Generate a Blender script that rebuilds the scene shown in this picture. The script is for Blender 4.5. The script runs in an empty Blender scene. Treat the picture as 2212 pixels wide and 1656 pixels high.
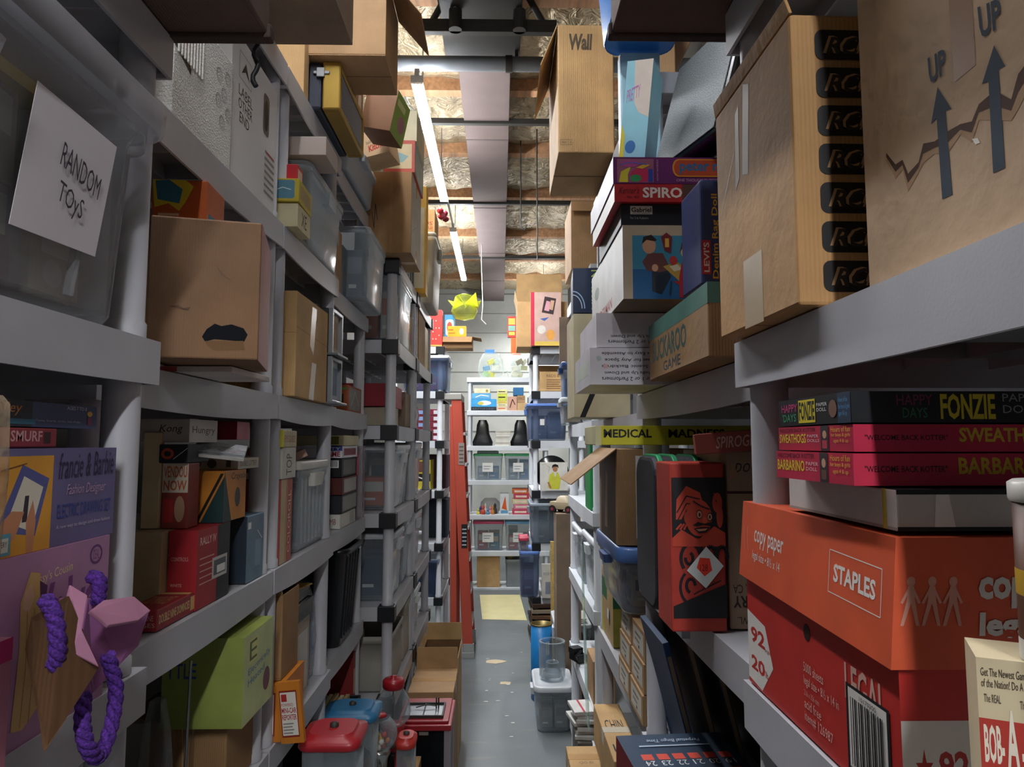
import bpy, bmesh, math, random
from mathutils import Vector, Matrix, Euler
C = bpy.context.scene.collection
S = bpy.context.scene
PI = math.pi
rnd = random.Random(11)

# ------------------------------------------------------------------ camera
F = 1500.0
PITCH = math.atan(127/1500); YAW = -math.atan(26/1500)
H0 = 1.82
CAM = Vector((0, 0, H0))
cd = bpy.data.cameras.new('camera'); cam = bpy.data.objects.new('camera', cd); C.objects.link(cam)
cd.sensor_fit = 'HORIZONTAL'; cd.sensor_width = 36; cd.lens = 36*F/2212
cd.clip_start = 0.02; cd.clip_end = 60
cam.location = CAM; cam.rotation_euler = (PI/2+PITCH, 0, YAW)
S.camera = cam
RM = Euler((PI/2+PITCH, 0, YAW)).to_matrix()

# ------------------------------------------------------------------ world, exposure
wd = bpy.data.worlds.new('world'); S.world = wd; wd.use_nodes = True
wd.node_tree.nodes['Background'].inputs[0].default_value = (0.80, 0.86, 1.0, 1)
wd.node_tree.nodes['Background'].inputs[1].default_value = 0.05
S.view_settings.view_transform = 'Standard'; S.view_settings.look = 'None'
S.view_settings.exposure = 1.0; S.view_settings.gamma = 1.0
S.view_settings.use_curve_mapping = False
TUBES = [(-0.47, 3.75, 5.68, H0+2.02, 1.0), (-0.47, 6.77, 8.87, H0+2.10, 1.0), (-0.47, 0.35, 2.40, H0+2.10, 0.42), (0.25, -2.6, -0.9, H0+1.60, 0.95), (0.62, 9.5, 11.2, H0+1.9, .9)]  # added, unseen: fill behind the viewpoint, then end-wall fill behind the far cartons
TUBE_W = 62.0      # watts of each row light

# ------------------------------------------------------------------ pixel rays used to lay things out at real depths
def ray(px, py): return RM @ Vector(((px-1106)/F, (828-py)/F, -1))
def atX(px, py, X): d = ray(px, py); return CAM + d*(X/d.x)
def atY(px, py, Y): d = ray(px, py); return CAM + d*(Y/d.y)
def atZ(px, py, Z): d = ray(px, py); return CAM + d*((Z-H0)/d.z)

# ------------------------------------------------------------------ materials
_M = {}
def lin(h):
    h = h.lstrip('#'); o = []
    for i in (0, 2, 4):
        c = int(h[i:i+2], 16)/255
        o.append(c/12.92 if c <= .04045 else ((c+.055)/1.055)**2.4)
    return o
def mat(h, rough=.6, kind='plain', metal=0.0):
    key = (h, rough, kind, metal)
    if key in _M: return _M[key]
    m = bpy.data.materials.new(kind+'_'+h.strip('#')); m.use_nodes = True
    nt = m.node_tree; b = nt.nodes['Principled BSDF']; N = nt.nodes.new; L = nt.links.new
    c = lin(h); b.inputs['Roughness'].default_value = rough; b.inputs['Metallic'].default_value = metal
    b.inputs['Base Color'].default_value = (*c, 1)
    tc = N('ShaderNodeTexCoord')
    def noise(scale, detail=3, vec=None, mp=None):
        n = N('ShaderNodeTexNoise'); n.inputs['Scale'].default_value = scale; n.inputs['Detail'].default_value = detail
        src = tc.outputs['Object']
        if mp:
            mm = N('ShaderNodeMapping'); mm.inputs['Scale'].default_value = mp; L(src, mm.inputs[0]); src = mm.outputs[0]
        L(src, n.inputs['Vector']); return n
    def ramp(src, stops):
        r = N('ShaderNodeValToRGB'); e = r.color_ramp.elements
        while len(e) < len(stops): e.new(.5)
        for el, (p, col) in zip(e, stops): el.position = p; el.color = (*col, 1)
        L(src, r.inputs[0]); return r
    def bump(src, s, d=.01):
        bb = N('ShaderNodeBump'); bb.inputs['Strength'].default_value = s; bb.inputs['Distance'].default_value = d
        L(src, bb.inputs['Height']); L(bb.outputs[0], b.inputs['Normal'])
    def vary(a, scale=9, mp=None, lo=.35, hi=.7):
        n = noise(scale, 4, mp=mp)
        r = ramp(n.outputs[0], [(lo, [x*(1-a) for x in c]), (hi, [min(1, x*(1+a*.6)) for x in c])])
        L(r.outputs[0], b.inputs['Base Color']); return n
    if kind == 'card':          # corrugated board, fibres, stains
        n = vary(.20, 6)
        w = N('ShaderNodeTexWave'); w.inputs['Scale'].default_value = 70; w.inputs['Distortion'].default_value = .6
        w.bands_direction = 'DIAGONAL' if False else 'X'
        L(tc.outputs['Object'], w.inputs['Vector'])
        n2 = noise(60, 3)
        mx = N('ShaderNodeMath'); mx.operation = 'MULTIPLY_ADD'; L(w.outputs['Fac'], mx.inputs[0]); mx.inputs[1].default_value = .35; L(n2.outputs[0], mx.inputs[2])
        bump(mx.outputs[0], .22, .004)
    elif kind == 'print':       # printed, slightly worn gloss card
        vary(.12, 14); n2 = noise(25, 3); bump(n2.outputs[0], .10, .004)
        b.inputs['Specular IOR Level'].default_value = .4
    elif kind == 'plain':
        n = vary(.07, 5); n2 = noise(40, 2); bump(n2.outputs[0], .05, .003)
    elif kind == 'shelf':       # moulded grey polyethylene
        n = vary(.10, 4); n2 = noise(300, 2); bump(n2.outputs[0], .10, .001)
    elif kind == 'foil':        # crinkled insulation facing
        n = noise(3.0, 6); n.inputs['Distortion'].default_value = 1.4
        n2 = noise(9.0, 5); n2.inputs['Distortion'].default_value = 2.0
        r = ramp(n.outputs[0], [(.3, [x*.72 for x in c]), (.7, [min(1, x*1.15) for x in c])]); L(r.outputs[0], b.inputs['Base Color'])
        ad = N('ShaderNodeMath'); ad.operation = 'ADD'; L(n.outputs[0], ad.inputs[0]); L(n2.outputs[0], ad.inputs[1])
        bump(ad.outputs[0], .9, .05)
    elif kind == 'wood':
        n = vary(.35, 3, mp=(12, 1.0, 12), lo=.3, hi=.75); bump(n.outputs[0], .15, .004)
    elif kind == 'floor':       # painted concrete, scuffed
        n = noise(1.6, 6); n.inputs['Distortion'].default_value = .6
        r = ramp(n.outputs[0], [(.30, [x*.70 for x in c]), (.52, c), (.78, [min(1, x*1.22) for x in c])])
        v = noise(6, 8, mp=(.5, 3.0, 1)); r2 = ramp(v.outputs[0], [(.60, [0, 0, 0]), (.72, [1, 1, 1])])
        mx = N('ShaderNodeMix'); mx.data_type = 'RGBA'
        fac = N('ShaderNodeMath'); fac.operation = 'MULTIPLY'; L(r2.outputs[0], fac.inputs[0]); fac.inputs[1].default_value = .35
        L(fac.outputs[0], mx.inputs[0]); L(r.outputs[0], mx.inputs[6]); mx.inputs[7].default_value = (.30, .27, .20, 1)
        L(mx.outputs[2], b.inputs['Base Color']); bump(n.outputs[0], .1, .01)
    elif kind == 'fabric':
        n = noise(420, 2); r = ramp(n.outputs[0], [(.35, [x*.45 for x in c]), (.65, [min(1, x*1.5) for x in c])])
        L(r.outputs[0], b.inputs['Base Color']); bump(n.outputs[0], .4, .002)
    elif kind == 'foam':        # expanded polystyrene beads
        v = N('ShaderNodeTexVoronoi'); v.inputs['Scale'].default_value = 260; L(tc.outputs['Object'], v.inputs['Vector'])
        bump(v.outputs['Distance'], .35, .002)
    elif kind in ('clear', 'smoke', 'wrap'):
        nt.nodes.remove(b); out = nt.nodes['Material Output']
        tr = N('ShaderNodeBsdfTransparent'); tr.inputs[0].default_value = (*[min(1, .70+.3*x) for x in c], 1)
        pr = N('ShaderNodeBsdfPrincipled'); pr.inputs['Base Color'].default_value = (*c, 1); pr.inputs['Roughness'].default_value = rough
        fr = N('ShaderNodeLayerWeight'); fr.inputs[0].default_value = .35
        base = {'clear': .085, 'smoke': .28, 'wrap': .07}[kind]
        mr = N('ShaderNodeMapRange'); mr.inputs[3].default_value = base; mr.inputs[4].default_value = .7
        n = noise(7 if kind != 'wrap' else 22, 3); bb = N('ShaderNodeBump'); bb.inputs['Strength'].default_value = .25 if kind != 'wrap' else .9; bb.inputs['Distance'].default_value = .02
        L(n.outputs[0], bb.inputs['Height']); L(bb.outputs[0], pr.inputs['Normal'])
        L(fr.outputs['Facing'], mr.inputs[0])
        mx = N('ShaderNodeMixShader'); L(mr.outputs[0], mx.inputs[0]); L(tr.outputs[0], mx.inputs[1]); L(pr.outputs[0], mx.inputs[2]); L(mx.outputs[0], out.inputs[0])
    elif kind == 'lamp':
        b.inputs['Emission Color'].default_value = (*c, 1); b.inputs['Emission Strength'].default_value = rough; b.inputs['Roughness'].default_value = .5
    _M[key] = m; return m
CARD = mat('#b08b62', .8, 'card'); CARD2 = mat('#9c7850', .8, 'card'); CARD3 = mat('#c39d6a', .8, 'card'); CARDG = mat('#8f7a66', .85, 'card')
INS = mat('#7c5c3c', .9, 'card')
GREY = mat('#b9b9be', .42, 'shelf'); GREYW = mat('#d9dde2', .42, 'shelf'); BLACK = mat('#15171a', .45); WHITE = mat('#e9e8e4', .6)
CLEAR = mat('#d8e0e6', .18, 'clear'); TAPE = mat('#b98f5c', .25); TAPEC = mat('#cfc3ae', .22); PAPER = mat('#ecebe6', .75)
STEEL = mat('#9a9da0', .35, 'plain', .9); DKSTEEL = mat('#3a3834', .55, 'plain', .3)
def P(h): return mat(h, .5, 'print')

# ------------------------------------------------------------------ text meshes
_T = {}
def text_geo(body, bold=0.0, shear=0.0):
    key = (body, bold, shear)
    if key in _T: return _T[key]
    cu = bpy.data.curves.new('t', 'FONT'); cu.body = body; cu.offset = bold; cu.shear = shear; cu.resolution_u = 2
    cu.fill_mode = 'FRONT'
    o = bpy.data.objects.new('t', cu); me = bpy.data.meshes.new_from_object(o)
    vs = [v.co.copy() for v in me.vertices]; fs = [tuple(p.vertices) for p in me.polygons]
    bpy.data.objects.remove(o); bpy.data.curves.remove(cu); bpy.data.meshes.remove(me)
    if vs:
        x0 = min(v.x for v in vs); x1 = max(v.x for v in vs); y0 = min(v.y for v in vs); y1 = max(v.y for v in vs)
        vs = [((v.x-x0)/max(1e-6, x1-x0), (v.y-y0)/max(1e-6, y1-y0)) for v in vs]
    _T[key] = (vs, fs); return _T[key]

# ------------------------------------------------------------------ mesh builder
class MB:
    def __init__(s): s.v = []; s.f = []; s.m = []; s.mats = []; s.sm = []; s.tf = None
    def mi(s, m):
        if m not in s.mats: s.mats.append(m)
        return s.mats.index(m)
    def add(s, vs, fs, m, smooth=False):
        b = len(s.v)
        for p in vs:
            p = Vector(p); s.v.append(s.tf @ p if s.tf else p)
        i = s.mi(m)
        for f in fs: s.f.append([b+k for k in f]); s.m.append(i); s.sm.append(smooth)
    def box(s, x0, y0, z0, x1, y1, z1, m, mt=None):
        V = [(x0,y0,z0),(x1,y0,z0),(x1,y1,z0),(x0,y1,z0),(x0,y0,z1),(x1,y0,z1),(x1,y1,z1),(x0,y1,z1)]
        Fs = {'b':(0,3,2,1),'t':(4,5,6,7),'f':(0,1,5,4),'r':(1,2,6,5),'k':(2,3,7,6),'l':(3,0,4,7)}
        if not mt: s.add(V, list(Fs.values()), m)
        else:
            b = len(s.v)
            for p in V:
                p = Vector(p); s.v.append(s.tf @ p if s.tf else p)
            for k, f in Fs.items(): s.f.append([b+q for q in f]); s.m.append(s.mi(mt.get(k, m))); s.sm.append(False)
    def hexa(s, lo, hi, m):     # lo, hi: 4 points each, counter-clockwise seen from above
        s.add(list(lo)+list(hi), [(3,2,1,0),(4,5,6,7),(0,1,5,4),(1,2,6,5),(2,3,7,6),(3,0,4,7)], m)
    def slab(s, pts, t, m, n=None):    # flat polygon with thickness t along n
        pts = [Vector(p) for p in pts]; n = Vector(n) if n else (pts[1]-pts[0]).cross(pts[2]-pts[0]).normalized()
        k = len(pts); q = [p+n*t for p in pts]
        s.add(pts+q, [tuple(range(k-1,-1,-1)), tuple(range(k,2*k))]+[(i,(i+1)%k,k+(i+1)%k,k+i) for i in range(k)], m)
    def tube(s, path, r, m, n=10, caps=True):
        path = [Vector(p) for p in path]; rs = r if isinstance(r, (list, tuple)) else [r]*len(path)
        V = []; Fc = []; up = None
        for i, p in enumerate(path):
            d = (path[min(i+1, len(path)-1)]-path[max(i-1, 0)]).normalized()
            if up is None: up = Vector((0,0,1)) if abs(d.z) < .9 else Vector((1,0,0))
            a = d.cross(up).normalized(); b = a.cross(d).normalized(); up = b
            for k in range(n): V.append(p+(a*math.cos(2*PI*k/n)+b*math.sin(2*PI*k/n))*rs[i])
        for i in range(len(path)-1):
            for k in range(n): Fc.append((i*n+k, (i+1)*n+k, (i+1)*n+(k+1)%n, i*n+(k+1)%n))
        s.add(V, Fc, m, True)
        if caps: s.add(V[:n], [tuple(range(n))], m); s.add(V[-n:], [tuple(range(n-1,-1,-1))], m)
    def lathe(s, prof, m, n=28, c=(0,0,0), caps=True):
        V = []; Fc = []
        for (r, z) in prof:
            for k in range(n): V.append((c[0]+r*math.cos(2*PI*k/n), c[1]+r*math.sin(2*PI*k/n), c[2]+z))
        for i in range(len(prof)-1):
            for k in range(n): Fc.append((i*n+k, i*n+(k+1)%n, (i+1)*n+(k+1)%n, (i+1)*n+k))
        s.add(V, Fc, m, True)
        if caps and prof[0][0] > 1e-4: s.add(V[:n], [tuple(range(n-1,-1,-1))], m)
        if caps and prof[-1][0] > 1e-4: s.add(V[-n:], [tuple(range(n))], m)
    def loft(s, loops, m, seg=4, c=(0,0), cap0=True, cap1=True, smooth=True):   # rounded rectangles (z, hx, hy, r)
        V = []; Fc = []; n = 4*(seg+1)
        for (z, hx, hy, r) in loops:
            r = min(r, hx*.99, hy*.99)
            for q, (sx, sy) in enumerate(((1,1),(-1,1),(-1,-1),(1,-1))):
                for k in range(seg+1):
                    a = q*PI/2+k*PI/2/seg
                    V.append((c[0]+sx*(hx-r)+r*math.cos(a), c[1]+sy*(hy-r)+r*math.sin(a), z))
        for i in range(len(loops)-1):
            for k in range(n): Fc.append((i*n+k, i*n+(k+1)%n, (i+1)*n+(k+1)%n, (i+1)*n+k))
        s.add(V, Fc, m, smooth)
        if cap0: s.add(V[:n], [tuple(range(n-1,-1,-1))], m)
        if cap1: s.add(V[-n:], [tuple(range(n))], m)
    # --- flat print on a face frame (O, U, V, N)
    def dpoly(s, fr, pts, m, lay=1):
        O, U, V, N = fr; e = N*(.00014*lay)
        s.add([O+U*u+V*v+e for u, v in pts], [tuple(range(len(pts)))], m)
    def dec(s, fr, items):
        for lay, it in enumerate(items, 1):
            k = it[0]; L = 1+lay*.35
            if k == 'r': u0, v0, u1, v1, m = it[1:6]; s.dpoly(fr, [(u0,v0),(u1,v0),(u1,v1),(u0,v1)], m, L)
            elif k == 'p': s.dpoly(fr, it[1], it[2], L)
            elif k == 'e':
                u, v, a, b, m = it[1:6]; s.dpoly(fr, [(u+a*math.cos(2*PI*i/20), v+b*math.sin(2*PI*i/20)) for i in range(20)], m, L)
            elif k == 'R':          # rounded rect
                u0, v0, u1, v1, m = it[1:6]; O, U, V, N = fr; r = it[6] if len(it) > 6 else .3
                h = min((u1-u0)*U.length, (v1-v0)*V.length)*r; ru = h/U.length; rv = h/V.length; pts = []
                for q, (cu, cv) in enumerate(((u1-ru, v1-rv), (u0+ru, v1-rv), (u0+ru, v0+rv), (u1-ru, v0+rv))):
                    for i in range(5):
                        a = q*PI/2+i*PI/8; pts.append((cu+ru*math.cos(a), cv+rv*math.sin(a)))
                s.dpoly(fr, pts, m, L)
            elif k == 'l':          # line strip
                pts, w, m = it[1], it[2], it[3]; O, U, V, N = fr
                for (a, b), (c2, d2) in zip(pts[:-1], pts[1:]):
                    p = Vector((a*U.length, b*V.length)); q = Vector((c2*U.length, d2*V.length)); dd = (q-p)
                    if dd.length < 1e-6: continue
                    dd.normalize(); nn = Vector((-dd.y, dd.x))*w/2
                    qs = [p-nn, q-nn, q+nn, p+nn]; s.dpoly(fr, [(t.x/U.length, t.y/V.length) for t in qs], m, L)
            elif k == 't':          # text fitted to rectangle
                u0, v0, u1, v1, body, m = it[1:7]; op = it[7] if len(it) > 7 else {}
                vs, fs = text_geo(body, op.get('b', .0), op.get('s', 0))
                rot = op.get('rot', 0); out = []; sk = op.get('sk', 0)
                O, U, V, N = fr; e = N*(.00014*L)
                for a, b in vs:
                    if rot == 180: a, b = 1-a, 1-b
                    elif rot == 90: a, b = 1-b, a
                    elif rot == -90: a, b = b, 1-a
                    u = u0+(u1-u0)*a; v = v0+(v1-v0)*b+sk*a
                    out.append(O+U*u+V*v+e)
                s.add(out, fs, m)
    def build(s, name, parent=None, loc=(0,0,0), rot=0.0, bevel=0.0, smooth_angle=False, seg=2):
        me = bpy.data.meshes.new(name); me.from_pydata([tuple(v) for v in s.v], [], s.f)
        for m in s.mats: me.materials.append(m)
        for p, i, sm in zip(me.polygons, s.m, s.sm): p.material_index = i; p.use_smooth = sm
        me.update()
        o = bpy.data.objects.new(name, me); C.objects.link(o)
        if parent: o.parent = parent
        o.location = loc; o.rotation_euler = (0, 0, rot) if not isinstance(rot, (tuple, list)) else rot
        if bevel:
            md = o.modifiers.new('edge', 'BEVEL'); md.width = bevel; md.segments = seg; md.limit_method = 'ANGLE'; md.angle_limit = .7
        return o
def tag(o, label=None, cat=None, group=None, kind=None):
    if label: o['label'] = label
    if cat: o['category'] = cat
    if group: o['group'] = group
    if kind: o['kind'] = kind
    return o
def empty(name, label, cat, loc=(0,0,0), rot=0.0, group=None):
    o = bpy.data.objects.new(name, None); C.objects.link(o); o.location = loc; o.empty_display_size = .05
    o.rotation_euler = (0, 0, rot) if not isinstance(rot, (tuple, list)) else rot
    return tag(o, label, cat, group)

# ------------------------------------------------------------------ measured boxes: near corner edge, far edge and inner edge
class Dim: pass
def dim(spec, z=None, X=None, Y=None, D=None, W=None, hgt=None):
    """spec = (inner x, corner x, far x, top y, base y) in the photo's frame; returns a box in metres"""
    xa, xc, xe, yt, yb = spec; d = Dim()
    if z is not None: z = z+H0          # base heights are given relative to the eye height
    if z is not None and X is not None and Y is not None: p = Vector((X, Y, z))
    elif z is not None and X is not None:      # known base height and lateral face position: depth from the corner column
        p = atX(xc, (yt+yb)/2, X); p = Vector((X, p.y, z))
    elif z is not None and Y is not None: p = atY(xc, yb, Y); p.z = z
    elif Y is not None: p = atY(xc, yb, Y)
    elif z is not None: p = atZ(xc, yb, z)
    else: p = atX(xc, yb, X)
    d.side = (-1 if xa < xc else 1) if xa != xc else (-1 if xc < 1080 else 1)
    d.cx, d.y0, d.z0 = p.x, p.y, p.z
    d.z1 = atY(xc, yt, p.y).z if hgt is None else d.z0+hgt
    d.H = max(.004, d.z1-d.z0); d.t = d.z0+d.H-H0
    d.W = abs(atY(xa, (yt+yb)/2, p.y).x-atY(xc, (yt+yb)/2, p.y).x) if W is None else W
    if D is not None: d.D = D
    else: d.D = abs(atX(xe, (yt+yb)/2, p.x).y-p.y)
    d.W = max(.01, d.W); d.D = max(.01, d.D)
    # local frame: the near aisle corner is at (side=-1: +W/2, side=+1: -W/2, -D/2)
    d.loc = None
    return d
def place(d, rot):
    c = Vector((d.W/2 if d.side < 0 else -d.W/2, -d.D/2, 0)); r = Matrix.Rotation(rot, 3, 'Z') @ c
    return Vector((d.cx-r.x, d.y0-r.y, d.z0))
def frames(W, D, Hh, side, z0=0.0):
    x, y = W/2, D/2
    fr = {'front': (Vector((-x,-y,z0)), Vector((W,0,0)), Vector((0,0,Hh)), Vector((0,-1,0))),
          'top': (Vector((-x,-y,z0+Hh)), Vector((W,0,0)), Vector((0,D,0)), Vector((0,0,1))),
          'bottom': (Vector((-x,y,z0)), Vector((W,0,0)), Vector((0,-D,0)), Vector((0,0,-1))),
          'side': (Vector((x,-y,z0)), Vector((0,D,0)), Vector((0,0,Hh)), Vector((1,0,0))) if side < 0 else
                  (Vector((-x,y,z0)), Vector((0,-D,0)), Vector((0,0,Hh)), Vector((-1,0,0)))}
    return fr

def gbox(name, label, cat, spec, m, z=None, X=None, Y=None, D=None, W=None, hgt=None, rot=0, group=None,
         front=(), side=(), top=(), bottom=(), mt=None, bevel=.0015, lid=None, tilt=None):
    """a printed box: one mesh, or body and lid when lid=(height, material) is given"""
    d = dim(spec, z, X, Y, D, W, hgt); r = math.radians(rot); loc = place(d, r)
    ml = None
    if mt:
        ml = dict(mt)
        if 'side' in ml: ml['r' if d.side < 0 else 'l'] = ml['side']
    rr = (math.radians(tilt[0]), math.radians(tilt[1]), r) if tilt else r
    fr = frames(d.W, d.D, d.H, d.side)
    if lid:
        t = empty(name, label, cat, loc, rr, group); lh, lm = lid; lh = min(lh, d.H*.9)
        b = MB(); b.box(-d.W/2+.002, -d.D/2+.002, 0, d.W/2-.002, d.D/2-.002, d.H-.003, m, ml)
        fb = frames(d.W-.004, d.D-.004, d.H, d.side)
        b.build('body', t, bevel=bevel)
        l = MB(); l.box(-d.W/2, -d.D/2, d.H-lh, d.W/2, d.D/2, d.H, lm)
        for k, its in (('front', front), ('side', side), ('top', top)): l.dec(fr[k], its)
        l.build('lid', t, bevel=bevel); d.obj = t
        return d
    b = MB(); b.box(-d.W/2, -d.D/2, 0, d.W/2, d.D/2, d.H, m, ml)
    for k, its in (('front', front), ('side', side), ('top', top), ('bottom', bottom)): b.dec(fr[k], its)
    d.obj = tag(b.build(name, None, loc, rr, bevel), label, cat, group)
    return d

def carton(name, label, cat, spec, m=None, z=None, X=None, Y=None, D=None, W=None, hgt=None, rot=0, group=None,
           front=(), side=(), top=(), bottom=(), tape=True, flaps=(), open_top=False, bevel=.003, tilt=None, tape_m=None):
    """corrugated carton; flaps = list of (edge, angle from vertical in degrees, length) for an opened top"""
    m = m or CARD; d = dim(spec, z, X, Y, D, W, hgt); r = math.radians(rot); loc = place(d, r)
    rr = (math.radians(tilt[0]), math.radians(tilt[1]), r) if tilt else r
    w, q, h = d.W/2, d.D/2, d.H; t = .004; fr = frames(d.W, d.D, h, d.side)
    multi = bool(flaps) or tape
    root = empty(name, label, cat, loc, rr, group) if multi else None
    b = MB()
    if open_top:
        b.box(-w, -q, 0, w, q, t, m)
        b.box(-w, -q, t, w, -q+t, h, m, {'k': INS}); b.box(-w, q-t, t, w, q, h, m, {'f': INS})
        b.box(-w, -q+t, t, -w+t, q-t, h, m, {'r': INS}); b.box(w-t, -q+t, t, w, q-t, h, m, {'l': INS})
    else: b.box(-w, -q, 0, w, q, h, m)
    for k, its in (('front', front), ('side', side), ('bottom', bottom)): b.dec(fr[k], its)
    if not open_top: b.dec(fr['top'], top); b.dec(fr['top'], [('r', 0, .497, 1, .503, INS)])
    b.dec(fr['bottom'], [('r', 0, .49, 1, .51, INS)])
    bo = b.build('body' if multi else name, root, (0,0,0) if multi else loc, 0 if multi else rr, bevel)
    if not multi: tag(bo, label, cat, group)
    if tape:
        tm = tape_m or TAPE; tw = .024; ln = min(.06, h*.3)
        for top_ in (True, False):
            if top_ and open_top or not top_ and d.z0 < H0-.1: continue
            b = MB(); za, zb_, s_ = (h, h-ln, 1) if top_ else (0, ln, -1)
            b.box(-w-.0008, -tw, min(za, za+s_*.0008), w+.0008, tw, max(za, za+s_*.0008), tm)
            for sx in (-1, 1):
                x = sx*(w+.0004); b.box(x-.0004, -tw, min(za, zb_), x+.0004, tw, max(za, zb_), tm)
            b.build('packing_tape', bo)
    for (e, ang, ln) in flaps:
        b = MB(); a = math.radians(ang); s_, c_ = math.sin(a)*ln, math.cos(a)*ln
        if e == 'f': pts = [(-w,-q,h),(w,-q,h),(w*.97,-q-s_,h+c_),(-w*.97,-q-s_,h+c_)]; n = (0, c_, s_)
        if e == 'k': pts = [(-w,q,h),(w,q,h),(w*.97,q+s_,h+c_),(-w*.97,q+s_,h+c_)]; n = (0, -c_, s_)
        if e == 'l': pts = [(-w,-q,h),(-w,q,h),(-w-s_,q*.97,h+c_),(-w-s_,-q*.97,h+c_)]; n = (c_, 0, s_)
        if e == 'r': pts = [(w,-q,h),(w,q,h),(w+s_,q*.97,h+c_),(w+s_,-q*.97,h+c_)]; n = (-c_, 0, s_)
        b.slab(pts, .0035, m, Vector(n).normalized()); b.build('flap', root, bevel=.0008)
    d.obj = root or bo
    return d

def tote(name, label, cat, spec, body=None, lidm=None, z=None, X=None, Y=None, D=None, W=None, hgt=None, rot=0, group=None,
         taper=.88, ribs=0, handles=True, fill=None, lidh=.022, decf=(), decs=(), rad=.03, fgroup=None):
    """plastic storage box: tapered body with rim, optional ribs, lid with grooved rim and clips, things packed inside"""
    body = body or CLEAR; d = dim(spec, z, X, Y, D, W, hgt); r = math.radians(rot); loc = place(d, r)
    w, q, h = d.W/2, d.D/2, d.H; root = empty(name, label, cat, loc, r, group)
    w0, q0 = w*taper, q*taper; t = .0025; hb = h-(lidh*.6 if lidm else 0)
    b = MB(); R = min(rad, w*.4, q*.4)
    e = .94
    b.loft([(.006, w0*.55, q0*.55, R*.5), (.004, w0*.9, q0*.9, R*.9), (0, w0*.96, q0*.96, R), (.010, w0, q0, R), (hb*.5, (w0+w*e)/2, (q0+q*e)/2, R), (hb*.86, w*e, q*e, R),
            (hb*.865, w*.97, q*.97, R), (hb, w*.985, q*.985, R), (hb, w*.955, q*.955, R*.9), (hb*.86, w*e-t, q*e-t, R*.9), (.014, w0-t, q0-t, R*.9)], body, 5, cap0=True, cap1=True)
    if ribs:
        for i in range(ribs):
            u = -1+2*(i+.5)/ribs
            for sx in (-1, 1):
                for sy in (0,):
                    b.hexa([(sx*(w0), u*q0*.85-.004, .02), (sx*(w0+.004), u*q0*.85-.003, .02), (sx*(w0+.004), u*q0*.85+.003, .02), (sx*w0, u*q0*.85+.004, .02)][::sx],
                           [(sx*w*e, u*q*.85-.004, hb*.85), (sx*(w*e+.004), u*q*.85-.003, hb*.85), (sx*(w*e+.004), u*q*.85+.003, hb*.85), (sx*w*e, u*q*.85+.004, hb*.85)][::sx], body)
    fo = frames(w0*2, q0*2, hb*.86, d.side)
    # print planes follow the tapered walls
    dx = (w*e-w0); dy = (q*e-q0)
    O, U, V, N = fo['front']; ff = (O-Vector((0,.001,0)), U, V+Vector((0,-dy,0)), N)
    O, U, V, N = fo['side']; sg = 1 if d.side < 0 else -1; fs = (O+Vector((sg*.001,0,0)), U, V+Vector((sg*dx,0,0)), N)
    b.dec(ff, decf); b.dec(fs, decs)
    body_o = b.build('body', root); lid_o = None
    if lidm:
        b = MB(); z0 = hb-.012
        b.loft([(z0, w*.995, q*.995, R), (z0+.004, w, q, R), (h-.006, w, q, R), (h, w*.975, q*.975, R*.9), (h, w*.90, q*.90, R*.8), (h-.006, w*.88, q*.88, R*.8), (h-.006, w*.5, q*.5, R*.5)], lidm, 5, cap0=True, cap1=True)
        lid_o = b.build('lid', root)
    if handles:
        for sx in (-1, 1):
            b = MB(); b.loft([(hb*.74, .012, min(.05, q*.4), .006), (hb*.90, .016, min(.055, q*.45), .008)], lidm or body, 3, c=(sx*(w*.985), 0)); b.build('handle', lid_o or body_o)
    d.root = root; d.obj = root
    # things inside the box
    if fill:
        n, cols, nm, lb, ct = fill
        M3 = Matrix.Rotation(r, 3, 'Z'); rr = random.Random(hash_s(label)); k = 0
        nx = max(1, int(round((n)**.5*(w/q)**.5))); ny = max(1, int(math.ceil(n/nx)))
        for i in range(nx):
            for j in range(ny):
                if k >= n: break
                cw = 2*w0*.84/nx; cq = 2*q0*.84/ny; hh = hb*rr.uniform(.45, .80)
                cx = -w0*.84+cw*(i+.5); cy = -q0*.84+cq*(j+.5); m = cols[k % len(cols)]
                bb = MB(); ww, dd = cw*rr.uniform(.40, .47), cq*rr.uniform(.40, .47)
                c2 = cols[(k+1) % len(cols)]
                bb.box(-ww, -dd, 0, ww, dd, hh, P(m)); f2 = frames(2*ww, 2*dd, hh, d.side)
                bb.dec(f2['front'], [('r', .1, .5, .9, .85, P(c2)), ('r', .15, .2, .6, .28, WHITE)]); bb.dec(f2['side'], [('r', .1, .15, .8, .5, P(c2)), ('e', .5, .7, .25, .15, P(m))])
                pl = M3 @ Vector((cx, cy, .016)) + loc
                tag(bb.build(nm, None, pl, r, .003), lb, ct, (fgroup or lb)); k += 1
    return d
def hash_s(s):
    h = 7
    for ch in s: h = (h*31+ord(ch)) % 1000003
    return h
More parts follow.
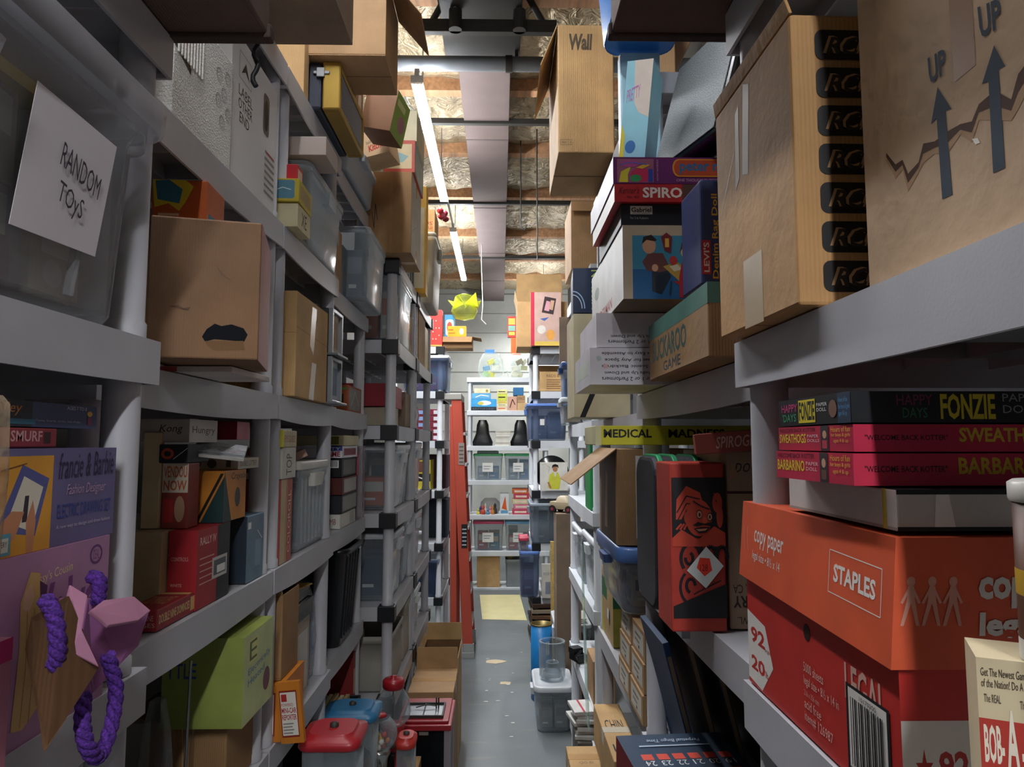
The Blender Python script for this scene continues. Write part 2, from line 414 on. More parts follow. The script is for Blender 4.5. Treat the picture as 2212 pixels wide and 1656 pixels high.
# ------------------------------------------------------------------ lamps of the place, plus unseen fill lamps added
def lamp_row(i, x, y0, y1, z, k):
    t = empty('fluorescent_lamp', LAMP_LABELS[i], 'ceiling lamp', (x, (y0+y1)/2, z))
    h = (y1-y0)/2
    b = MB(); b.box(-.014, -h, .012, .014, h, .075, WHITE); b.build('housing', t, bevel=.004)
    for sx in (-1, 1):
        b = MB(); b.tube([(sx*.020, -h+.02, 0), (sx*.020, h-.02, 0)], .013, mat('#f2f7ff', round(54*k, 2), 'lamp'), 10); b.build('tube', t)
    for sy in (-1, 1):
        b = MB(); b.box(-.034, sy*h-.010, -.014, .034, sy*h+.010, .03, WHITE); b.build('end_cap', t, bevel=.003)
    ld = bpy.data.lights.new('lamp_light', 'AREA'); ld.shape = 'RECTANGLE'; ld.size = .09; ld.size_y = 2*h; ld.energy = TUBE_W*k*.5; ld.color = (.97, .985, 1.0)
    lo = bpy.data.objects.new('lamp_light', ld); C.objects.link(lo); lo.location = (0, 0, -.018); lo.parent = t
    for sy in (-.7, .7):
        b = MB(); b.tube([(0, sy*h, .08), (0, sy*h, H0+2.62-z)], .004, STEEL, 6); b.build('hanger', t)
LAMP_LABELS = ['long bright fluorescent lamp above the middle of the aisle, nearer of the two in view', 'smaller looking fluorescent lamp hanging towards the far end of the aisle',
               'fluorescent lamp overhead nearest the start of the aisle', 'unseen fluorescent lamp added behind the viewpoint to fill the left shelves', 'unseen fluorescent lamp added behind the far right cartons to brighten the end wall']
for i, a in enumerate(TUBES): lamp_row(i, *a)
b = MB(); b.tube([(-.47, 5.70, H0+2.15), (-.47, 6.75, H0+2.15)], .009, STEEL, 8)
tag(b.build('electrical_conduit'), 'thin metal conduit joining the two lit lamps', 'conduit')

# ------------------------------------------------------------------ shell
ZC = H0+2.66; XW0, XW1, YW0, YW1 = -1.25, 1.15, -3.2, 11.6
WALLM = mat('#4a4640', .85); FLOORM = mat('#6f7577', .42, 'floor')
def struct(b, name, **k): return tag(b.build(name, **k), kind='structure')
b = MB(); b.box(XW0, YW0, -.05, XW1, YW1, 0, FLOORM); struct(b, 'floor')
b = MB(); b.box(XW0-.05, YW0, 0, XW0, YW1, ZC, WALLM); struct(b, 'wall_left')
b = MB(); b.box(XW1, YW0, 0, XW1+.05, YW1, ZC, WALLM); struct(b, 'wall_right')
b = MB(); b.box(XW0, YW0-.05, 0, XW1, YW0, ZC, WALLM); struct(b, 'wall_near')
b = MB(); b.box(XW0, YW1, 0, XW1, YW1+.05, ZC, mat('#b5b6ae', .7))
for k in range(9): b.box(XW0, YW1-.012, 2.0+k*.33, XW1, YW1, 2.012+k*.33, mat('#8b8c86', .7))
struct(b, 'wall_far')
# insulation bays sagging between purlins, seams across
FOIL = mat('#b8a686', .36, 'foil', .40); b = MB()
purl = [-.4, .75, 1.9, 3.0, 3.75, 4.79, 5.86, 6.95, 8.3, 9.4, 10.5]
nx, ny = 24, 240
V = []; Fc = []
rr = random.Random(5); ph = [rr.uniform(0, 6.28) for _ in range(12)]
for j in range(ny+1):
    y = YW0+(YW1-YW0)*j/ny
    lo = max([p for p in purl if p <= y], default=YW0); hi = min([p for p in purl if p > y], default=YW1); t = (y-lo)/max(.01, hi-lo)
    for i in range(nx+1):
        x = XW0+(XW1-XW0)*i/nx; u = (x-XW0)/.6 % 1
        z = ZC-.05-.09*max(0,4*t*(1-t))**.6*(.6+.4*max(0,4*u*(1-u))**.5)+.012*math.sin(17*x+ph[0]+5*y)+.010*math.sin(31*y+9*x+ph[1])
        V.append((x, y, z))
for j in range(ny):
    for i in range(nx): a = j*(nx+1)+i; Fc.append((a, a+nx+1, a+nx+2, a+1))
b.add(V, Fc, FOIL, True); b.box(XW0, YW0, ZC, XW1, YW1, ZC+.05, WALLM); struct(b, 'ceiling')
for k, y in enumerate(purl[3:]):
    b = MB(); b.box(XW0, y-.045, ZC-.17, XW1, y+.045, ZC-.03, mat('#b98a62', .7, 'wood')); struct(b, 'trim_%d' % (k+1))
# dark steel cross bars under the purlins
for k, y in enumerate((5.0, 6.75, 8.8)):
    b = MB(); b.box(XW0, y-.02, ZC-.30, XW1, y+.02, ZC-.26, DKSTEEL)
    struct(b, 'trim_%d' % (k+20))
# the big beam above the aisle with its dark steel saddle and pipe
BEAM = mat('#6e5f5a', .8, 'plain')
b = MB(); b.box(-.27, 3.95, H0+2.38, .065, YW1-.01, H0+2.60, BEAM)
for y in (5.3, 6.9, 8.6, 10.1): b.box(-.272, y, H0+2.375, .067, y+.025, H0+2.605, mat('#5c504b', .7))
struct(b, 'trim_30', bevel=.004)
b = MB(); b.box(-.29, 2.2, H0+2.33, .075, 4.0, H0+2.64, DKSTEEL); b.box(-.33, 2.2, H0+2.30, .115, 4.0, H0+2.33, DKSTEEL)
struct(b, 'trim_31', bevel=.003)
root = empty('steel_brace', 'dark steel angle brace with diagonal struts on both sides of the ceiling beam', 'brace', (-.1, 3.55, H0+2.20))
b = MB(); b.box(-.34, -.02, -.02, .40, .02, .02, DKSTEEL); b.box(-.34, -.02, .02, .40, -.014, .05, DKSTEEL); b.build('cross_angle', root, bevel=.002)
for s_ in (-1, 1):
    b = MB(); b.tube([(s_*.32+.03, 0, .0), (s_*.14+.03, 0, .34)], .018, DKSTEEL, 6); b.build('strut', root)
for s_ in (-1, 1): b = MB(); b.tube([(s_*.17+.03, -.03, -.02), (s_*.17+.03, -.03, .09)], .035, DKSTEEL, 12); b.build('clamp', root)
root = empty('sprinkler_pipe', 'thick dark grey pipe crossing under the ceiling beam', 'pipe', (0, 3.92, H0+2.22))
b = MB(); b.tube([(XW0+.01, 0, 0), (XW1-.01, 0, 0)], .043, mat('#74777a', .5, 'plain', .2), 18); b.build('pipe', root)
b = MB(); b.tube([(.03, 0, 0), (.07, 0, 0)], .049, DKSTEEL, 18); b.build('coupling', root)
b = MB(); b.box(.085, -.012, .03, .105, .012, .14, DKSTEEL); b.build('hanger_bracket', root)
# drop wires and hooks
for k, (px, py0, py1, Y) in enumerate(((1160, 380, 560, 5.4), (1125, 430, 490, 5.6))):
    p0 = atY(px, py0, Y); p1 = atY(px, py1, Y); b = MB()
    pts = [(p0.x, Y, min(ZC-.1, p0.z+.5)), tuple(p0)] + [(p0.x-.004*math.sin(t*3), Y, p0.z+(p1.z-p0.z)*t/6) for t in range(1, 7)]
    if k: pts += [(p1.x+.03, Y, p1.z-.03), (p1.x+.05, Y, p1.z+.02)]
    b.tube(pts, .006, DKSTEEL, 6)
    tag(b.build('hanging_strap'), ['straight dark strap hanging from the ceiling right of the beam', 'hooked dark strap hanging left of the straight one'][k], 'strap')
p = atY(1040, 560, 8.2); q = atY(1043, 660, 8.2); b = MB(); b.tube([(p.x, p.y, ZC-.1), tuple(p), tuple(q), tuple(atY(1040, 690, 8.2)), tuple(atY(1050, 700, 8.2))], .006, mat('#c9c6bb', .6), 6)
tag(b.build('ceiling_cord'), 'pale cord with hook hanging in front of the far wall', 'cord')

# ------------------------------------------------------------------ shelving
def unit(label, xf, side, y0, y1, depth, levels, m=None, brackets=False, th=.06, pr=.0235, floor_z=0.0, arch=.010, brm=None, top=None, posts='all'):
    """a moulded plastic shelving unit: each shelf and each post a part"""
    m = m or GREY; L = y1-y0-.006; t = empty('shelving_unit', label, 'shelving', (xf+side*depth/2, (y0+y1)/2, floor_z))
    hx, hy = depth/2, L/2; zt = top if top else max(levels)
    for lv in levels:
        b = MB(); z = lv-floor_z; n = 10; w = .005
        b.box(-hx, -hy, z-.006, hx, hy, z, m)
        for k in range(n):         # long lips with a slight arch in the lower edge
            a0 = k/n; a1 = (k+1)/n; ya, yb2 = -hy+L*a0, -hy+L*a1
            za, zb = z-th-arch*4*a0*(1-a0), z-th-arch*4*a1*(1-a1)
            for sx in (-1, 1):
                xo, xi = sx*hx, sx*(hx-w)
                x_lo, x_hi = min(xo, xi), max(xo, xi)
                b.hexa([(x_lo,ya,za),(x_hi,ya,za),(x_hi,yb2,zb),(x_lo,yb2,zb)], [(x_lo,ya,z-.006),(x_hi,ya,z-.006),(x_hi,yb2,z-.006),(x_lo,yb2,z-.006)], m)
        for sy in (-1, 1): b.box(-hx+w, min(sy*hy, sy*(hy-w)), z-th, hx-w, max(sy*hy, sy*(hy-w)), z-.006, m)
        for k in range(1, 6): y = -hy+L*k/6; b.box(-hx+w, y-.0015, z-.035, hx-w, y+.0015, z-.006, m)
        for k in range(1, 4): x = -hx+depth*k/4; b.box(x-.0015, -hy+w, z-.035, x+.0015, hy-w, z-.006, m)
        b.build('shelf', t)
    for sx in (-1, 1):
        for sy in (-1, 1):
            x, y = sx*(hx-pr-.008), sy*(hy-pr-.012); b = MB(); zz = [0]+sorted(l-floor_z for l in levels)
            for a, c in zip(zz[:-1], zz[1:]):
                c2 = c-.006
                if c2-a > .02: b.lathe([(pr*1.12, a+.001), (pr*1.12, a+.02), (pr, a+.024), (pr, c2-.06), (pr*1.0, c2)], m, 20, (x, y, 0))
            post_o = b.build('post', t)
            if brackets and sx == -side:
                for lv in levels:
                    b = MB(); z = lv-floor_z; bm = brm or BLACK
                    b.box(x-pr-.014, y-pr-.016 if sy < 0 else y-pr, z-th-.004, x+pr+.014, y+pr if sy < 0 else y+pr+.016, z+.003, bm); b.build('corner_bracket', post_o, bevel=.003)
    return t
def lv(*r): return [H0+a for a in r]
NEARL = lv(-1.62, -1.18, -.74, -.30, .139, .58)
MIDL = lv(-1.635, -1.197, -.757, -.32, .12, .565, 1.0)
unit('nearest grey plastic shelving unit on the left, holding the clear bin with the handwritten note', -.473, -1, .20, .972, .46, NEARL, arch=.004)
unit('grey plastic shelving unit second on the left, with the dented brown carton', -.565, -1, .977, 1.78, .46, MIDL)
unit('grey plastic shelving unit third on the left, with the taped tall carton', -.565, -1, 1.785, 2.41, .46, MIDL)
unit('grey plastic shelving unit fourth on the left, with the black rubbish bin', -.585, -1, 2.415, 3.07, .46, MIDL[:5]+lv(.545, 1.0))
L5 = lv(-1.5, -1.1, -.715, -.314, .074, .459, .83)
unit('grey shelving unit with black corner brackets, fifth on the left', -.463, -1, 3.10, 3.87, .46, L5, brackets=True)
unit('grey shelving unit with black corner brackets, sixth on the left', -.463, -1, 3.88, 4.72, .46, L5, brackets=True)
FARZ = lv(-1.76, -1.31, -.86, -.415, .012, .44, .83)
unit('grey shelving unit standing behind the red ladder', -.49, -1, 6.0, 6.9, .46, FARZ, m=GREYW, brackets=True)
NEARR = lv(-1.63, -1.19, -.747, -.307, .133, .60)
unit('nearest grey plastic shelving unit on the right, with the red copy paper carton', .317, 1, .15, .93, .46, NEARR, arch=.003)
unit('grey plastic shelving unit second on the right, with the game boxes', .355, 1, .955, 1.80, .46, lv(-1.63, -1.18, -.72, -.315, .12), arch=.006)
unit('grey plastic shelving unit third on the right, above the green box', .40, 1, 1.83, 2.90, .46, lv(-1.63, -1.18, -.745, .085, 1.02))
unit('pale grey plastic shelving unit fourth on the right, with white lidded bins', .42, 1, 3.17, 4.30, .46, lv(-1.63, -1.19, -.755, -.32, .10, .48, .83), m=GREYW)
unit('far right shelving unit with dark end rails, with the record sleeve', .28, 1, 6.0, 6.9, .46, FARZ, m=GREYW, brackets=True)
FZ = [H0+a for a in (-1.795, -1.35, -.90, -.475, -.045, .40, .82)]
# ================================================================== far shelf across the end of the aisle
t = empty('shelving_unit', 'pale shelving unit standing crosswise at the far end of the aisle', 'shelving', (.10, 9.0, 0))
hw, hd = .52, .22
for lvz in FZ:
    b = MB(); b.box(-hw, -hd, lvz-.006, hw, hd, lvz, GREYW); b.box(-hw, -hd, lvz-.06, hw, -hd+.006, lvz-.006, GREYW); b.box(-hw, hd-.006, lvz-.06, hw, hd, lvz-.006, GREYW)
    b.box(-hw, -hd+.006, lvz-.06, -hw+.006, hd-.006, lvz-.006, GREYW); b.box(hw-.006, -hd+.006, lvz-.06, hw, hd-.006, lvz-.006, GREYW); b.build('shelf', t, bevel=.003)
for sx in (-1, 1):
    for sy in (-1, 1):
        b = MB(); b.lathe([(.024, .0), (.024, FZ[-1]-.007)], GREYW, 16, (sx*(hw-.035), sy*(hd-.035), 0)); b.build('post', t)
FR = [z-H0 for z in FZ]
def fx(name, label, cat, spec, m, lev, Y=8.80, D=.22, **k):
    if spec[0] > 1080: spec = (spec[2], spec[1], spec[0], spec[3])
    return gbox(name, label, cat, (spec[0], spec[2], spec[2], spec[1], spec[3]), P(m) if isinstance(m, str) else m, z=lev, Y=Y, D=D, **k)
# spec here: (x left, y top, x right, y base)
W_ = WHITE
carton('carton', 'taped tan carton on the lowest shelf at the end of the aisle', 'box', (1030, 1080, 1080, 1196, 1262), CARD3, z=FR[0]+.002, Y=8.82, D=.3)
tote('storage_bin', 'grey open bin beside the taped carton on the lowest far shelf', 'storage bin', (1134, 1091, 1091, 1208, 1262), mat('#8f9498', .45), None, z=FR[0]+.002, Y=8.82, D=.3, handles=False)
b = MB(); b.lathe([(.001, -.07), (.035, -.06), (.062, -.03), (.07, 0), (.062, .03), (.035, .06), (.001, .07)], P('#d8cf7a'), 18); p = atY(1102, 1196, 8.93)
tag(b.build('toy_ball', None, (p.x, p.y, p.z)), 'pale yellow ball lying in the grey open bin', 'ball')
for i, (x0, x1, lc, lb) in enumerate(((1021, 1089, '#d6456e', 'clear bin with a pink lid and paper label on the far shelf'), (1090, 1150, '#6aa6cf', 'clear bin with a light blue lid, right of the pink lidded far bin'))):
    tote('storage_bin', lb, 'storage bin', (x0, x1, x1, 1126, 1184) if i == 0 else (x1, x0, x0, 1126, 1184), CLEAR, mat(lc, .4), z=FR[1]+.002, Y=8.82, D=.34, lidh=.03, handles=False,
         decf=[('r', .28, .35, .68, .75, PAPER), ('r', .33, .6, .6, .63, P('#7b8796')), ('r', .33, .5, .55, .53, P('#7b8796'))],
         fill=(4, ['#b04a4a', '#d8d0c0', '#3f7f8a', '#d9b8a0'], 'toy_packet', 'small colourful packet inside the %s lidded bin' % ['pink', 'light blue'][i], 'packet'))
for i, (x0, x1) in enumerate(((1022, 1087), (1089, 1152))):
    tote('storage_bin', ['clear bin with green lid and folded towel on top, far shelf', 'clear bin with green lid and paper label, far shelf, right one'][i], 'storage bin', (x0, x1, x1, 980, 1036) if i == 0 else (x1, x0, x0, 980, 1036), CLEAR, mat('#2f9a5a', .4), z=FR[3]+.002, Y=8.82, D=.34, lidh=.025, handles=False,
         decf=[('r', .28, .38, .68, .8, PAPER), ('r', .33, .62, .6, .65, P('#7b8796')), ('r', .33, .5, .55, .53, P('#7b8796'))],
         fill=(3, ['#9aa8b4', '#cfd4d8', '#6d8fb0'], 'toy_packet', 'pale packet inside the %s green lidded bin' % ['left', 'right'][i], 'packet'))
b = MB(); b.loft([(0, .13, .09, .03), (.015, .14, .10, .03), (.03, .135, .095, .03), (.045, .12, .08, .03)], mat('#cfe6da', .9), 4); p = atY(1054, 981, 8.95)
tag(b.build('towel', None, (p.x, 8.97, FZ[3]+.33)), 'folded pale towel on a green bin lid', 'towel')
# assorted toys, level 2
cols = ['#d7c84a', '#2f4f8f', '#c84a3a', '#e7e2da', '#5a8fb0', '#e09ab0', '#d98a3a', '#3a3a3a']
for i in range(8):
    px = 1033+i*5.2; b = MB(); r0 = .022+.005*(i % 3); m = P(cols[i % 8]); hh = .06+.02*(i % 4)
    b.lathe([(r0*.8, 0), (r0, .01), (r0*.9, hh*.5), (r0*.45, hh*.62), (r0*.6, hh*.75), (r0*.6, hh*.95), (.001, hh+.02)], m, 14); p = atY(px, 1108, 8.82+.065*(i % 2))
    tag(b.build('toy_figure', None, (p.x, p.y, FZ[2])), 'small toy figure in the jumble on the far shelf', 'toy', 'toy figures on the far shelf')
b = MB(); b.loft([(0, .10, .07, .04), (.06, .13, .08, .05), (.14, .12, .07, .05), (.19, .07, .04, .03)], mat('#b9b4b8', .25, 'smoke'), 5); p = atY(1059, 1080, 8.98)
tag(b.build('toy_bag', None, (p.x, 9.0, FZ[2])), 'clear bag stuffed with toys on the far shelf', 'bag')
fx('toy_box', 'narrow orange and pale blue toy box standing among the far toys', 'box', (1080, 1066, 1099, 1108), '#dfe4e6', FR[2], front=[('p', [(.2,.3),(.8,.2),(.6,.9)], P('#e0602f')), ('r', .1, .05, .9, .2, P('#6aa6cf'))])
for i in range(5):
    c = ['#c8405a', '#e07a9a', '#d8d0a0', '#c8405a', '#d86a3a'][i]
    fx('paperback', 'flat pink or orange box in the pile on the far shelf', 'box', (1107+i % 2*3, 1095-i*11, 1150, 1106-i*11), c, FR[2]+i*.064, hgt=.062, front=[('r', .1, .3, .7, .7, P('#f0d8c8'))], group='flat boxes piled on the far shelf')
# level 4: two plain black moulded cases and a stack of paper
for i, (x0, x1) in enumerate(((1021, 1064), (1103, 1146))):
    p = atY((x0+x1)/2, 957, 8.9); b = MB(); k = mat('#14171a', .25)
    b.loft([(0, .125, .07, .05), (.05, .13, .075, .05), (.12, .10, .06, .04), (.16, .085, .06, .04), (.27, .075, .055, .04), (.33, .05, .04, .03)], k, 5)
    tag(b.build('moulded_case', None, (p.x, 8.93, FZ[4])), ['glossy black moulded case on the far shelf, left of the paper stack', 'glossy black moulded case on the far shelf, right of the paper stack'][i], 'case')
for i in range(8):
    fx('comic_book', 'thin comic lying in the stack between the black cases', 'book', (1071+(i*3) % 4, 0, 1100+(i*5) % 4, 0), ['#d8d5ca', '#bdb7aa', '#e3e0d8'][i % 3], FR[4]+i*.024, D=.2, hgt=.022, group='comics between the black cases')
# level 5: games
def far5(label, s, m, z, h, fr=()): return fx('board_game', label, 'board game', s, m, z, hgt=h, front=fr)
far5('thin black game box with dark lettering at the bottom of the far left pile', (1020, 0, 1074, 0), '#23262b', FR[5], .045, [('t', .1, .2, .9, .8, 'BATTLE LINE', P('#59606b'))])
far5('sky blue game box with a pale cloud print on the far shelf', (1020, 0, 1074, 0), '#3f9fd6', FR[5]+.047, .10, [('e', .55, .5, .25, .3, P('#e6eef0')), ('e', .4, .45, .12, .2, P('#d8c85a'))])
far5('blue game box with white wave on the far shelf, above the sky blue one', (1023, 0, 1062, 0), '#5ea8d8', FR[5]+.149, .07, [('l', [(.2,.3),(.5,.7),(.9,.5)], .012, W_)])
far5('cream box on top of the far left game pile', (1028, 0, 1061, 0), '#e2d9b8', FR[5]+.221, .06, [('e', .8, .5, .08, .3, P('#a8904a'))])
for i in range(5):
    far5(['tan box with a red oval at the bottom of the far middle pile', 'cream flat box in the far middle pile', 'yellow flat box in the far middle pile', 'lime box with black print in the far middle pile', 'pale yellow box with a black band topping the far middle pile'][i],
         (1076, 0, 1096, 0), ['#dcc9a8', '#e8dfb0', '#e3cf6a', '#c9cf4a', '#e2dc9a'][i], FR[5]+[0, .056, .092, .128, .214][i], [.054, .034, .034, .084, .054][i], [('r', .1, .4, .8, .6, P(['#d8583a', '#5a5648', '#b89a3a', '#3a3a2a', '#1f1f1f'][i]))])
far5('pinkish brown box standing at the right of the far game shelf', (1098, 0, 1116, 0), '#cfa088', FR[5]+.0, .18, [('l', [(.2,.2),(.5,.8),(.8,.4)], .012, P('#4a2a22'))])
far5('low tan box under the far books', (1117, 0, 1146, 0), '#c9a878', FR[5], .10)
far5('tan box with dark lettering in the far right pile', (1117, 0, 1133, 0), '#b58f66', FR[5]+.102, .09, [('t', .1, .4, .9, .8, 'SPACE', P('#3a2a1a'))])
fx('storage_box', 'blue angled box on top of the far shelf pile', 'box', (1109, 816, 1131, 835), '#2f6f9f', FR[5]+.195, hgt=.10)
# top level: clear bags with packets
for i, (x0, x1) in enumerate(((1033, 1088), (1098, 1146))):
    p = atY((x0+x1)/2, 815, 8.95); b = MB(); b.loft([(0, .13, .09, .04), (.10, .17, .10, .05), (.24, .15, .09, .05), (.33, .10, .06, .04)], mat('#e3ece8', .15, 'wrap'), 5)
    tag(b.build('clear_bag', None, (p.x, 8.98, FZ[6])), ['clear bag full of green and yellow packets on top of the far shelf', 'clear bag full of cream packets on top of the far shelf, right one'][i], 'bag')
    for j in range(6):
        b = MB(); b.box(-.045, -.01, -.03, .045, .01, .03, P([['#9fc08a', '#d8d04a', '#e8e6d8', '#6fa0c8', '#d8d04a', '#cfe0d8'], ['#e0dcc4', '#cfc9a8', '#b8b48a', '#e8e6d8', '#8a7a5a', '#dedac0']][i][j]))
        o = b.build('packet', None, (p.x-.06+.06*(j % 3), 8.96+.05*(j % 2), FZ[6]+.06+.10*(j//2)*.8), (.2, .5-.25*j, .3)); tag(o, ['green or yellow packet inside the left clear bag on the far shelf', 'cream packet inside the right clear bag on the far shelf'][i], 'packet', ['packets in the left clear bag', 'packets in the right clear bag'][i])
b = MB(); b.box(-.06, -.02, 0, .06, .02, .05, mat('#2f6fd0', .4)); p = atY(1058, 765, 8.95); tag(b.build('bag_clip', None, (p.x, 8.98, FZ[6]+.33)), 'blue clip closing the left clear bag', 'clip')
# paper sheet on the floor before the far shelf
b = MB(); b.slab([(-.18, 7.35, .001), (.28, 7.3, .001), (.24, 8.5, .001), (-.24, 8.5, .001)], .0012, mat('#d9cf9a', .7)); tag(b.build('paper_sheet'), 'large pale yellow paper sheet lying on the floor at the far end', 'paper')
for i, (px, py, s_) in enumerate(((1070, 1428, .17), (1092, 1475, .11))):
    p = atZ(px, py, .001); b = MB(); rr = random.Random(i); b.slab([(p.x+s_*.5*math.cos(a)*rr.uniform(.6, 1.3), p.y+s_*.35*math.sin(a)*rr.uniform(.6, 1.2), .001) for a in [k*PI/4 for k in range(8)]], .001, mat('#c9b898', .8))
    tag(b.build('floor_scrap'), ['torn tan paper scrap stuck to the middle of the aisle floor', 'smaller pale paper scrap on the floor beside the white lidded bin'][i], 'paper scrap')

# ================================================================== red stepladder folded against the left unit
RED = mat('#c2503c', .5); t = empty('stepladder', 'folded orange red stepladder leaning at the left of the aisle', 'ladder', (0, 6.05, 0))
pb, pt = Vector((-.285, 0, .0)), Vector((-.385, 0, 2.20))
def rail(dx, y, w, dpt, m, nm, z0=0, z1=1.0, lab=None):
    b = MB(); a = pb+(pt-pb)*z0+Vector((dx*(1-.35*z0), y, 0)); c = pb+(pt-pb)*z1+Vector((dx*(1-.75*z1), y, 0))
    b.hexa([(a.x-w/2, y, a.z), (a.x+w/2, y, a.z), (a.x+w/2, y+dpt, a.z), (a.x-w/2, y+dpt, a.z)], [(c.x-w/2, y, c.z), (c.x+w/2, y, c.z), (c.x+w/2, y+dpt, c.z), (c.x-w/2, y+dpt, c.z)], m)
    o = b.build(nm, t, bevel=.004)
    return o
for y, sc in ((0, 1), (.46, 1)):
    rail(.02, y, .088, .03, RED, 'front_rail', .02); rail(-.105, y+.01, .055, .03, RED, 'rear_rail', .04, .97)
    b = MB(); c = pb+Vector((.02, y, 0)); b.box(c.x-.05, y-.006, 0, c.x+.05, y+.036, .05, mat('#a8aaa8', .4)); b.box(c.x-.045, y-.002, .05, c.x+.047, y+.033, .12, mat('#a8aaa8', .4)); b.build('foot', t, bevel=.003)
for k in range(1, 8):
    f = k*.123; c = pb+(pt-pb)*f; b = MB(); b.box(c.x+.01, .03, c.z-.012, c.x+.068, .46, c.z+.012, mat('#b9bbb8', .4)); b.build('step', t, bevel=.002)
b = MB(); b.box(pt.x-.10, -.01, pt.z-.01, pt.x+.05, .50, pt.z+.045, mat('#a7a59c', .5)); b.build('top_cap', t, bevel=.006)
for z, h, m1, m2 in ((1.72, .19, '#9a9088', '#5a5048'), (1.02, .20, '#1f2226', '#c9d0d8')):
    f = z/2.33; c = pb+(pt-pb)*f; b = MB(); b.box(c.x+.0, -.003, z-h/2, c.x+.05, -.001, z+h/2, P(m1))
    for j in range(5): b.box(c.x+.006, -.004, z-h/2+.02+j*.033, c.x+.043, -.003, z-h/2+.03+j*.033, P(m2))
    b.build('warning_sticker', t)

# ================================================================== far units left and right of the aisle end
def pk(name, label, cat, spec, m, z, **k): return gbox(name, label, cat, spec, P(m) if isinstance(m, str) else m, z=z, **k)
BLUEB = mat('#7f93b8', .25, 'smoke'); GRB = mat('#9fb0bf', .25, 'smoke')
# left far unit (behind the ladder): bins per level
tote('storage_bin', 'clear bin with white lid and pink contents, behind the ladder top', 'storage bin', (905, 978, 988, 762, 842), BLUEB, mat('#e3e6ea', .4), z=.442, X=-.44, Y=5.98, D=.5, W=.42, hgt=.31, fill=(4, ['#c8406a', '#22252b', '#c8406a', '#3a3f4a'], 'toy_packet', 'pink or black packet inside the bin behind the ladder top', 'packet'))
FL = [z-H0 for z in FARZ]
for i in range(5):
    pk('card_pack', 'red and blue boxed card pack in the stack behind the ladder', 'box', (930, 957, 966, 0, 0), '#7f2436', FL[4]+.002+i*.055, Y=6.03, D=.3, W=.20, hgt=.052, front=[('r', .1, .2, .35, .8, P('#8fa9d8')), ('r', .75, .2, .95, .8, P('#d8d8e0'))], group='card packs behind the ladder')
pk('toy_box', 'yellow and black box on the unit behind the ladder', 'box', (925, 940, 960, 0, 0), '#c8b83a', FL[3]+.002, Y=6.05, D=.3, W=.18, hgt=.26, front=[('r', 0, .3, 1, .55, P('#23231f')), ('t', .1, .32, .9, .52, 'N', W_), ('r', .3, .6, .9, .95, P('#7a4a3a'))])
for i, (zz, hh, c) in enumerate(((FL[2], .34, '#1f2c3a'), (FL[3], .30, '#4a2a3a'))):
    pk('storage_box', ['dark blue box deep on the unit behind the ladder', 'dark maroon box on the unit behind the ladder'][i], 'box', (960, 975, 985, 0, 0), c, zz+.002, Y=6.40, D=.3, W=.22, hgt=hh)
tote('storage_bin', 'blue tinted lidless bin low behind the ladder', 'storage bin', (905, 976, 985, 0, 0), mat('#5f7398', .3, 'smoke'), None, z=FL[1]+.002, X=-.50, Y=6.0, D=.5, W=.4, hgt=.32, handles=False, fill=(3, ['#4a3a8a', '#5a6a98', '#39425a'], 'toy_packet', 'purple or blue packet inside the low bin behind the ladder', 'packet'))
# things on top of it
pk('popcorn_box', 'red and yellow speckled tall box on the top left of the far aisle', 'box', (937, 961, 970, 0, 0), '#d23a32', FL[6]+.002, Y=6.0, D=.10, W=.155, hgt=.32,
   front=[('r', 0, 0, 1, .04, P('#e0a84a')), ('r', 0, 0, .05, 1, P('#e0a84a')), ('p', [(.1,.6),(.35,.5),(.5,.7),(.25,.82)], P('#3a6fc0'))]+[('e', .15+.17*(k % 5), .1+.1*(k//2) % .9, .028, .018, P('#f0d8c0')) for k in range(14)])
pk('book', 'blue book with a red apple shape standing beside the speckled red box', 'book', (962, 987, 990, 0, 0), '#2f86c0', FL[6]+.105, Y=6.20, D=.04, W=.09, hgt=.21, front=[('R', .12, .1, .9, .8, P('#eae6dc')), ('e', .5, .45, .28, .25, P('#c8462f'))])
pk('photo_paper_box', 'orange yellow box with a pale round mark on the far left top', 'box', (970, 1011, 1014, 0, 0), '#f0a818', FL[6]+.105, Y=6.12, D=.07, W=.165, hgt=.095, front=[('e', .75, .5, .12, .3, P('#f4d8c8')), ('r', .05, .3, .4, .36, P('#b02a1a')), ('r', .05, .6, .3, .68, P('#b02a1a'))])
carton('carton', 'open brown carton below the orange box, far left top', 'box', (968, 1020, 1026, 730, 762), CARD2, z=FL[6]+.002, Y=6.11, D=.22, W=.36, hgt=.10, tape=False, flaps=[('r', 100, .08), ('f', 150, .06)], open_top=True)
b = MB(); rr = random.Random(3); n = 10
V = [(0, 0, .09)]
b.lathe([(.01, -.10), (.09, -.08), (.12, -.02), (.10, .05), (.05, .08), (.08, .12), (.03, .14)], mat('#e2ee3a', .3, 'wrap'), 14)
for k in range(6): b.slab([(.02*math.cos(k), .02*math.sin(k), .05), (.15*math.cos(k*1.1), .12*math.sin(k*1.1), .08+.03*(k % 3)), (.13*math.cos(k*1.1+.5), .1*math.sin(k*1.1+.5), .02*(k % 2))], .002, mat('#dfe93c', .4))
p = atY(1003, 668, 6.2); tag(b.build('plastic_bag', None, (p.x, p.y, p.z)), 'bright yellow plastic bag on top of the far left stack', 'bag')
b = MB(); b.lathe([(.055, 0), (.062, .02), (.062, .18), (.05, .21), (.001, .22)], mat('#8ac060', .35), 20); p = atY(952, 651, 6.2)
tag(b.build('plastic_jar', None, (-.66, 6.22, FARZ[6]+.002)), 'green round canister behind the speckled red box', 'jar')

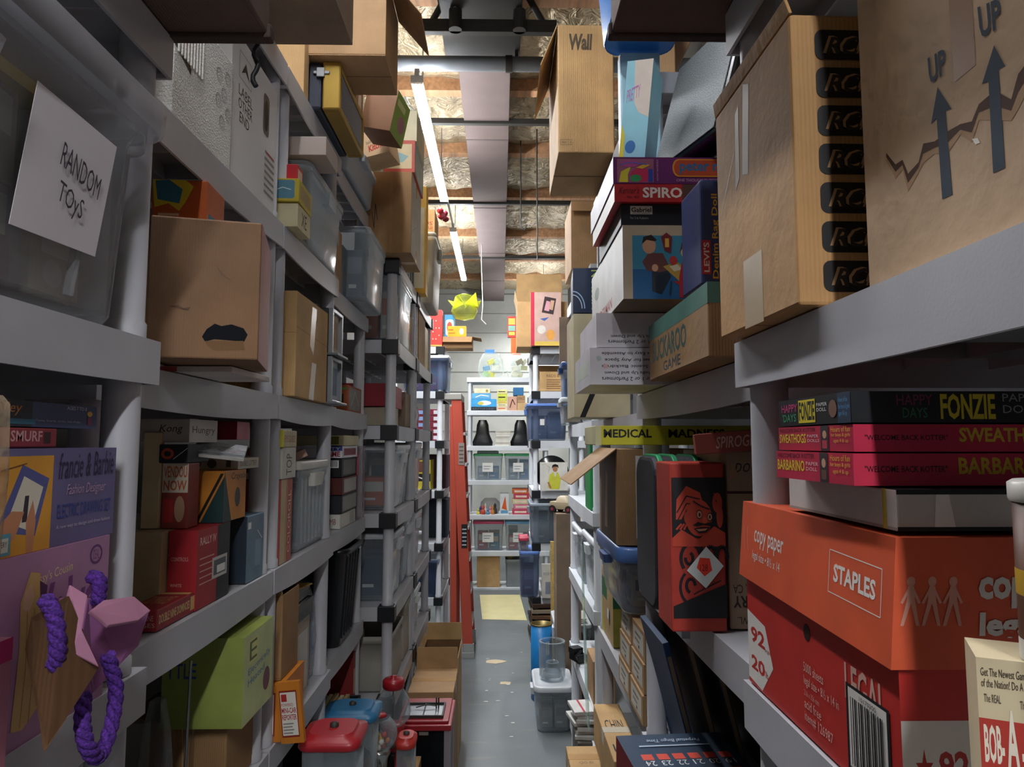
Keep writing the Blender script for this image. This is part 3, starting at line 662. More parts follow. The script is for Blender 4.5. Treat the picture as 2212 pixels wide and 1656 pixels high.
# right far unit
XR5 = .285
carton('carton', 'large open carton with raised flaps on top of the far right unit', 'box', (1228, 1117, 1112, 660, 752), CARD3, z=FL[6]+.002, X=.15, Y=6.02, D=.44, W=.44, hgt=.40, tape=False, open_top=True, flaps=[('k', 4, .36), ('l', 12, .10)])
gbox('poster_board', 'pinkish board with a tilted photo collage and red spine, top of the far right unit', 'poster', (1211, 1145, 1146, 0, 0), P('#c9a79a'), z=FL[6]+.004, Y=5.96, D=.03, W=.265, hgt=.47,
     front=[('r', 0, 0, .12, 1, P('#c8304a')), ('r', .12, 0, 1, .08, P('#e0c05a')), ('p', [(.36,.62),(.74,.58),(.84,.88),(.46,.92)], P('#3a2a2c')), ('p', [(.44,.66),(.6,.64),(.64,.82),(.52,.84)], P('#d89aa8')), ('p', [(.6,.68),(.72,.66),(.78,.84),(.66,.85)], P('#c8a080')),
            ('e', .35, .3, .14, .08, P('#d8d2c8')), ('e', .65, .2, .14, .1, P('#e0a04a')), ('p', [(.3,.5),(.6,.53),(.45,.46)], P('#3f5fa0'))])
gbox('game_box', 'colourful red and yellow box on top of the far right unit, left of the carton', 'box', (1117, 1097, 1096, 0, 0), P('#b83a34'), z=1.385, Y=9.10, D=.07, W=.11, hgt=.28, front=[('r', .1, .6, .9, .9, P('#d8b04a')), ('r', .1, .3, .9, .55, P('#7fb0a0')), ('r', .15, .1, .85, .25, P('#d8d04a'))])
gbox('storage_box', 'orange edged white box left of the big open carton', 'box', (1125, 1104, 1103, 0, 0), P('#e2652c'), z=1.15, Y=9.10, D=.10, W=.13, hgt=.23)
gbox('foam_box', 'grey white foam box under the orange edged box on the far shelf', 'box', (1125, 1104, 1103, 0, 0), P('#d0d2cc'), z=FR[6]+.003, Y=9.10, D=.1, W=.13, hgt=.325)
carton('carton', 'tan carton with stamped lettering on the far right unit', 'box', (1211, 1163, 1160, 0, 0), CARD3, z=FL[5]+.005, Y=6.03, D=.36, W=.24, hgt=.17, tape=False, flaps=[('k', 20, .10), ('l', 60, .05)], front=[('t', .25, .72, .95, .86, 'REDS BOX', P('#6b4a28'))]+[('r', .25, .55-.11*k, .8-.05*(k % 3), .60-.11*k, P('#8a6540')) for k in range(5)])
gbox('cardboard_sheet', 'folded tan cardboard sheet standing on the dark blue lidded bin', 'cardboard', (1238, 1204, 1203, 0, 0), CARDG, z=.478, Y=4.22, D=.006, W=.10, hgt=.29)
tote('storage_bin', 'blue tinted bin with blue lid on the far right unit', 'storage bin', (1221, 1136, 1132, 0, 0), BLUEB, mat('#5f82c8', .4), z=FL[4]+.003, Y=5.97, D=.5, W=.36, hgt=.32, decf=[('r', .3, .5, .42, .7, PAPER)], fill=(4, ['#5f7398', '#39425a', '#8a98b0'], 'toy_packet', 'bluish packet inside the blue lidded far right bin', 'packet'))
gbox('record_sleeve', 'record sleeve showing a person in a yellow jacket, far right unit', 'record', (1221, 1163, 1162, 0, 0), P('#e6e3da'), z=FL[3]+.005, Y=5.97, D=.012, W=.236, hgt=.24,
     front=[('l', [(.05,.9),(.2,.95),(.35,.8),(.3,.6)], .003, P('#b8a888')), ('p', [(.28,.12),(.34,.55),(.48,.66),(.66,.64),(.76,.4),(.7,.05),(.38,.05)], P('#d9d84a')), ('p', [(.26,.3),(.33,.3),(.42,.1),(.36,.06)], P('#b8805a')), ('e', .55, .76, .09, .10, P('#b8805a')), ('p', [(.43,.78),(.45,.9),(.55,.94),(.66,.9),(.67,.78),(.62,.84),(.5,.84)], P('#241a18')), ('p', [(.5,.66),(.6,.66),(.58,.5),(.53,.5)], W_)])
b = MB(); b.lathe([(.001, -.002), (.148, -.002), (.148, .002), (.001, .002)], mat('#101113', .2), 40, caps=False); b.lathe([(.001, .0021), (.05, .0022)], P('#c9873a'), 24, caps=False)
p = atY(1192, 1010, 6.0); tag(b.build('vinyl_record', None, (p.x, 6.02, FARZ[3]+.155), (PI/2, 0, 0)), 'black record showing above the sleeve with the yellow jacket', 'record')
tote('storage_bin', 'large clear bin with smoke grey front on the far right unit', 'storage bin', (1214, 1142, 1130, 0, 0), GRB, mat('#8d98a4', .4), z=FL[2]+.003, Y=5.96, D=.5, W=.36, hgt=.34, fill=(4, ['#6a6560', '#8a8078', '#5a6068'], 'toy_packet', 'dull packet inside the smoke grey far right bin', 'packet'))
tote('storage_bin', 'blue open bin low on the far right unit', 'storage bin', (1166, 1140, 1133, 0, 0), BLUEB, mat('#5f82c8', .4), z=FL[1]+.003, X=.17, Y=5.98, D=.4, W=.17, hgt=.385, handles=False, fill=(2, ['#8a3a34', '#b89a98'], 'toy_packet', 'dull red packet inside the blue open bin', 'packet'))
gbox('board_book', 'beige book with a grey picture low on the far right unit', 'book', (1200, 1166, 1163, 0, 0), P('#cfcbc2'), z=FL[1]+.003, Y=5.97, D=.05, W=.15, hgt=.28, front=[('t', .1, .68, .8, .76, 'ROCK WARE', P('#5a5a58')), ('r', .2, .12, .85, .48, P('#8e90a0'))])
tote('storage_bin', 'small bin with a dark red lid beside the far right post', 'storage bin', (1145, 1118, 1116, 0, 0), CLEAR, mat('#b8344e', .4), z=-.924, X=.162, Y=5.99, D=.25, W=.085, hgt=.115, handles=False, fill=(2, ['#c8a0a0', '#9a3a4a'], 'toy_packet', 'pink packet inside the small red lidded bin', 'packet'))
# yellow wooden rack with a book, toy car and bow
t = empty('wooden_rack', 'narrow yellow wooden rack at the right edge of the aisle', 'rack', (.50, 5.72, 0)); WY = mat('#cfae62', .6, 'wood')
for dx in (-.075, .12):
    b = MB(); b.box(dx-.014, -.014, 0, dx+.014, .014, 1.02 if dx < 0 else .75, WY); b.build('upright', t, bevel=.002)
for z in (.16, .55, .90):
    b = MB(); b.box(-.061, -.012, z, .106, .14, z+.018, WY); b.build('cross_board', t, bevel=.002)
gbox('book', 'white spined tall book with handwriting resting on the yellow wooden rack', 'book', (1222, 1200, 1199, 1121, 1218), P('#dcd8cc'), z=.918-H0, Y=5.70, D=.16, W=.075, hgt=.35, front=[('t', .25, .15, .75, .8, 'Disco Story', P('#6b6558'), {'rot': -90})])
t = empty('toy_car', 'old beige toy car on top of the right hand shelf bins', 'toy car', (.465, 5.03, H0-.50)); TC = mat('#b9aa8c', .45)
b = MB(); b.loft([(0.025, .05, .105, .03), (.05, .055, .115, .04), (.075, .052, .11, .04)], TC, 5); b.loft([(.075, .045, .065, .03), (.11, .036, .045, .025), (.118, .02, .03, .02)], TC, 5, cap0=False); b.build('body', t, rot=.9)
for sx in (-1, 1):
    for sy in (-1, 1):
        v = Matrix.Rotation(.9, 3, 'Z') @ Vector((sx*.05, sy*.068, .025)); b = MB(); b.tube([(0, -.012, 0), (0, .012, 0)], .027, mat('#26201f', .7), 16); b.tube([(0, -.0135, 0), (0, .0135, 0)], .012, P('#9a3a4a'), 12); b.build('wheel', t, v, .9+PI/2)
gbox('carton', 'low carton under the beige toy car', 'box', (1222, 1205, 1200, 0, 0), CARDG, z=-1.818, X=.395, Y=4.92, D=.22, W=.17, hgt=1.318)

rr = random.Random(9)
for k in range(14):
    p = atZ(rr.choice([1040, 1060, 1085, 1105, 1120, 1075])+rr.uniform(-14, 14), rr.uniform(1400, 1600), .001); b = MB(); s_ = rr.uniform(.008, .022)
    b.slab([(s_*math.cos(a)*rr.uniform(.6, 1.2), s_*.6*math.sin(a)*rr.uniform(.5, 1.2), 0) for a in [q_*PI/3 for q_ in range(6)]], .0012, mat('#d8d6cc', .8))
    tag(b.build('paint_chip', None, (p.x, p.y, .001)), 'small pale chip lying on the grey aisle floor', 'paint chip', 'pale chips on the aisle floor')
# ================================================================== LEFT, nearest unit
A, B_, CC, DD, U, T = .12, -.32, -.757, -1.197, .565, 1.0
K = P('#1b1c20'); RD = P('#b03034')
# big clear bin with the handwritten note
t = empty('storage_bin', 'large clear lidded bin with a paper note reading RANDOM TOYS', 'storage bin', (-.655, .61, H0+.1395))
hx, hy, hh = .195, .262, .262
b = MB(); body = mat('#c9cdd2', .16, 'clear')
b.loft([(.006, .1, .1, .02), (.0, hx*.9, hy*.94, .03), (.012, hx*.93, hy*.96, .03), (hh*.86, hx, hy, .035), (hh*.87, hx+.012, hy+.01, .035), (hh, hx+.014, hy+.012, .035), (hh, hx+.008, hy+.006, .03), (hh*.87, hx-.004, hy-.004, .03), (.016, hx*.92, hy*.95, .03)], body, 6)
for sy in (-1, 1): b.hexa([(hx*.93, sy*hy*.55-.006, .02), (hx*.93+.006, sy*hy*.55-.004, .02), (hx*.93+.006, sy*hy*.55+.004, .02), (hx*.93, sy*hy*.55+.006, .02)], [(hx-.002, sy*hy*.6-.006, hh*.7), (hx+.006, sy*hy*.6-.004, hh*.7), (hx+.006, sy*hy*.6+.004, hh*.7), (hx-.002, sy*hy*.6+.006, hh*.7)], body)
b.build('body', t)
b = MB(); LID = mat('#c9c8ce', .3, 'smoke')
b.loft([(hh-.014, hx+.030, hy+.020, .05), (hh-.010, hx+.034, hy+.024, .05), (hh+.018, hx+.036, hy+.026, .05), (hh+.027, hx+.028, hy+.018, .045), (hh+.027, hx+.010, hy, .04), (hh+.018, hx+.004, hy-.006, .04)], LID, 6); b.build('lid', t)
b = MB(); b.loft([(hh*.66, .015, .07, .01), (hh*.80, .02, .08, .012)], LID, 3, c=(hx+.012, -.10)); b.build('latch', t)
b = MB(); x = hx*.93+.012
b.slab([(x+.000, .035, .065), (x+.002, .170, .070), (x+.012, .185, .205), (x+.010, .048, .212)], .0006, mat('#dcd6da', .8))
INK = mat('#3f3a42', .7)
fr = (Vector((x+.0035, .035, .065)), Vector((.001, .142, .000)), Vector((.0105, .010, .143)), Vector((1, 0, -.07)))
b.dec(fr, [('t', .34, .56, .84, .74, 'RANDOM', INK, {'sk': -.10, 's': .1}), ('t', .38, .26, .68, .46, 'TOyS', INK, {'sk': -.06, 's': .1})]); b.build('paper_note', t)
cols = ['#e0bf4a', '#7fb0d8', '#cfc4a0', '#c85a4a', '#5a6070', '#e8e2d0', '#5a86b0', '#d8c06a', '#8a5a60']
rr = random.Random(21)
for k in range(24):
    b = MB(); m = P(cols[k % 9]); m2 = P(cols[(k+3) % 9]); i, j, l = k % 3, (k//3) % 4, k//12
    w, d_, h = .055, .050, .080+.012*(k % 3)
    if k % 4 == 2: b.lathe([(.012, 0), (.036, .01), (.032, h*.5), (.016, h*.62), (.028, h*.78), (.022, h*.95), (.002, h)], m, 14)
    elif k % 4 == 1: b.loft([(0, .04, .042, .02), (.02, .045, .048, .025), (h*.7, .04, .045, .02), (h, .02, .025, .012)], m, 4)
    else: b.box(-w*.75, -d_*.8, 0, w*.75, d_*.8, h, m); b.dec(frames(1.5*w, 1.6*d_, h, -1)['side'], [('r', .15, .5, .85, .9, m2), ('e', .4, .3, .2, .15, P('#e0d8c8'))])
    tag(b.build('loose_toy', None, (-.655-.105+.108*i, .44+.115*j, H0+.157+.105*l), rr.uniform(-.12, .12), .004), 'jumbled toy inside the large clear bin with the note', 'toy', 'toys inside the noted clear bin')
b = MB(); b.box(-.17, -.20, 0, .165, .20, .014, mat('#dcbc3a', .4)); tag(b.build('board_game_tray', None, (-.655, .55, H0+.364)), 'yellow tray lying on top inside the large clear bin', 'tray')
# overhanging dark carton above
b = MB(); b.box(-.80, .63, H0+.585, -.335, .965, H0+.72, mat('#6a564c', .8, 'card')); b.box(-.80, .955, H0+.578, -.33, .975, H0+.60, mat('#4a3c36', .8, 'card'))
tag(b.build('flat_carton', bevel=.003), 'dark brown carton overhanging the aisle above the noted bin', 'box')
b = MB(); p0 = Vector((-.36, .98, H0+.60)); b.tube([p0+Vector((.0+.004*math.sin(i*1.3), .004, -.008*i)) for i in range(11)], [.0035, .003, .0035, .0028, .003, .004, .004, .0035, .0035, .004, .004], K, 8)
tag(b.build('black_cord'), 'black cord end dangling from the dark overhanging carton', 'cord')

# shelf below the noted bin
zb = -.30
d = gbox('doll_case', 'lilac doll carrying case with a long haired blonde figure, under the purple drawing set', 'doll case', (0, 10, 250, 0, 0), P('#b384aa'), z=zb, X=-.475, Y=.655, D=.212, W=.10, hgt=.188,
     side=[('t', .33, .80, .66, .87, "Crissy's Cousin", P('#e6dca0'), {'sk': .03}), ('t', .36, .48, .97, .80, 'Velvet', P('#7d3f83'), {'b': .03, 'sk': .03}), ('e', .87, .90, .06, .06, P('#6d3f78')), ('e', .87, .90, .045, .045, P('#b384aa')), ('t', .84, .87, .90, .93, 'IDEAL', P('#6d3f78')),
           ('p', [(0.250,.10),(0.280,.5),(0.270,.75),(0.330,.9),(0.400,.88),(0.430,.7),(0.450,.4),(0.430,.15),(0.330,.08)], P('#d6b070')), ('p', [(0.285,.72),(0.295,.80),(0.340,.84),(0.365,.76),(0.330,.68)], P('#e3b79a')), ('p', [(0.400,.84),(0.460,.80),(0.440,.62),(0.415,.7)], P('#5a2a5e')), ('l', [(0.310,.1),(0.330,.4),(0.320,.7)], .001, P('#a8803f')), ('l', [(0.370,.1),(0.390,.45),(0.370,.7)], .001, P('#a8803f'))])
d = gbox('drawing_set', 'purple electric drawing set box with a yellow picture panel', 'toy box', (0, 0, 259, 0, 0), P('#6f6690'), z=-.1115, X=-.478, Y=.575, D=.303, W=.30, hgt=.105,
     side=[('r', .30, .0, .60, .93, P('#e0a038')), ('p', [(.33,.25),(.44,.85),(.58,.70),(.52,.15)], P('#5c5f9a')), ('p', [(.38,.32),(.45,.74),(.55,.62),(.50,.2)], P('#e4ddc8')), ('p', [(.45,.3),(.46,.55),(.48,.55),(.475,.3)], P('#3a2f3a')), ('p', [(.32,.25),(.40,.42),(.46,.40),(.42,.16),(.34,.1)], P('#c98a62')), ('p', [(.47,.3),(.5,.5),(.52,.3),(.51,.0),(.48,.0)], P('#c98a62')), ('l', [(.34,.8),(.46,.86)], .001, P('#7a4a2a')),
           ('t', .63, .68, .98, .95, 'francie & Barbie', P('#2b2a4a'), {'s': .2, 'sk': .02}), ('t', .68, .48, .93, .62, 'Fashion Designer', P('#c9a8c8'), {'s': .3}), ('t', .63, .28, .97, .42, 'ELECTRIC DRAWING SET', P('#2f4a9a')), ('t', .63, .16, .97, .21, 'A new way to design and draw fashion', P('#c9c4d8')),
           ('r', .305, .02, .40, .22, P('#5fa0b0')), ('r', .315, .05, .39, .18, P('#d8d8c8')), ('t', .32, .10, .385, .15, 'BATTERY', P('#333a44'))])
d = gbox('card_game', 'dark red slim box resting on the purple drawing set', 'game box', (0, 34, 125, 0, 0), P('#8a3138'), z=-.0055, X=-.50, Y=.68, D=.115, W=.2, hgt=.021, side=[('t', .35, .3, .78, .85, 'SMURF', P('#c89a98'), {'b': .02}), ('r', .80, .2, .9, .8, P('#3a2024'))])
d = gbox('board_game', 'dark blue game box with orange lettering above the slim red box', 'board game', (0, 34, 222, 0, 0), P('#474f74'), z=.0165, X=-.50, Y=.60, D=.27, W=.24, hgt=.027,
     side=[('r', .24, .0, .56, 1, P('#31343f')), ('t', .26, .42, .50, .92, 'ny Alley', P('#d98a3a'), {'s': .2}), ('r', .42, .1, .58, .3, P('#3f7f9a')), ('t', .78, .78, .92, .93, 'AGES 7 TO 8', P('#c8ccd8')), ('t', .58, .2, .88, .32, 'Teams, boards, clocks, lots of play', P('#b8bccc')), ('e', .945, .65, .02, .12, P('#e0b040')), ('r', .93, .15, .96, .5, P('#8a3a5a'))])
# doll box in the corner
d = gbox('doll_box', 'pink doll box at the lower left corner with a blonde doll picture', 'box', (0, 62, 62, 0, 0), P('#c27a92'), z=zb, X=-.44, Y=.44, D=.213, W=.09, hgt=.125,
     side=[('r', 0, .84, 1, 1, P('#c22f6e')), ('e', .70, .62, .10, .16, P('#e8cdb0')), ('e', .76, .78, .16, .14, P('#e6d6b8')), ('e', .84, .66, .08, .2, P('#e6d6b8')), ('e', .70, .60, .02, .015, K), ('e', .66, .53, .02, .012, P('#c8304a')), ('p', [(.55,0),(.6,.42),(.78,.45),(.85,0)], P('#e8b8c8'))])
# bagged toy on the left edge
t = empty('bagged_toy', 'brown and yellow toy in a crinkled clear bag at the left edge', 'toy', (-.405, .53, H0-.175))
b = MB(); b.loft([(0, .022, .028, .01), (.05, .02, .026, .01), (.15, .022, .03, .01), (.205, .02, .028, .008), (.212, .012, .028, .004)], mat('#cbb59a', .15, 'wrap'), 4); b.build('bag', t)
b = MB(); b.box(-.008, -.022, .02, .010, .022, .18, P('#7a5a44')); b.box(.0105, -.02, .06, .012, .02, .075, P('#d8a020')); b.box(.0105, -.02, .03, .012, .02, .04, P('#d8a020')); b.build('toy_card', t, bevel=.002)
# open doll case hanging over the edge with purple braided handles
t = empty('doll_case', 'open pink doll case with purple braided rope handles, tipped over the shelf edge', 'doll case', (-.43, .72, H0-.30))
def q(px, py, X): v = atX(px, py, X); return v-Vector((-.43, .72, H0-.30))
PK = mat('#b97f9b', .6, 'print'); PKD = mat('#9a5f92', .55, 'print'); INN = mat('#5a3c22', .85, 'card')
b = MB(); b.slab([q(62, 1400, -.415), q(95, 1560, -.40), q(100, 1620, -.385), q(215, 1442, -.365), q(150, 1285, -.38), q(75, 1330, -.41)], .003, INN); b.build('inner_panel', t, bevel=.001)
b = MB(); b.slab([q(152, 1262, -.385), q(190, 1285, -.375), q(178, 1360, -.372), q(215, 1440, -.36), q(150, 1405, -.38), q(132, 1345, -.39)], .003, PK); b.build('front_flap', t, bevel=.001)
b = MB(); b.slab([q(190, 1290, -.42), q(250, 1300, -.43), q(325, 1318, -.40), q(300, 1395, -.40), q(255, 1440, -.40), q(200, 1500, -.405), q(178, 1365, -.41)], .03, PKD, (-1, 0, 0))
b.tf = None; b.build('body', t, bevel=.002)
b = MB(); b.slab([q(195, 1318, -.395), q(225, 1295, -.40), q(290, 1287, -.395), q(326, 1318, -.385), q(300, 1338, -.38), q(235, 1350, -.385)], .004, PK); b.build('lid_flap', t, bevel=.001)
def braid(pts, nm):
    P0 = [q(x, y, X) for x, y, X in pts]; path = []
    for i in range(len(P0)-1):
        for k in range(8):
            u = k/8; a = P0[max(0, i-1)]; b0 = P0[i]; c = P0[i+1]; d0 = P0[min(len(P0)-1, i+2)]
            path.append(.5*((2*b0)+(c-a)*u+(2*a-5*b0+4*c-d0)*u*u+(3*b0-a-3*c+d0)*u**3))
    path.append(P0[-1]); b = MB(); m = mat('#4d2480', .9, 'fabric')
    for s in range(3):
        st = []
        for i, p in enumerate(path):
            d0 = (path[min(i+1, len(path)-1)]-path[max(0, i-1)]).normalized(); a = d0.cross(Vector((1, 0, .01))).normalized(); c = a.cross(d0)
            an = i*.75+s*2*PI/3; st.append(p+(a*math.cos(an)+c*math.sin(an))*.0035)
        b.tube(st, .0042, m, 7)
    b.build(nm, t)
braid([(97, 1293, -.40), (118, 1330, -.39), (125, 1400, -.385), (118, 1440, -.39)], 'rope_handle')
braid([(198, 1245, -.42), (215, 1255, -.41), (212, 1300, -.41)], 'rope_handle')
braid([(232, 1415, -.385), (250, 1480, -.38), (242, 1560, -.38), (215, 1632, -.38), (190, 1615, -.38), (178, 1560, -.385), (182, 1500, -.39)], 'rope_handle')

# ================================================================== LEFT, second unit
d = carton('carton', 'dented brown carton with a torn hole near its base, beside the noted clear bin', 'box', (340, 562, 578, 462, 766), mat('#8d6a4c', .8, 'card'), z=.135, X=-.40, D=.20, hgt=.232, rot=14, tape=False,
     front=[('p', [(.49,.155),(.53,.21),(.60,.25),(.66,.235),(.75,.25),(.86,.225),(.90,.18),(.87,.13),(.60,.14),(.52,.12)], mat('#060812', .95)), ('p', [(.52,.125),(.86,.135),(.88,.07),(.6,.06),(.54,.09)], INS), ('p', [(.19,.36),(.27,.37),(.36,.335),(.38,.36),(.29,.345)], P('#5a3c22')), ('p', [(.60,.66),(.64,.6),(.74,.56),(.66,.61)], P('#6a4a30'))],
     side=[('r', 0, 0, 1, 1, P('#c98f92'))])
gbox('flat_carton', 'white flat carton squashed under the dented brown carton', 'box', (450, 545, 552, 775, 0), P('#d8cfc8'), z=.1225, X=-.47, Y=1.22, D=.2, W=.16, hgt=.011, front=[('r', 0, .1, .4, .9, P('#c8584a'))])
d2 = gbox('storage_box', 'dark tan box deep behind the dented carton', 'box', (340, 440, 450, 0, 0), CARD2, z=.122, X=-.66, Y=1.28, D=.34, W=.3, hgt=.25)
gbox('craft_box', 'orange craft box with a yellow starburst, above the dented carton', 'toy box', (372, 450, 455, 318, 457), P('#c8622f'), z=d2.t+.002, X=-.555, Y=1.29, D=.10, W=.10, hgt=.12, rot=4,
     front=[('p', [(.0,1),(.05,.55),(.3,.62),(.5,.5),(.62,.66),(.75,.9),(.6,1)], P('#e6cf3a')), ('p', [(.05,.98),(.1,.68),(.5,.62),(.55,.85),(.3,1)], P('#3f7f9a')), ('r', .12, .34, .62, .38, P('#f0c8a0')), ('r', .12, .26, .58, .30, P('#f0c8a0')), ('r', .12, .18, .62, .22, P('#f0c8a0')), ('r', .12, .42, .5, .46, P('#f0c8a0'))], side=[('r', .1, .1, .9, .5, P('#3f7f9a'))])
# foam on the upper shelf
t = empty('foam_packing', 'white ribbed foam packing block with round dimples above the dented carton', 'foam block', (-.68, 1.37, H0+.567)); FO = mat('#dcd9d2', .8, 'foam')
b = MB(); b.box(-.11, -.20, 0, .11, .06, .235, FO); fr = frames(.22, .33, .235, -1)['side']; O, Uv, Vv, Nv = fr; fr = (Vector((.11, -.20, 0)), Vector((0, .33, 0)), Vector((0, 0, .235)), Nv)
for k in range(9): b.box(.11, -.19+.012*k, .12, .114, -.184+.012*k, .22, FO)
for u, v in ((.58,.75), (.66,.62), (.58,.52), (.71,.8), (.73,.48), (.64,.36)): b.dec(fr, [('e', u, v, .045, .065, mat('#a9a6a0', .9, 'foam')), ('e', u+.006, v-.01, .036, .052, mat('#c9c6c0', .9, 'foam'))])
b.dec(fr, [('p', [(.02,.6),(.20,.5),(.22,.95),(.02,1.0)], P('#d8b878')), ('p', [(-.0,.55),(.20,.45),(.205,.5),(.0,.62)], P('#2a2826'))])
b.build('block', t, bevel=.005)
d = gbox('foam_carton', 'white carton printed LABEL OTHER END standing after the ribbed foam block', 'box', (0, 500, 590, 0, 0), mat('#d9d6d2', .7), z=U+.002, X=-.575, Y=1.435, D=.30, W=.20, hgt=.33,
     side=[('t', .14, .60, .42, .67, 'LABEL', K, {'b': .0, 'sk': -.0}), ('t', .14, .51, .42, .58, 'OTHER', K, {'b': .0}), ('t', .17, .42, .36, .49, 'END', K, {'b': .0}), ('l', [(.14,.72),(.38,.72),(.38,.90),(.14,.90),(.14,.72)], .001, P('#6a5a58')), ('p', [(.18,.76),(.26,.80),(.35,.76),(.26,.86)], K), ('R', .66, .55, .80, .86, P('#6a625c')), ('e', .73, .7, .05, .12, P('#2a2420'))]
     +[('r', .72, .12+.05*k, .95, .14+.05*k, P('#8a8684')) for k in range(7)]+[('r', .74, .42, .93, .44, P('#b04a4a'))])
gbox('game_box', 'white and red narrow pack right of the LABEL OTHER END carton', 'box', (0, 572, 590, 0, 0), P('#e0ddd8'), z=U+.002, X=-.63, Y=1.746, D=.03, W=.1, hgt=.18, side=[('r', .1, .1, .9, .3, P('#b8303a'))])
# overhanging grey brown cartons on top
gbox('flat_carton', 'grey brown carton overhanging high up, its underside showing left of the lamp', 'box', (592, 752, 756, 0, 0), CARDG, z=T+.003, X=-.375, Y=1.38, D=.31, W=.40, hgt=.22, mt={'side': P('#a08a76')})
carton('carton', 'open carton with hanging flaps highest on the left shelves', 'box', (700, 847, 852, 0, 70), CARD, z=T+.155, X=-.345, Y=2.00, D=.24, W=.24, hgt=.26, tape=False, flaps=[('r', 140, .16)], open_top=True)
# --- on shelf B: lower layer
d = gbox('tan_box', 'plain tan box behind the dominoes box', 'box', (290, 392, 396, 0, 0), P('#b8a27c'), z=B_+.002, X=-.632, Y=1.33, D=.36, W=.30, hgt=.150); zt = d.t
d = gbox('dominoes_box', 'flat red dominoes box at the front of the shelf', 'game box', (297, 338, 430, 1322, 1386), P('#9a2a32'), z=B_+.002, X=-.577, hgt=.036, W=.06, D=.155,
     front=[('t', .1, .5, .9, .75, 'DOUBLE NINE', P('#d8a8a0')), ('t', .4, .2, .95, .4, 'AGES', P('#d8a8a0'))], side=[('t', .05, .3, .80, .72, 'DOUBLE NINE DOMINOES', P('#e0c48a'), {'b': .02}), ('r', .82, .15, .95, .85, P('#d8b070'))], top=[('t', .1, .3, .8, .7, 'DOMINOES', P('#d0a070')), ('r', .05, .8, .95, .9, P('#d0b070'))])
d = gbox('tv_game_box', 'red electronic game box with RALLY lettering and a dark photo strip', 'game box', (382, 438, 510, 1150, 1310), P('#a3242c'), z=B_+.002, X=-.575, Y=1.352, hgt=.150, W=.054, D=.160,
     front=[('t', .1, .62, .7, .67, 'CONTROLS', P('#d8a8a0')), ('t', .1, .30, .5, .34, 'WHITE', P('#d8a8a0'))],
     side=[('r', .60, 0, 1, 1, P('#23262b')), ('t', .08, .80, .55, .90, 'RALLY IV', P('#e6c8c0'), {'b': .01}), ('r', .45, .30, .92, .58, P('#c8c4bc')), ('r', .50, .34, .88, .54, P('#5a5f66')), ('r', .6, .36, .86, .46, W_)]+[('r', .08, .62-.08*k, .5, .635-.08*k, P('#d8a8a0')) for k in range(5)]); zr = d.t
gbox('video_game_box', 'blue grey box in shrink wrap right of the red RALLY box', 'game box', (509, 543, 598, 0, 0), P('#6d8598'), z=B_+.002, X=-.572, Y=1.606, hgt=.150, W=.055, D=.11, mt={'f': P('#26323f')}, side=[('r', .05, .78, .2, .9, W_) if 0 else ('r', .05, .80, .22, .9, WHITE), ('r', .5, .2, .85, .6, P('#7f98ac')), ('l', [(.6,.75),(.9,.6)], .002, WHITE)])
# --- upper layer
gbox('tall_panel', 'upright cream panel leaning behind the near left post', 'panel', (322, 360, 364, 940, 1140), P('#cdb88e'), z=zt+.002, X=-.66, Y=1.37, D=.014, W=.034, hgt=.185)
d = gbox('game_box', 'game box with white band and orange lettering right of the cream panel', 'game box', (366, 424, 430, 0, 0), P('#8a3a30'), z=zr+.001, X=-.608, Y=1.377, D=.05, W=.050, hgt=.126,
     front=[('r', 0, .55, 1, 1, P('#d8ccb8')), ('t', .05, .78, .95, .96, 'VENDOU', P('#c8622f'), {'b': .02}), ('t', .05, .58, .95, .74, 'NOW', P('#c8622f'), {'b': .02}), ('r', .05, .1, .45, .45, P('#b8302f')), ('e', .7, .3, .2, .2, P('#b89070'))])
d = gbox('crayon_box', 'orange crayon toy box with dark diagonal corner', 'toy box', (425, 492, 541, 0, 0), P('#c87f2c'), z=zr+.001, X=-.576, Y=1.475, D=.125, W=.082, hgt=.107, front=[('p', [(.28,0),(.36,0),(.98,.95),(.90,.95)], K), ('p', [(.42,0),(1,0),(1,.9)], P('#1f3a3a')), ('l', [(.05,.5),(.15,.75),(.28,.6)], .004, P('#b0402c'))],
     side=[('p', [(0,0),(.35,0),(0,1)], P('#1f3a3a')), ('t', .3, .78, .95, .95, 'Crayola', P('#3a2a20'), {'s': .2}), ('e', .6, .45, .12, .2, P('#3a3a3a'))])
d = gbox('board_game', 'flat white game box lying across the orange crayon box', 'board game', (421, 522, 563, 0, 0), P('#cfc8b4'), z=zr+.109, X=-.575, Y=1.545, D=.13, W=.104, hgt=.024,
     front=[('e', .15, .5, .08, .35, P('#6a655a')), ('e', .45, .5, .10, .4, P('#5a554c')), ('r', .75, .2, .85, .8, P('#5a554c'))], side=[('t', .1, .25, .9, .75, 'DOUBLE LOTTERY', P('#5a554c'))])
z2 = zr+.136
gbox('puzzle_box', 'black box with an orange ring beside the clear red lettered pack', 'game box', (363, 414, 420, 0, 0), P('#1f2028'), z=zr+.128, X=-.607, Y=1.367, D=.10, W=.055, hgt=.036, front=[('e', .3, .5, .22, .3, P('#b8462f')), ('e', .3, .5, .12, .15, K), ('l', [(.5,.2),(1,.8)], .001, W_)])
t = empty('blister_pack', 'small tilted pack with red lettering hanging over the white flat game', 'pack', (-.585, 1.47, H0-.022), (0.25, .12, .3))
b = MB(); b.box(-.05, -.035, 0, .05, .035, .006, P('#3a3432')); b.dec((Vector((-.05, -.035, .0062)), Vector((.1, 0, 0)), Vector((0, .07, 0)), Vector((0, 0, 1))), [('t', .1, .3, .9, .8, 'UNO NO', P('#c8403a'))]); b.build('card', t)
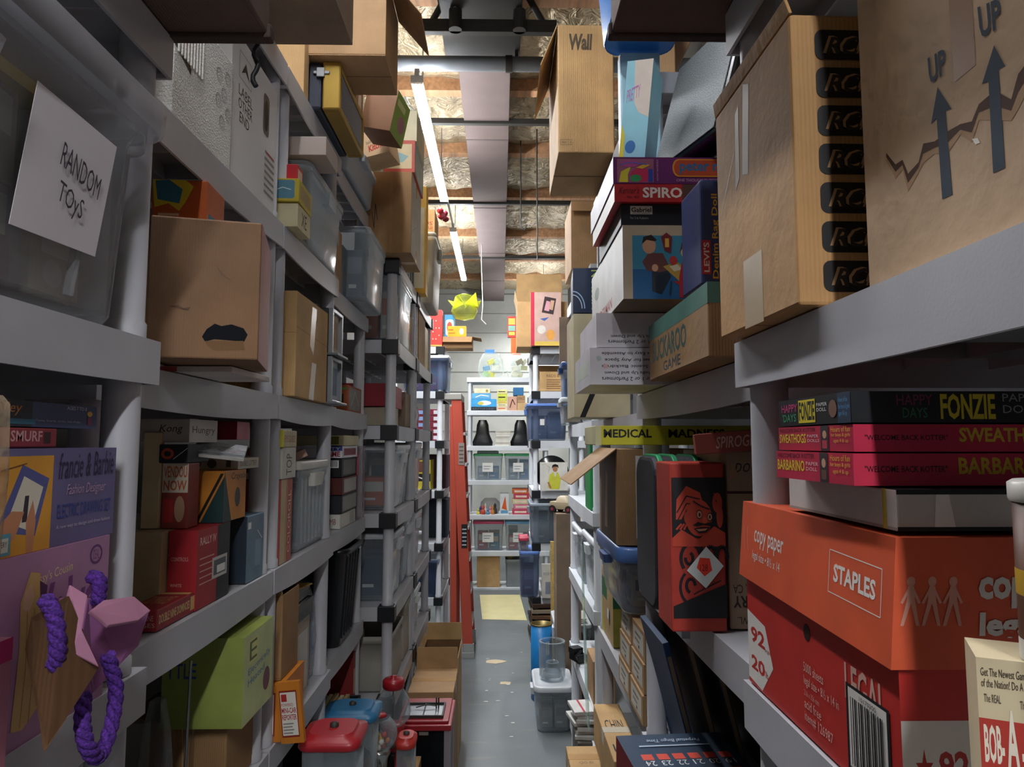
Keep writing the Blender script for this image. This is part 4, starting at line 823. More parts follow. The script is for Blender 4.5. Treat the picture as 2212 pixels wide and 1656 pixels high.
b = MB(); b.box(-.05, -.045, .0065, .05, .035, .012, mat('#dfe3e6', .1, 'wrap')); b.box(-.05, -.046, 0, .05, -.036, .006, P('#d8d4cc')); b.build('blister', t)
gbox('game_box', 'pale grey box with hand lettering, topmost on the second left shelf', 'game box', (328, 421, 475, 0, 0), P('#b3aba0'), z=.0, X=-.61, Y=1.378, D=.135, W=.13, hgt=.046, front=[('t', .55, .35, .9, .75, 'Kong', P('#4a2a24'), {'s': .2})], side=[('r', 0, 0, 1, 1, P('#e3ddd6')), ('t', .1, .3, .9, .7, 'Hungry', P('#5a4a44'))])
gbox('game_box', 'crimson box with pink end right of the hand lettered box', 'game box', (473, 531, 556, 0, 0), P('#8a1730'), z=.006, X=-.60, Y=1.60, D=.08, W=.075, hgt=.042, mt={'side': P('#d88a98')})
# --- shelf C and below, second unit
d = carton('carton', 'brown carton under the green tipped box', 'box', (425, 532, 540, 1500, 0), CARD2, z=CC+.002, X=-.585, Y=1.56, D=.19, W=.24, hgt=.155, tape=False, front=[('r', .05, 0, .25, 1, P('#5a3a24')), ('l', [(.6,1),(.62,.2)], .002, P('#c8a880')), ('l', [(.7,1),(.68,.1)], .002, P('#c8a880'))])
gbox('shoe_box', 'lime green box with TTLE written on it', 'box', (433, 545, 590, 0, 0), P('#8f9a4c'), z=d.t+.002, X=-.54, Y=1.52, D=.19, W=.17, hgt=.185, mt={'side': P('#c5cf92')},
     front=[('t', .05, .55, .42, .72, 'TTLE', P('#2f4a8a'), {'b': .01})], side=[('r', .15, .65, .45, .92, P('#d8d88a')), ('t', .18, .68, .42, .9, 'E', P('#5a6a3a')), ('t', .15, .50, .9, .6, 'Electrically', P('#4f7fb0'), {'sk': .06}), ('t', .15, .40, .7, .48, 'Heated', P('#4f7fb0'), {'sk': .04}), ('e', .78, .3, .12, .14, P('#7a4a5a'))])
gbox('grey_panel', 'grey board standing at the bottom left behind the hanging doll case', 'panel', (275, 350, 352, 1500, 0), mat('#77736a', .7), z=CC+.002, X=-.70, Y=1.44, D=.02, W=.09, hgt=.20)
t = empty('bagged_figure', 'shiny film wrapped figure beside the grey board', 'toy', (-.66, 1.40, H0+CC+.002))
b = MB(); b.loft([(0, .025, .02, .01), (.1, .03, .022, .01), (.2, .022, .02, .01), (.26, .01, .015, .004)], mat('#9aa0a6', .08, 'wrap'), 4); b.build('film', t)
b = MB(); b.lathe([(.012, 0), (.018, .05), (.008, .09), (.014, .11), (.002, .13)], P('#8a6a50'), 12); b.build('figure', t)
b = MB(); b.tube([(-.63, 1.46, H0+CC), (-.625, 1.46, H0-.44)], .003, STEEL, 8); tag(b.build('metal_rod'), 'thin metal rod standing beside the film wrapped figure', 'rod')

# ================================================================== LEFT, third unit
carton('carton', 'tall tan carton on the top shelf left of the suitcase', 'box', (560, 681, 684, 0, 0), CARD3, z=T+.002, X=-.575, Y=1.96, D=.05, W=.25, hgt=.27, tape=False)
t_d = dim((680, 717, 768, 0, 0), z=T+.003, X=-.487, Y=2.03, D=.36, W=.30, hgt=.148); loc = place(t_d, 0)
t = empty('suitcase', 'navy suitcase with grey tweed lid and gold trim on the top left shelf', 'suitcase', loc)
w, q2, h = .15, .18, .148; GOLD = mat('#a98a3c', .35, 'plain', .5); NAVY = mat('#1d2436', .6)
b = MB(); b.box(-w, -q2, 0, w-.055, q2, h, NAVY); b.build('shell', t, bevel=.008)
b = MB(); b.box(w-.055, -q2+.012, .010, w-.004, q2-.012, h-.010, NAVY); b.box(w-.012, -q2+.022, .020, w+.0, q2-.022, h-.020, mat('#8b8d92', .9, 'fabric')); b.build('lid', t, bevel=.006)
b = MB(); x0, x1 = w-.052, w+.003
b.box(x0, -q2-.002, -.001, x1, -q2+.018, h+.001, GOLD); b.box(x0, q2-.018, -.001, x1, q2+.002, h+.001, GOLD); b.box(x0, -q2+.018, -.001, x1, q2-.018, .016, GOLD); b.box(x0, -q2+.018, h-.016, x1, q2-.018, h+.001, GOLD); b.build('gold_trim', t, bevel=.005)
b = MB(); b.box(w-.07, -q2-.008, h-.05, w-.045, -q2, h-.02, STEEL); b.box(w-.08, -q2-.006, h-.04, w-.03, -q2-.001, h-.03, STEEL); b.build('latch', t, bevel=.002)
carton('carton', 'tan carton with peeling tape stacked on the suitcase', 'box', (727, 751, 783, 0, 0), CARD, z=T+.155, X=-.487, Y=2.26, D=.12, W=.22, hgt=.26, tape_m=TAPEC)
# U shelf of unit three
d = gbox('toy_box', 'cream box with a handwritten mark under the yellow and blue box', 'box', (568, 611, 643, 0, 0), P('#cbbf98'), z=U+.002, X=-.535, Y=1.80, D=.12, W=.12, hgt=.064, side=[('t', .3, .2, .7, .8, 'XE', K)])
d = gbox('toy_box', 'small box with blue face and yellow frame on the third left unit', 'toy box', (568, 611, 643, 0, 0), P('#b8a32c'), z=d.t+.001, X=-.53, Y=1.79, D=.14, W=.085, hgt=.062, rot=2,
     front=[('R', .08, .12, .86, .92, P('#4f7f92'), .12), ('l', [(.2,.45),(.5,.6),(.75,.5)], .002, P('#cfe0d8'))], side=[('r', .1, .2, .9, .8, P('#a08a5a'))]); zz = d.t
gbox('toy_box', 'small red box behind the yellow framed box', 'toy box', (580, 614, 620, 0, 0), P('#c0202c'), z=zz+.001, X=-.545, Y=1.82, D=.05, W=.09, hgt=.05, side=[('r', .1, .1, .9, .8, P('#d8b8a0'))])
tote('storage_bin', 'clear lidded bin holding blue items, third left unit upper shelf', 'storage bin', (640, 670, 720, 0, 0), CLEAR, CLEAR, z=U+.003, X=-.545, Y=1.95, D=.44, W=.30, hgt=.245, ribs=0, fill=(6, ['#2f3a5a', '#b8b0c0', '#3f6f9a', '#d8c8a0', '#22262e'], 'toy_packet', 'packet inside the clear bin under the white flat carton', 'packet'))
gbox('flat_carton', 'flat pale carton jutting out on top of the clear bin', 'box', (585, 687, 706, 0, 0), mat('#b9aaa0', .7), z=U+.252, X=-.498, Y=1.93, D=.14, W=.14, hgt=.055)
carton('carton', 'narrow tan carton between the clear bins, third left unit', 'box', (690, 708, 739, 0, 0), CARD, z=U-.018, X=-.60, Y=2.44, D=.15, W=.16, hgt=.24, tape_m=TAPEC)
# A shelf of unit three
carton('carton', 'tall tan carton with crumpled clear tape on the middle left shelf', 'box', (617, 643, 705, 0, 0), CARD3, z=A+.002, X=-.545, Y=1.85, D=.335, W=.24, hgt=.285, tape=False, front=[('l', [(0,.63),(1,.60)], .001, INS)], side=[('l', [(0,.66),(1,.62)], .001, INS), ('p', [(.45,.95),(.60,.95),(.52,.45),(.40,.55)], TAPEC), ('p', [(.40,.0),(.55,.0),(.62,.38),(.48,.38)], TAPEC)])
for k in range(2):
    z0 = A+.003+k*.155; t = empty('picture_case', ['black framed picture case, lower of the two on the middle left shelf', 'black framed picture case, upper of the two on the middle left shelf'][k], 'picture frame', (-.622, 2.268, H0+z0))
    b = MB(); b.box(-.09, -.072, 0, .075, .072, .15, BLACK); b.build('case', t, bevel=.003)
    b = MB(); FRM = mat('#8f9296', .35, 'plain', .4)
    b.box(.075, -.072, 0, .09, -.058, .15, FRM); b.box(.075, .058, 0, .09, .072, .15, FRM); b.box(.075, -.058, 0, .09, .058, .012, FRM); b.box(.075, -.058, .138, .09, .058, .15, FRM); b.build('frame', t, bevel=.002)
    b = MB(); b.box(.0752, -.058, .012, .077, .058, .138, P('#b9c0c8' if k == 0 else '#c9b8a0')); b.box(.0771, -.045, .03, .0776, .05, .12, P('#6f8296' if k == 0 else '#a88a66')); b.build('picture', t)
    b = MB(); b.box(.0, -.075, -.002, .108, .075, .006, mat('#6b7076', .4)); b.build('ledge', t, bevel=.002)
# fourth unit A shelf
d = gbox('display_box', 'orange brown windowed toy box on the fourth left unit', 'toy box', (736, 785, 808, 0, 0), P('#a5572c'), z=A+.002, X=-.600, Y=2.75, D=.26, W=.12, hgt=.105, front=[('r', .05, .2, .85, .65, P('#3a241a')), ('l', [(.1,.3),(.3,.55),(.5,.35),(.75,.6)], .002, P('#c87a5a')), ('r', .5, .82, .95, .9, P('#5a8a4a'))], side=[('r', .08, .08, .92, .92, P('#8f8a86')), ('l', [(.2,.2),(.5,.8),(.8,.3)], .003, P('#d8d4d0'))])
gbox('toy_packet', 'dark pack with gold print above the windowed toy box', 'pack', (745, 790, 800, 0, 0), P('#1c1f26'), z=A+.11, X=-.66, Y=2.8, D=.12, W=.13, hgt=.14, front=[('e', .8, .7, .08, .12, P('#c8a83a'))])
# B shelf of unit three: eye box stack, red boxes, ribbed bin
for k, (x0, m, lb) in enumerate(((601, '#a8423a', 'tall red game box at the near end of the third left unit'), (634, '#b5564a', 'tall red game box with cream spine lettering beside its twin'))):
    gbox('game_box', lb, 'game box', (601, 634, 659, 0, 0), P(m), z=B_+.002, X=-.573, Y=1.835+.058*k, D=.055, W=.14, hgt=.22, side=[('r', .0, 0, .12, 1, P('#c8b088')), ('t', .3, .1, .75, .85, 'COLOROLL', P('#e6d2b0'), {'rot': 90})] if k else [('r', .2, 0, 1, 1, P('#c8b088'))], front=[('r', .1, .1, .8, .3, P('#c8a86a'))])
d = gbox('card_box', 'white and black small box standing on the tall red boxes', 'box', (611, 648, 675, 0, 0), P('#cfcabf'), z=B_+.224, X=-.57, Y=1.84, D=.12, W=.12, hgt=.082, front=[('r', .1, .2, .6, .7, P('#4a4a4a')), ('r', .2, .75, .9, .95, P('#b8402f'))], side=[('t', .3, .1, .7, .8, 'TOP', P('#4a4a48'), {'rot': 90})])
gbox('tin_box', 'yellow box with a round eye print on the third left unit', 'box', (612, 643, 675, 0, 0), P('#c0b428'), z=d.t+.001, X=-.565, Y=1.83, D=.155, W=.085, hgt=.045, rot=4, mt={'side': P('#bfae86')}, front=[('e', .45, .5, .26, .42, K), ('e', .45, .5, .18, .3, P('#a8a8a0')), ('e', .45, .5, .09, .15, K)], side=[('t', .1, .3, .9, .7, 'EYE GLASSES', P('#a85a3a'))])
gbox('book', 'purple and red book leaning against the ribbed clear bin', 'book', (657, 671, 680, 0, 0), P('#6a2268'), z=B_+.002, X=-.59, Y=1.965, D=.03, W=.15, hgt=.24, side=[('r', 0, 0, 1, .35, P('#a82c3a')), ('p', [(.2,.3),(.8,.4),(.5,.55)], P('#d8a040'))])
tote('storage_bin', 'ribbed clear bin with pale lid on the third left unit', 'storage bin', (672, 690, 732, 0, 0), CLEAR, mat('#c9c8bf', .4), z=B_+.003, X=-.575, Y=2.02, D=.36, W=.30, hgt=.262, ribs=7, taper=.93, fill=(5, ['#4a5560', '#8a8f98', '#c8c8c8', '#3a2f4a'], 'toy_packet', 'grey packet inside the ribbed clear bin', 'packet'))
gbox('eraser_pack', 'small pinkish box tilted on the ribbed clear bin', 'box', (699, 714, 720, 0, 0), P('#c9a090'), z=B_+.27, X=-.60, Y=2.2, D=.07, W=.04, hgt=.024, rot=25, tilt=(0, -25))
# B shelf of unit four: pile of games
gl = [(-.318, .052, '#d3d0c8', 'white board game box marked MB at the bottom of the left game pile', [('r', 0, 0, .35, 1, P('#2f86a8')), ('t', .5, .3, .8, .7, 'MB', P('#8a3a3a'))], [('r', .6, .1, .9, .9, P('#b8b4ac'))]),
      (-.264, .068, '#26282c', 'black game box with horses above the white MB box', [('p', [(.1,.2),(.3,.5),(.4,.2)], P('#8a8f94')), ('p', [(.5,.2),(.7,.5),(.85,.2)], P('#8a8f94'))], [('r', .05, .1, .95, .9, P('#8f8c88'))]),
      (-.194, .062, '#5a2420', 'dark red chess set box with tan pieces printed on it', [('p', [(.1,.1),(.2,.7),(.3,.1)], P('#c08a5a')), ('p', [(.4,.1),(.5,.85),(.6,.1)], P('#c08a5a')), ('p', [(.7,.1),(.8,.6),(.9,.1)], P('#c08a5a'))], [('r', .1, .1, .9, .9, P('#a8a4a0'))]),
      (-.130, .070, '#17181c', 'black game box with a white barcode', [('r', .25, .5, .85, .9, W_)]+[('r', .30+.05*i, .55, .32+.05*i+.01*(i % 2), .88, K) for i in range(10)]+[('e', .5, .25, .28, .14, P('#4a8aa8'))], [('r', .1, .1, .9, .9, P('#6a6864'))]),
      (-.058, .044, '#dcd9e0', 'white box printed GAME above the barcode box', [('r', 0, .6, 1, 1, P('#3a4a9a')), ('t', .05, .1, .9, .55, 'GAME', P('#a02a3a'), {'b': .03}), ('t', .1, .66, .9, .9, 'CITY', W_)], [('r', .1, .2, .9, .8, P('#8a3a4a'))]),
      (-.012, .038, '#c9bf9c', 'cream box with a yellow green patch, top of the left game pile', [('r', .1, .12, .75, .88, P('#6a6a2a')), ('e', .4, .5, .2, .25, P('#b8b03a'))], [])]
for k, (z0, h, c, lb, fr_, sd) in enumerate(gl):
    gbox('board_game', lb, 'board game', (731+k % 2, 769, 797, 0, 0), P(c), z=z0, X=-.588+.003*(k % 3), Y=2.60+.01*(k % 2), D=.27, W=.075 if k < 0 else .20, hgt=h, front=[tuple([i[0]]+[.62+.38*v if j in (0, 2) else v for j, v in enumerate(i[1:5])]+list(i[5:])) if i[0] in 'rRt' else i for i in fr_ if i[0] in 'rRt'], side=sd, group=None)
gbox('foil_pack', 'crinkled clear wrapped pack with pink corner beside the game pile', 'pack', (790, 800, 812, 0, 0), mat('#b9a8b0', .12, 'wrap'), z=-.315, X=-.575, Y=2.89, D=.10, W=.10, hgt=.30, front=[('r', .2, .6, .9, .9, P('#b83a5a'))])

# --- C shelf of unit three: open carton and black boxes
d = carton('carton', 'open brown carton with a raised flap on the lower third left unit', 'box', (600, 641, 650, 0, 0), CARD2, z=CC+.144, X=-.565, Y=1.86, D=.15, W=.20, hgt=.215, tape=False, open_top=True, flaps=[('f', 20, .035)])
d = gbox('storage_box', 'tan and white box supporting the black boxes', 'box', (646, 680, 700, 0, 0), P('#b9a890'), z=CC+.002, X=-.60, Y=2.06, D=.2, W=.2, hgt=.225, side=[('r', .3, 0, .9, .8, P('#d8d4cc'))])
for k, (x0, m, h, lb) in enumerate(((0, '#141518', .05, 'black flat box with lid on the lower third left unit'), (1, '#0f1012', .038, 'black tray box holding a yellow envelope'))):
    d = gbox('flat_box', lb, 'box', (640, 680, 704, 0, 0), mat(m, .35), z=d.t+.002, X=-.585-.012*k, Y=2.02, D=.22, W=.24, hgt=h, lid=(h*.4, mat(m, .3)))
gbox('envelope', 'yellow envelope lying on the black tray box', 'envelope', (640, 670, 690, 0, 0), mat('#b8923f', .7), z=d.t+.002, X=-.61, Y=2.04, D=.16, W=.12, hgt=.004, rot=-12)
t = empty('bagged_item', 'blue curved toy in clear wrap at the lower third left unit', 'toy', (-.66, 2.33, H0+CC+.002))
b = MB(); b.loft([(0, .05, .04, .02), (.12, .06, .05, .02), (.24, .05, .04, .02), (.30, .03, .02, .01)], mat('#d0d4d8', .08, 'wrap'), 5); b.build('wrap', t)
b = MB(); b.tube([(.01, -.02, .01), (.025, -.02, .10), (.02, -.01, .2), (-.01, 0, .27)], [.03, .035, .03, .015], P('#3f5f8f'), 14); b.build('toy', t)
# C shelf of unit four: black rubbish bin with a blue jug
t = empty('rubbish_bin', 'black ribbed rubbish bin on the fourth left unit', 'bin', (-.68, 2.74, H0+CC+.003)); KB = mat('#17191c', .3)
b = MB(); b.loft([(.0, .085, .10, .03), (.01, .09, .105, .03), (.34, .115, .145, .04), (.345, .128, .158, .045), (.36, .13, .16, .045), (.362, .118, .148, .04), (.34, .108, .138, .04), (.02, .082, .10, .03)], KB, 6); b.build('body', t)
for k in range(-2, 3):
    b = MB(); b.hexa([(.09, .04*k-.004, .03), (.096, .04*k-.003, .03), (.096, .04*k+.003, .03), (.09, .04*k+.004, .03)], [(.113, .05*k-.004, .33), (.119, .05*k-.003, .33), (.119, .05*k+.003, .33), (.113, .05*k+.004, .33)], KB); b.build('rib', t)
t2 = empty('water_jug', 'blue plastic jug sitting in the black rubbish bin', 'jug', (-.68, 2.72, H0+CC+.24))
b = MB(); b.loft([(0, .06, .07, .03), (.08, .065, .075, .03), (.11, .05, .05, .03), (.135, .022, .022, .02), (.15, .022, .022, .02)], mat('#2b62a8', .35), 5); b.build('body', t2)
b = MB(); b.tube([(-.03, -.04, .10), (-.02, -.06, .135), (.02, -.05, .14), (.03, -.02, .12)], .008, mat('#2b62a8', .35), 8); b.build('handle', t2)
# D shelf of units three and four
LBL = [('r', .08, .10, .84, .86, P('#8a2a20')), ('r', .12, .13, .80, .83, P('#e3ddd2')), ('r', .16, .68, .40, .80, P('#b8302f')), ('t', .14, .60, .66, .65, 'POWERED', P('#b8302f')), ('t', .14, .49, .78, .58, 'MINI-CAR', P('#a8282f'), {'b': .02}), ('t', .14, .38, .78, .47, 'REPORTER', P('#a8282f'), {'b': .02})]+[('r', .16, .31-.05*i, .62-.06*(i % 2), .33-.05*i, P('#8a8680')) for i in range(4)]
gbox('toy_box', 'orange edged box with a white REPORTER label on its front', 'toy box', (587, 636, 640, 0, 0), P('#c87a26'), z=CC+.002, X=-.553, Y=1.835, D=.20, W=.10, hgt=.140, front=LBL)
gbox('toy_pack', 'orange card with a white REPORTER label hanging beside the matching box', 'pack', (637, 682, 686, 0, 0), P('#c87a26'), z=CC+.012, X=-.484, Y=1.80, D=.012, W=.060, hgt=.148, rot=-8, tilt=(0, -7), front=LBL)
t = empty('file_tray', 'black tray of tan file papers on the fourth left unit', 'tray', (-.67, 2.78, H0-1.085))
b = MB(); b.box(-.13, -.13, 0, .11, .13, .004, BLACK); b.box(-.13, -.13, .004, -.124, .13, .07, BLACK); b.box(.104, -.13, .004, .11, .13, .07, BLACK); b.box(-.124, -.13, .004, .104, -.124, .05, BLACK); b.box(-.124, .124, .004, .104, .13, .07, BLACK)
b.build('tray', t, bevel=.003)
for k in range(8): b = MB(); b.box(-.10+.022*k, -.115, .006, -.085+.022*k, .115, .075+.004*(k % 3), P('#c3a878' if k % 2 else '#d8c49a')); tag(b.build('file_folder', None, (-.67, 2.78, H0-1.085), 0, .001), 'tan paper folder standing in the black file tray', 'folder', 'folders in the black tray')
gbox('storage_box', 'dark box holding up the black file tray', 'box', (700, 776, 800, 0, 0), P('#2a2826'), z=DD+.002, X=-.59, Y=2.65, D=.26, W=.2, hgt=.108)
gbox('book', 'red book standing behind the file tray', 'book', (756, 772, 781, 0, 0), P('#8a2a2c'), z=DD+.002, X=-.60, Y=2.95, D=.04, W=.16, hgt=.33, side=[('r', .1, .5, .9, .8, P('#c8a890'))])

# ================================================================== things standing out in front of the lower left shelves
GL = mat('#c9d3d8', .05, 'clear')
def dispenser(name, label, x, y, z, w, d_, h, lidc, basec=None, rim=.02):
    t = empty(name, label, 'candy dispenser', (x, y, H0+z)); lm = mat(lidc, .35)
    b = MB(); b.loft([(0, w*.42, d_*.42, .02), (h-.03, w*.46, d_*.46, .025), (h-.03, w*.44, d_*.44, .02), (.01, w*.40, d_*.40, .02)], GL, 5, cap1=False); b.build('glass_body', t)
    b = MB(); b.loft([(h-.035, w*.5, d_*.5, .03), (h-.03, w*.52, d_*.52, .03), (h-.012, w*.51, d_*.51, .03), (h-.010, w*.40, d_*.40, .03), (h, w*.37, d_*.37, .03)], lm, 6); lo_ = b.build('lid', t)
    b = MB(); b.lathe([(.012, h), (.012, h+.008), (.004, h+.012)], DKSTEEL, 12); b.build('lid_knob', lo_)
    if basec: b = MB(); b.loft([(-.03, w*.46, d_*.46, .02), (.012, w*.44, d_*.44, .02)], mat(basec, .35), 5); b.build('base', t)
    return t
dispenser('candy_dispenser', 'square glass candy dispenser with a red lid, nearest the camera', -.438, 1.92, -1.19, .155, .15, .44, '#a8242c')
dispenser('candy_dispenser', 'square glass candy dispenser with a blue lid and blue base', -.50, 2.46, -1.165, .18, .15, .275, '#2f6f98', '#1f5f9f')
carton('carton', 'tan carton under the gumball machines', 'box', (700, 900, 910, 0, 0), CARD2, z=-1.818, X=-.33, Y=2.68, D=.38, W=.235, hgt=.50, tape=True)
def gumball(label, x, y, z, s, redbody=True, balls=True):
    t = empty('gumball_machine', label, 'gumball machine', (x, y, H0+z)); RB = mat('#a01c26', .3); CH = mat('#b8b8b4', .2, 'plain', .9)
    b = MB(); m = RB if redbody else CH
    b.lathe([(.055*s, 0), (.058*s, .012*s), (.042*s, .03*s), (.030*s, .08*s), (.034*s, .13*s), (.046*s, .155*s), (.046*s, .165*s), (.001, .166*s)], m, 24); b.build('base', t)
    b = MB(); b.box(-.016*s, -.062*s, .03*s, .016*s, -.034*s, .08*s, mat('#2c2a28', .3, 'plain', .6)); b.build('chute', t, bevel=.003)
    b = MB(); b.tube([(0, -.034*s, .115*s), (0, -.050*s, .115*s)], .018*s, CH, 16); b.box(-.018*s, -.056*s, .112*s, .018*s, -.050*s, .118*s, CH); b.build('coin_knob', t)
    b = MB()
    if redbody: b.lathe([(.040*s, .166*s), (.062*s, .19*s), (.068*s, .215*s), (.060*s, .26*s), (.040*s, .295*s), (.034*s, .305*s)], GL, 28, caps=False)
    else: b.lathe([(.04*s, .166*s)]+[(.068*s*math.sin(a)+.001, .222*s-.068*s*math.cos(a)) for a in [.6+.2*i for i in range(11)]], GL, 28, caps=False)
    b.build('globe', t)
    if redbody:
        b = MB(); b.lathe([(.036*s, .300*s), (.042*s, .306*s), (.042*s, .330*s), (.036*s, .336*s), (.012*s, .338*s), (.012*s, .346*s), (.001, .348*s)], RB, 24); b.build('cap', t)
        b = MB(); b.tube([(0, 0, .166*s), (0, 0, .30*s)], .003, DKSTEEL, 8); b.build('centre_rod', t)
    else: b = MB(); b.lathe([(.02*s, .284*s), (.03*s, .288*s), (.022*s, .296*s), (.001, .298*s)], RB, 24); b.build('cap', t)
    if balls:
        for i in range(16):
            a = i*2.4; rr_ = .045*s*(i % 4)/4+.008; b = MB(); b.lathe([(.001, -.011), (.008, -.008), (.011, 0), (.008, .008), (.001, .011)], P(['#c8b040', '#c84a3a', '#e0d8c8', '#d8803a'][i % 4]), 10)
            tag(b.build('gumball', None, (x+rr_*math.cos(a), y+rr_*math.sin(a), H0+z+.182*s+.018*(i//6))), 'gumball inside the glass globe machine', 'gumball', 'gumballs in the globe')
    return t
gumball('gumball machine with a round glass globe of gumballs', -.455, 2.74, -1.315, .98, False, True)
gumball('gumball machine with a red body and red cap, taller rear one', -.432, 2.93, -1.315, 1.06, True, False)
dispenser('candy_dispenser', 'small glass dispenser with an orange red lid beside the gumball machines', -.36, 2.80, -1.315, .075, .12, .19, '#b8322a')
# red topped display cabinet
t = empty('display_cabinet', 'red topped metal display cabinet at the lower left of the aisle', 'cabinet', (-.325, 3.25, 0)); hz = .615
FRM = mat('#9a8f94', .35, 'plain', .3)
for sx in (-1, 1):
    for sy in (-1, 1): b = MB(); b.box(sx*.098-.012, sy*.13-.012, 0, sx*.098+.012, sy*.13+.012, hz-.03, FRM); b.build('corner_post', t, bevel=.002)
b = MB(); b.box(-.118, -.150, hz-.03, .118, .150, hz-.005, mat('#9c1b26', .35)); b.box(-.105, -.135, hz-.005, .105, .135, hz+.008, mat('#9c1b26', .35)); b.build('top', t, bevel=.004)
b = MB(); b.box(-.09, -.12, .01, .09, -.112, hz-.03, mat('#20242c', .08, 'smoke')); b.build('front_glass', t)
b = MB(); b.box(-.098, .118, .01, .098, .125, hz-.03, P('#15171c')); b.build('back_panel', t)
b = MB(); b.box(.098, -.118, .01, .103, .118, hz-.03, mat('#6f666c', .4, 'plain', .3)); b.build('side_panel', t)
b = MB(); b.box(-.098, -.118, .04, .098, .118, .05, P('#2a2c30')); b.build('floor_panel', t)
b = MB(); b.box(-.02, -.153, hz-.045, .02, -.150, hz-.032, STEEL); b.build('name_plate', t)
t = empty('wire_tray', 'metal tray with wire prongs lying on the red topped cabinet', 'tray', (-.335, 3.22, H0-1.197))
b = MB(); b.box(-.09, -.08, 0, .09, -.072, .012, DKSTEEL); b.box(-.09, .072, 0, .09, .08, .012, DKSTEEL); b.box(-.09, -.072, 0, -.082, .072, .012, DKSTEEL); b.box(.082, -.072, 0, .09, .072, .012, DKSTEEL); b.box(-.082, -.072, 0, .082, .072, .003, STEEL); b.box(-.002, -.072, .003, .002, .072, .010, DKSTEEL); b.build('tray', t)
for dx in (.05, .06): b = MB(); b.tube([(dx, .03, .003), (dx, .03, .05)], .003, DKSTEEL, 8); b.build('prong', t)
b = MB(); b.tube([(-.04, .02, .01), (.01, .03, .02), (.05, .03, .012)], .0025, DKSTEEL, 6); b.build('wire', t)
# open cartons behind the cabinet
carton('carton', 'closed tan carton with a raised rear flap behind the red topped cabinet', 'box', (893, 981, 993, 1436, 0), CARD, z=-1.818, X=-.225, Y=3.52, D=.36, W=.225, hgt=.60, flaps=[('k', 4, .11)])
carton('carton', 'open tan carton with raised flaps, farther one on the left floor', 'box', (900, 992, 995, 0, 0), CARD3, z=-1.818, X=-.235, Y=4.02, D=.42, W=.218, hgt=.60, tape=False, open_top=True, flaps=[('k', 6, .10), ('l', 15, .08)])
def bluecan(label, x, y, h=.52):
    t = empty('tin_can', label, 'tin', (x, y, .001))
    b = MB(); b.lathe([(.072, 0), (.076, .006), (.076, h), (.073, h), (.073, .012), (.001, .012)], mat('#1f78b8', .35), 36)
    b.build('body', t)
    b = MB(); b.lathe([(.0765, h-.006), (.079, h-.003), (.079, h+.003), (.073, h+.004), (.071, h-.09), (.0725, h-.12)], mat('#7a6a3e', .4, 'plain', .6), 36, caps=False); b.build('rim', t)
    b = MB(); b.slab([(.0766*math.sin(a), -.0766*math.cos(a), z) for a, z in ((.35, h-.20), (.75, h-.20), (.75, h-.11), (.35, h-.11))], .0008, PAPER); b.build('paper_label', t)
bluecan('open blue tin on the floor behind the left cartons', -.44, 4.85, .51)
bluecan('tall blue open tin standing on the floor at the right', .30, 5.12, .52)

# ================================================================== LEFT, units four to six upper levels
tote('storage_bin', 'grey plastic bin with overhanging rim high on the left', 'storage bin', (745, 753, 815, 0, 0), mat('#9aa3ad', .4), mat('#a8b0b8', .4), z=T+.002, X=-.545, Y=2.44, D=.56, W=.34, hgt=.155, taper=.9, ribs=0)
gbox('toy_box', 'brown box with a lime green pictured side, tipped on the grey bin', 'toy box', (771, 841, 850, 0, 0), P('#8a6246'), z=T+.165, X=-.41, Y=2.50, D=.16, W=.12, hgt=.16, rot=-8, tilt=(0, 12), mt={'side': P('#8fae52')}, side=[('e', .6, .4, .25, .2, P('#b07a8a')), ('r', .1, .7, .7, .85, P('#d8e0a0'))])
gbox('food_box', 'tan and red box with bold red lettering on the grey bin', 'box', (771, 838, 842, 0, 0), P('#c9a882'), z=T+.165, X=-.45, Y=2.74, D=.14, W=.14, hgt=.20, rot=-10, tilt=(0, -10), front=[('p', [(0,.8),(.3,.55),(.4,.9),(.1,1)], P('#b8382f')), ('p', [(.5,.75),(.8,.5),(.95,.8),(.7,1)], P('#b8382f')), ('t', .4, .08, .95, .22, 'Kitchen', P('#b8302c'), {'b': .03, 'sk': .08}), ('t', .35, .25, .9, .32, 'Italian sandwich', P('#4a3a30'), {'sk': .08})])
tote('storage_bin', 'clear bin with cloudy sides and clip lid, nearer one above the black brackets', 'storage bin', (743, 765, 815, 0, 0), CLEAR, CLEAR, z=.548, X=-.502, Y=2.63, D=.40, W=.22, hgt=.285, handles=False, fill=(5, ['#9aa0a8', '#c8a890', '#d8c8b0', '#7f8890'], 'toy_packet', 'pale packet inside the nearer cloudy bin', 'packet'))
tote('storage_bin', 'clear bin with papers, farther one resting above the black brackets', 'storage bin', (800, 830, 855, 0, 0), CLEAR, CLEAR, z=.462, X=-.452, Y=3.13, D=.44, W=.22, hgt=.31, handles=False, fill=(5, ['#c8704a', '#e0d8c8', '#d8a880', '#c8c0b0'], 'toy_packet', 'paper packet inside the farther cloudy bin', 'packet'))
carton('carton', 'tall taped carton with dark scribbles on top of the bracketed unit', 'box', (797, 881, 905, 352, 517), CARD2, z=.835, X=-.395, Y=3.02, D=.36, W=.25, hgt=.37, side=[('r', 0, 0, 1, 1, P('#b7b2a4')), ('l', [(.1,.3),(.6,.5),(.9,.2)], .002, P('#6a655a'))], front=[('l', [(.3,.5),(.34,.3),(.36,.6),(.4,.4)], .003, P('#3a2a28')), ('r', .62, 0, .66, 1, P('#a07a50'))]); zc = .835+.37
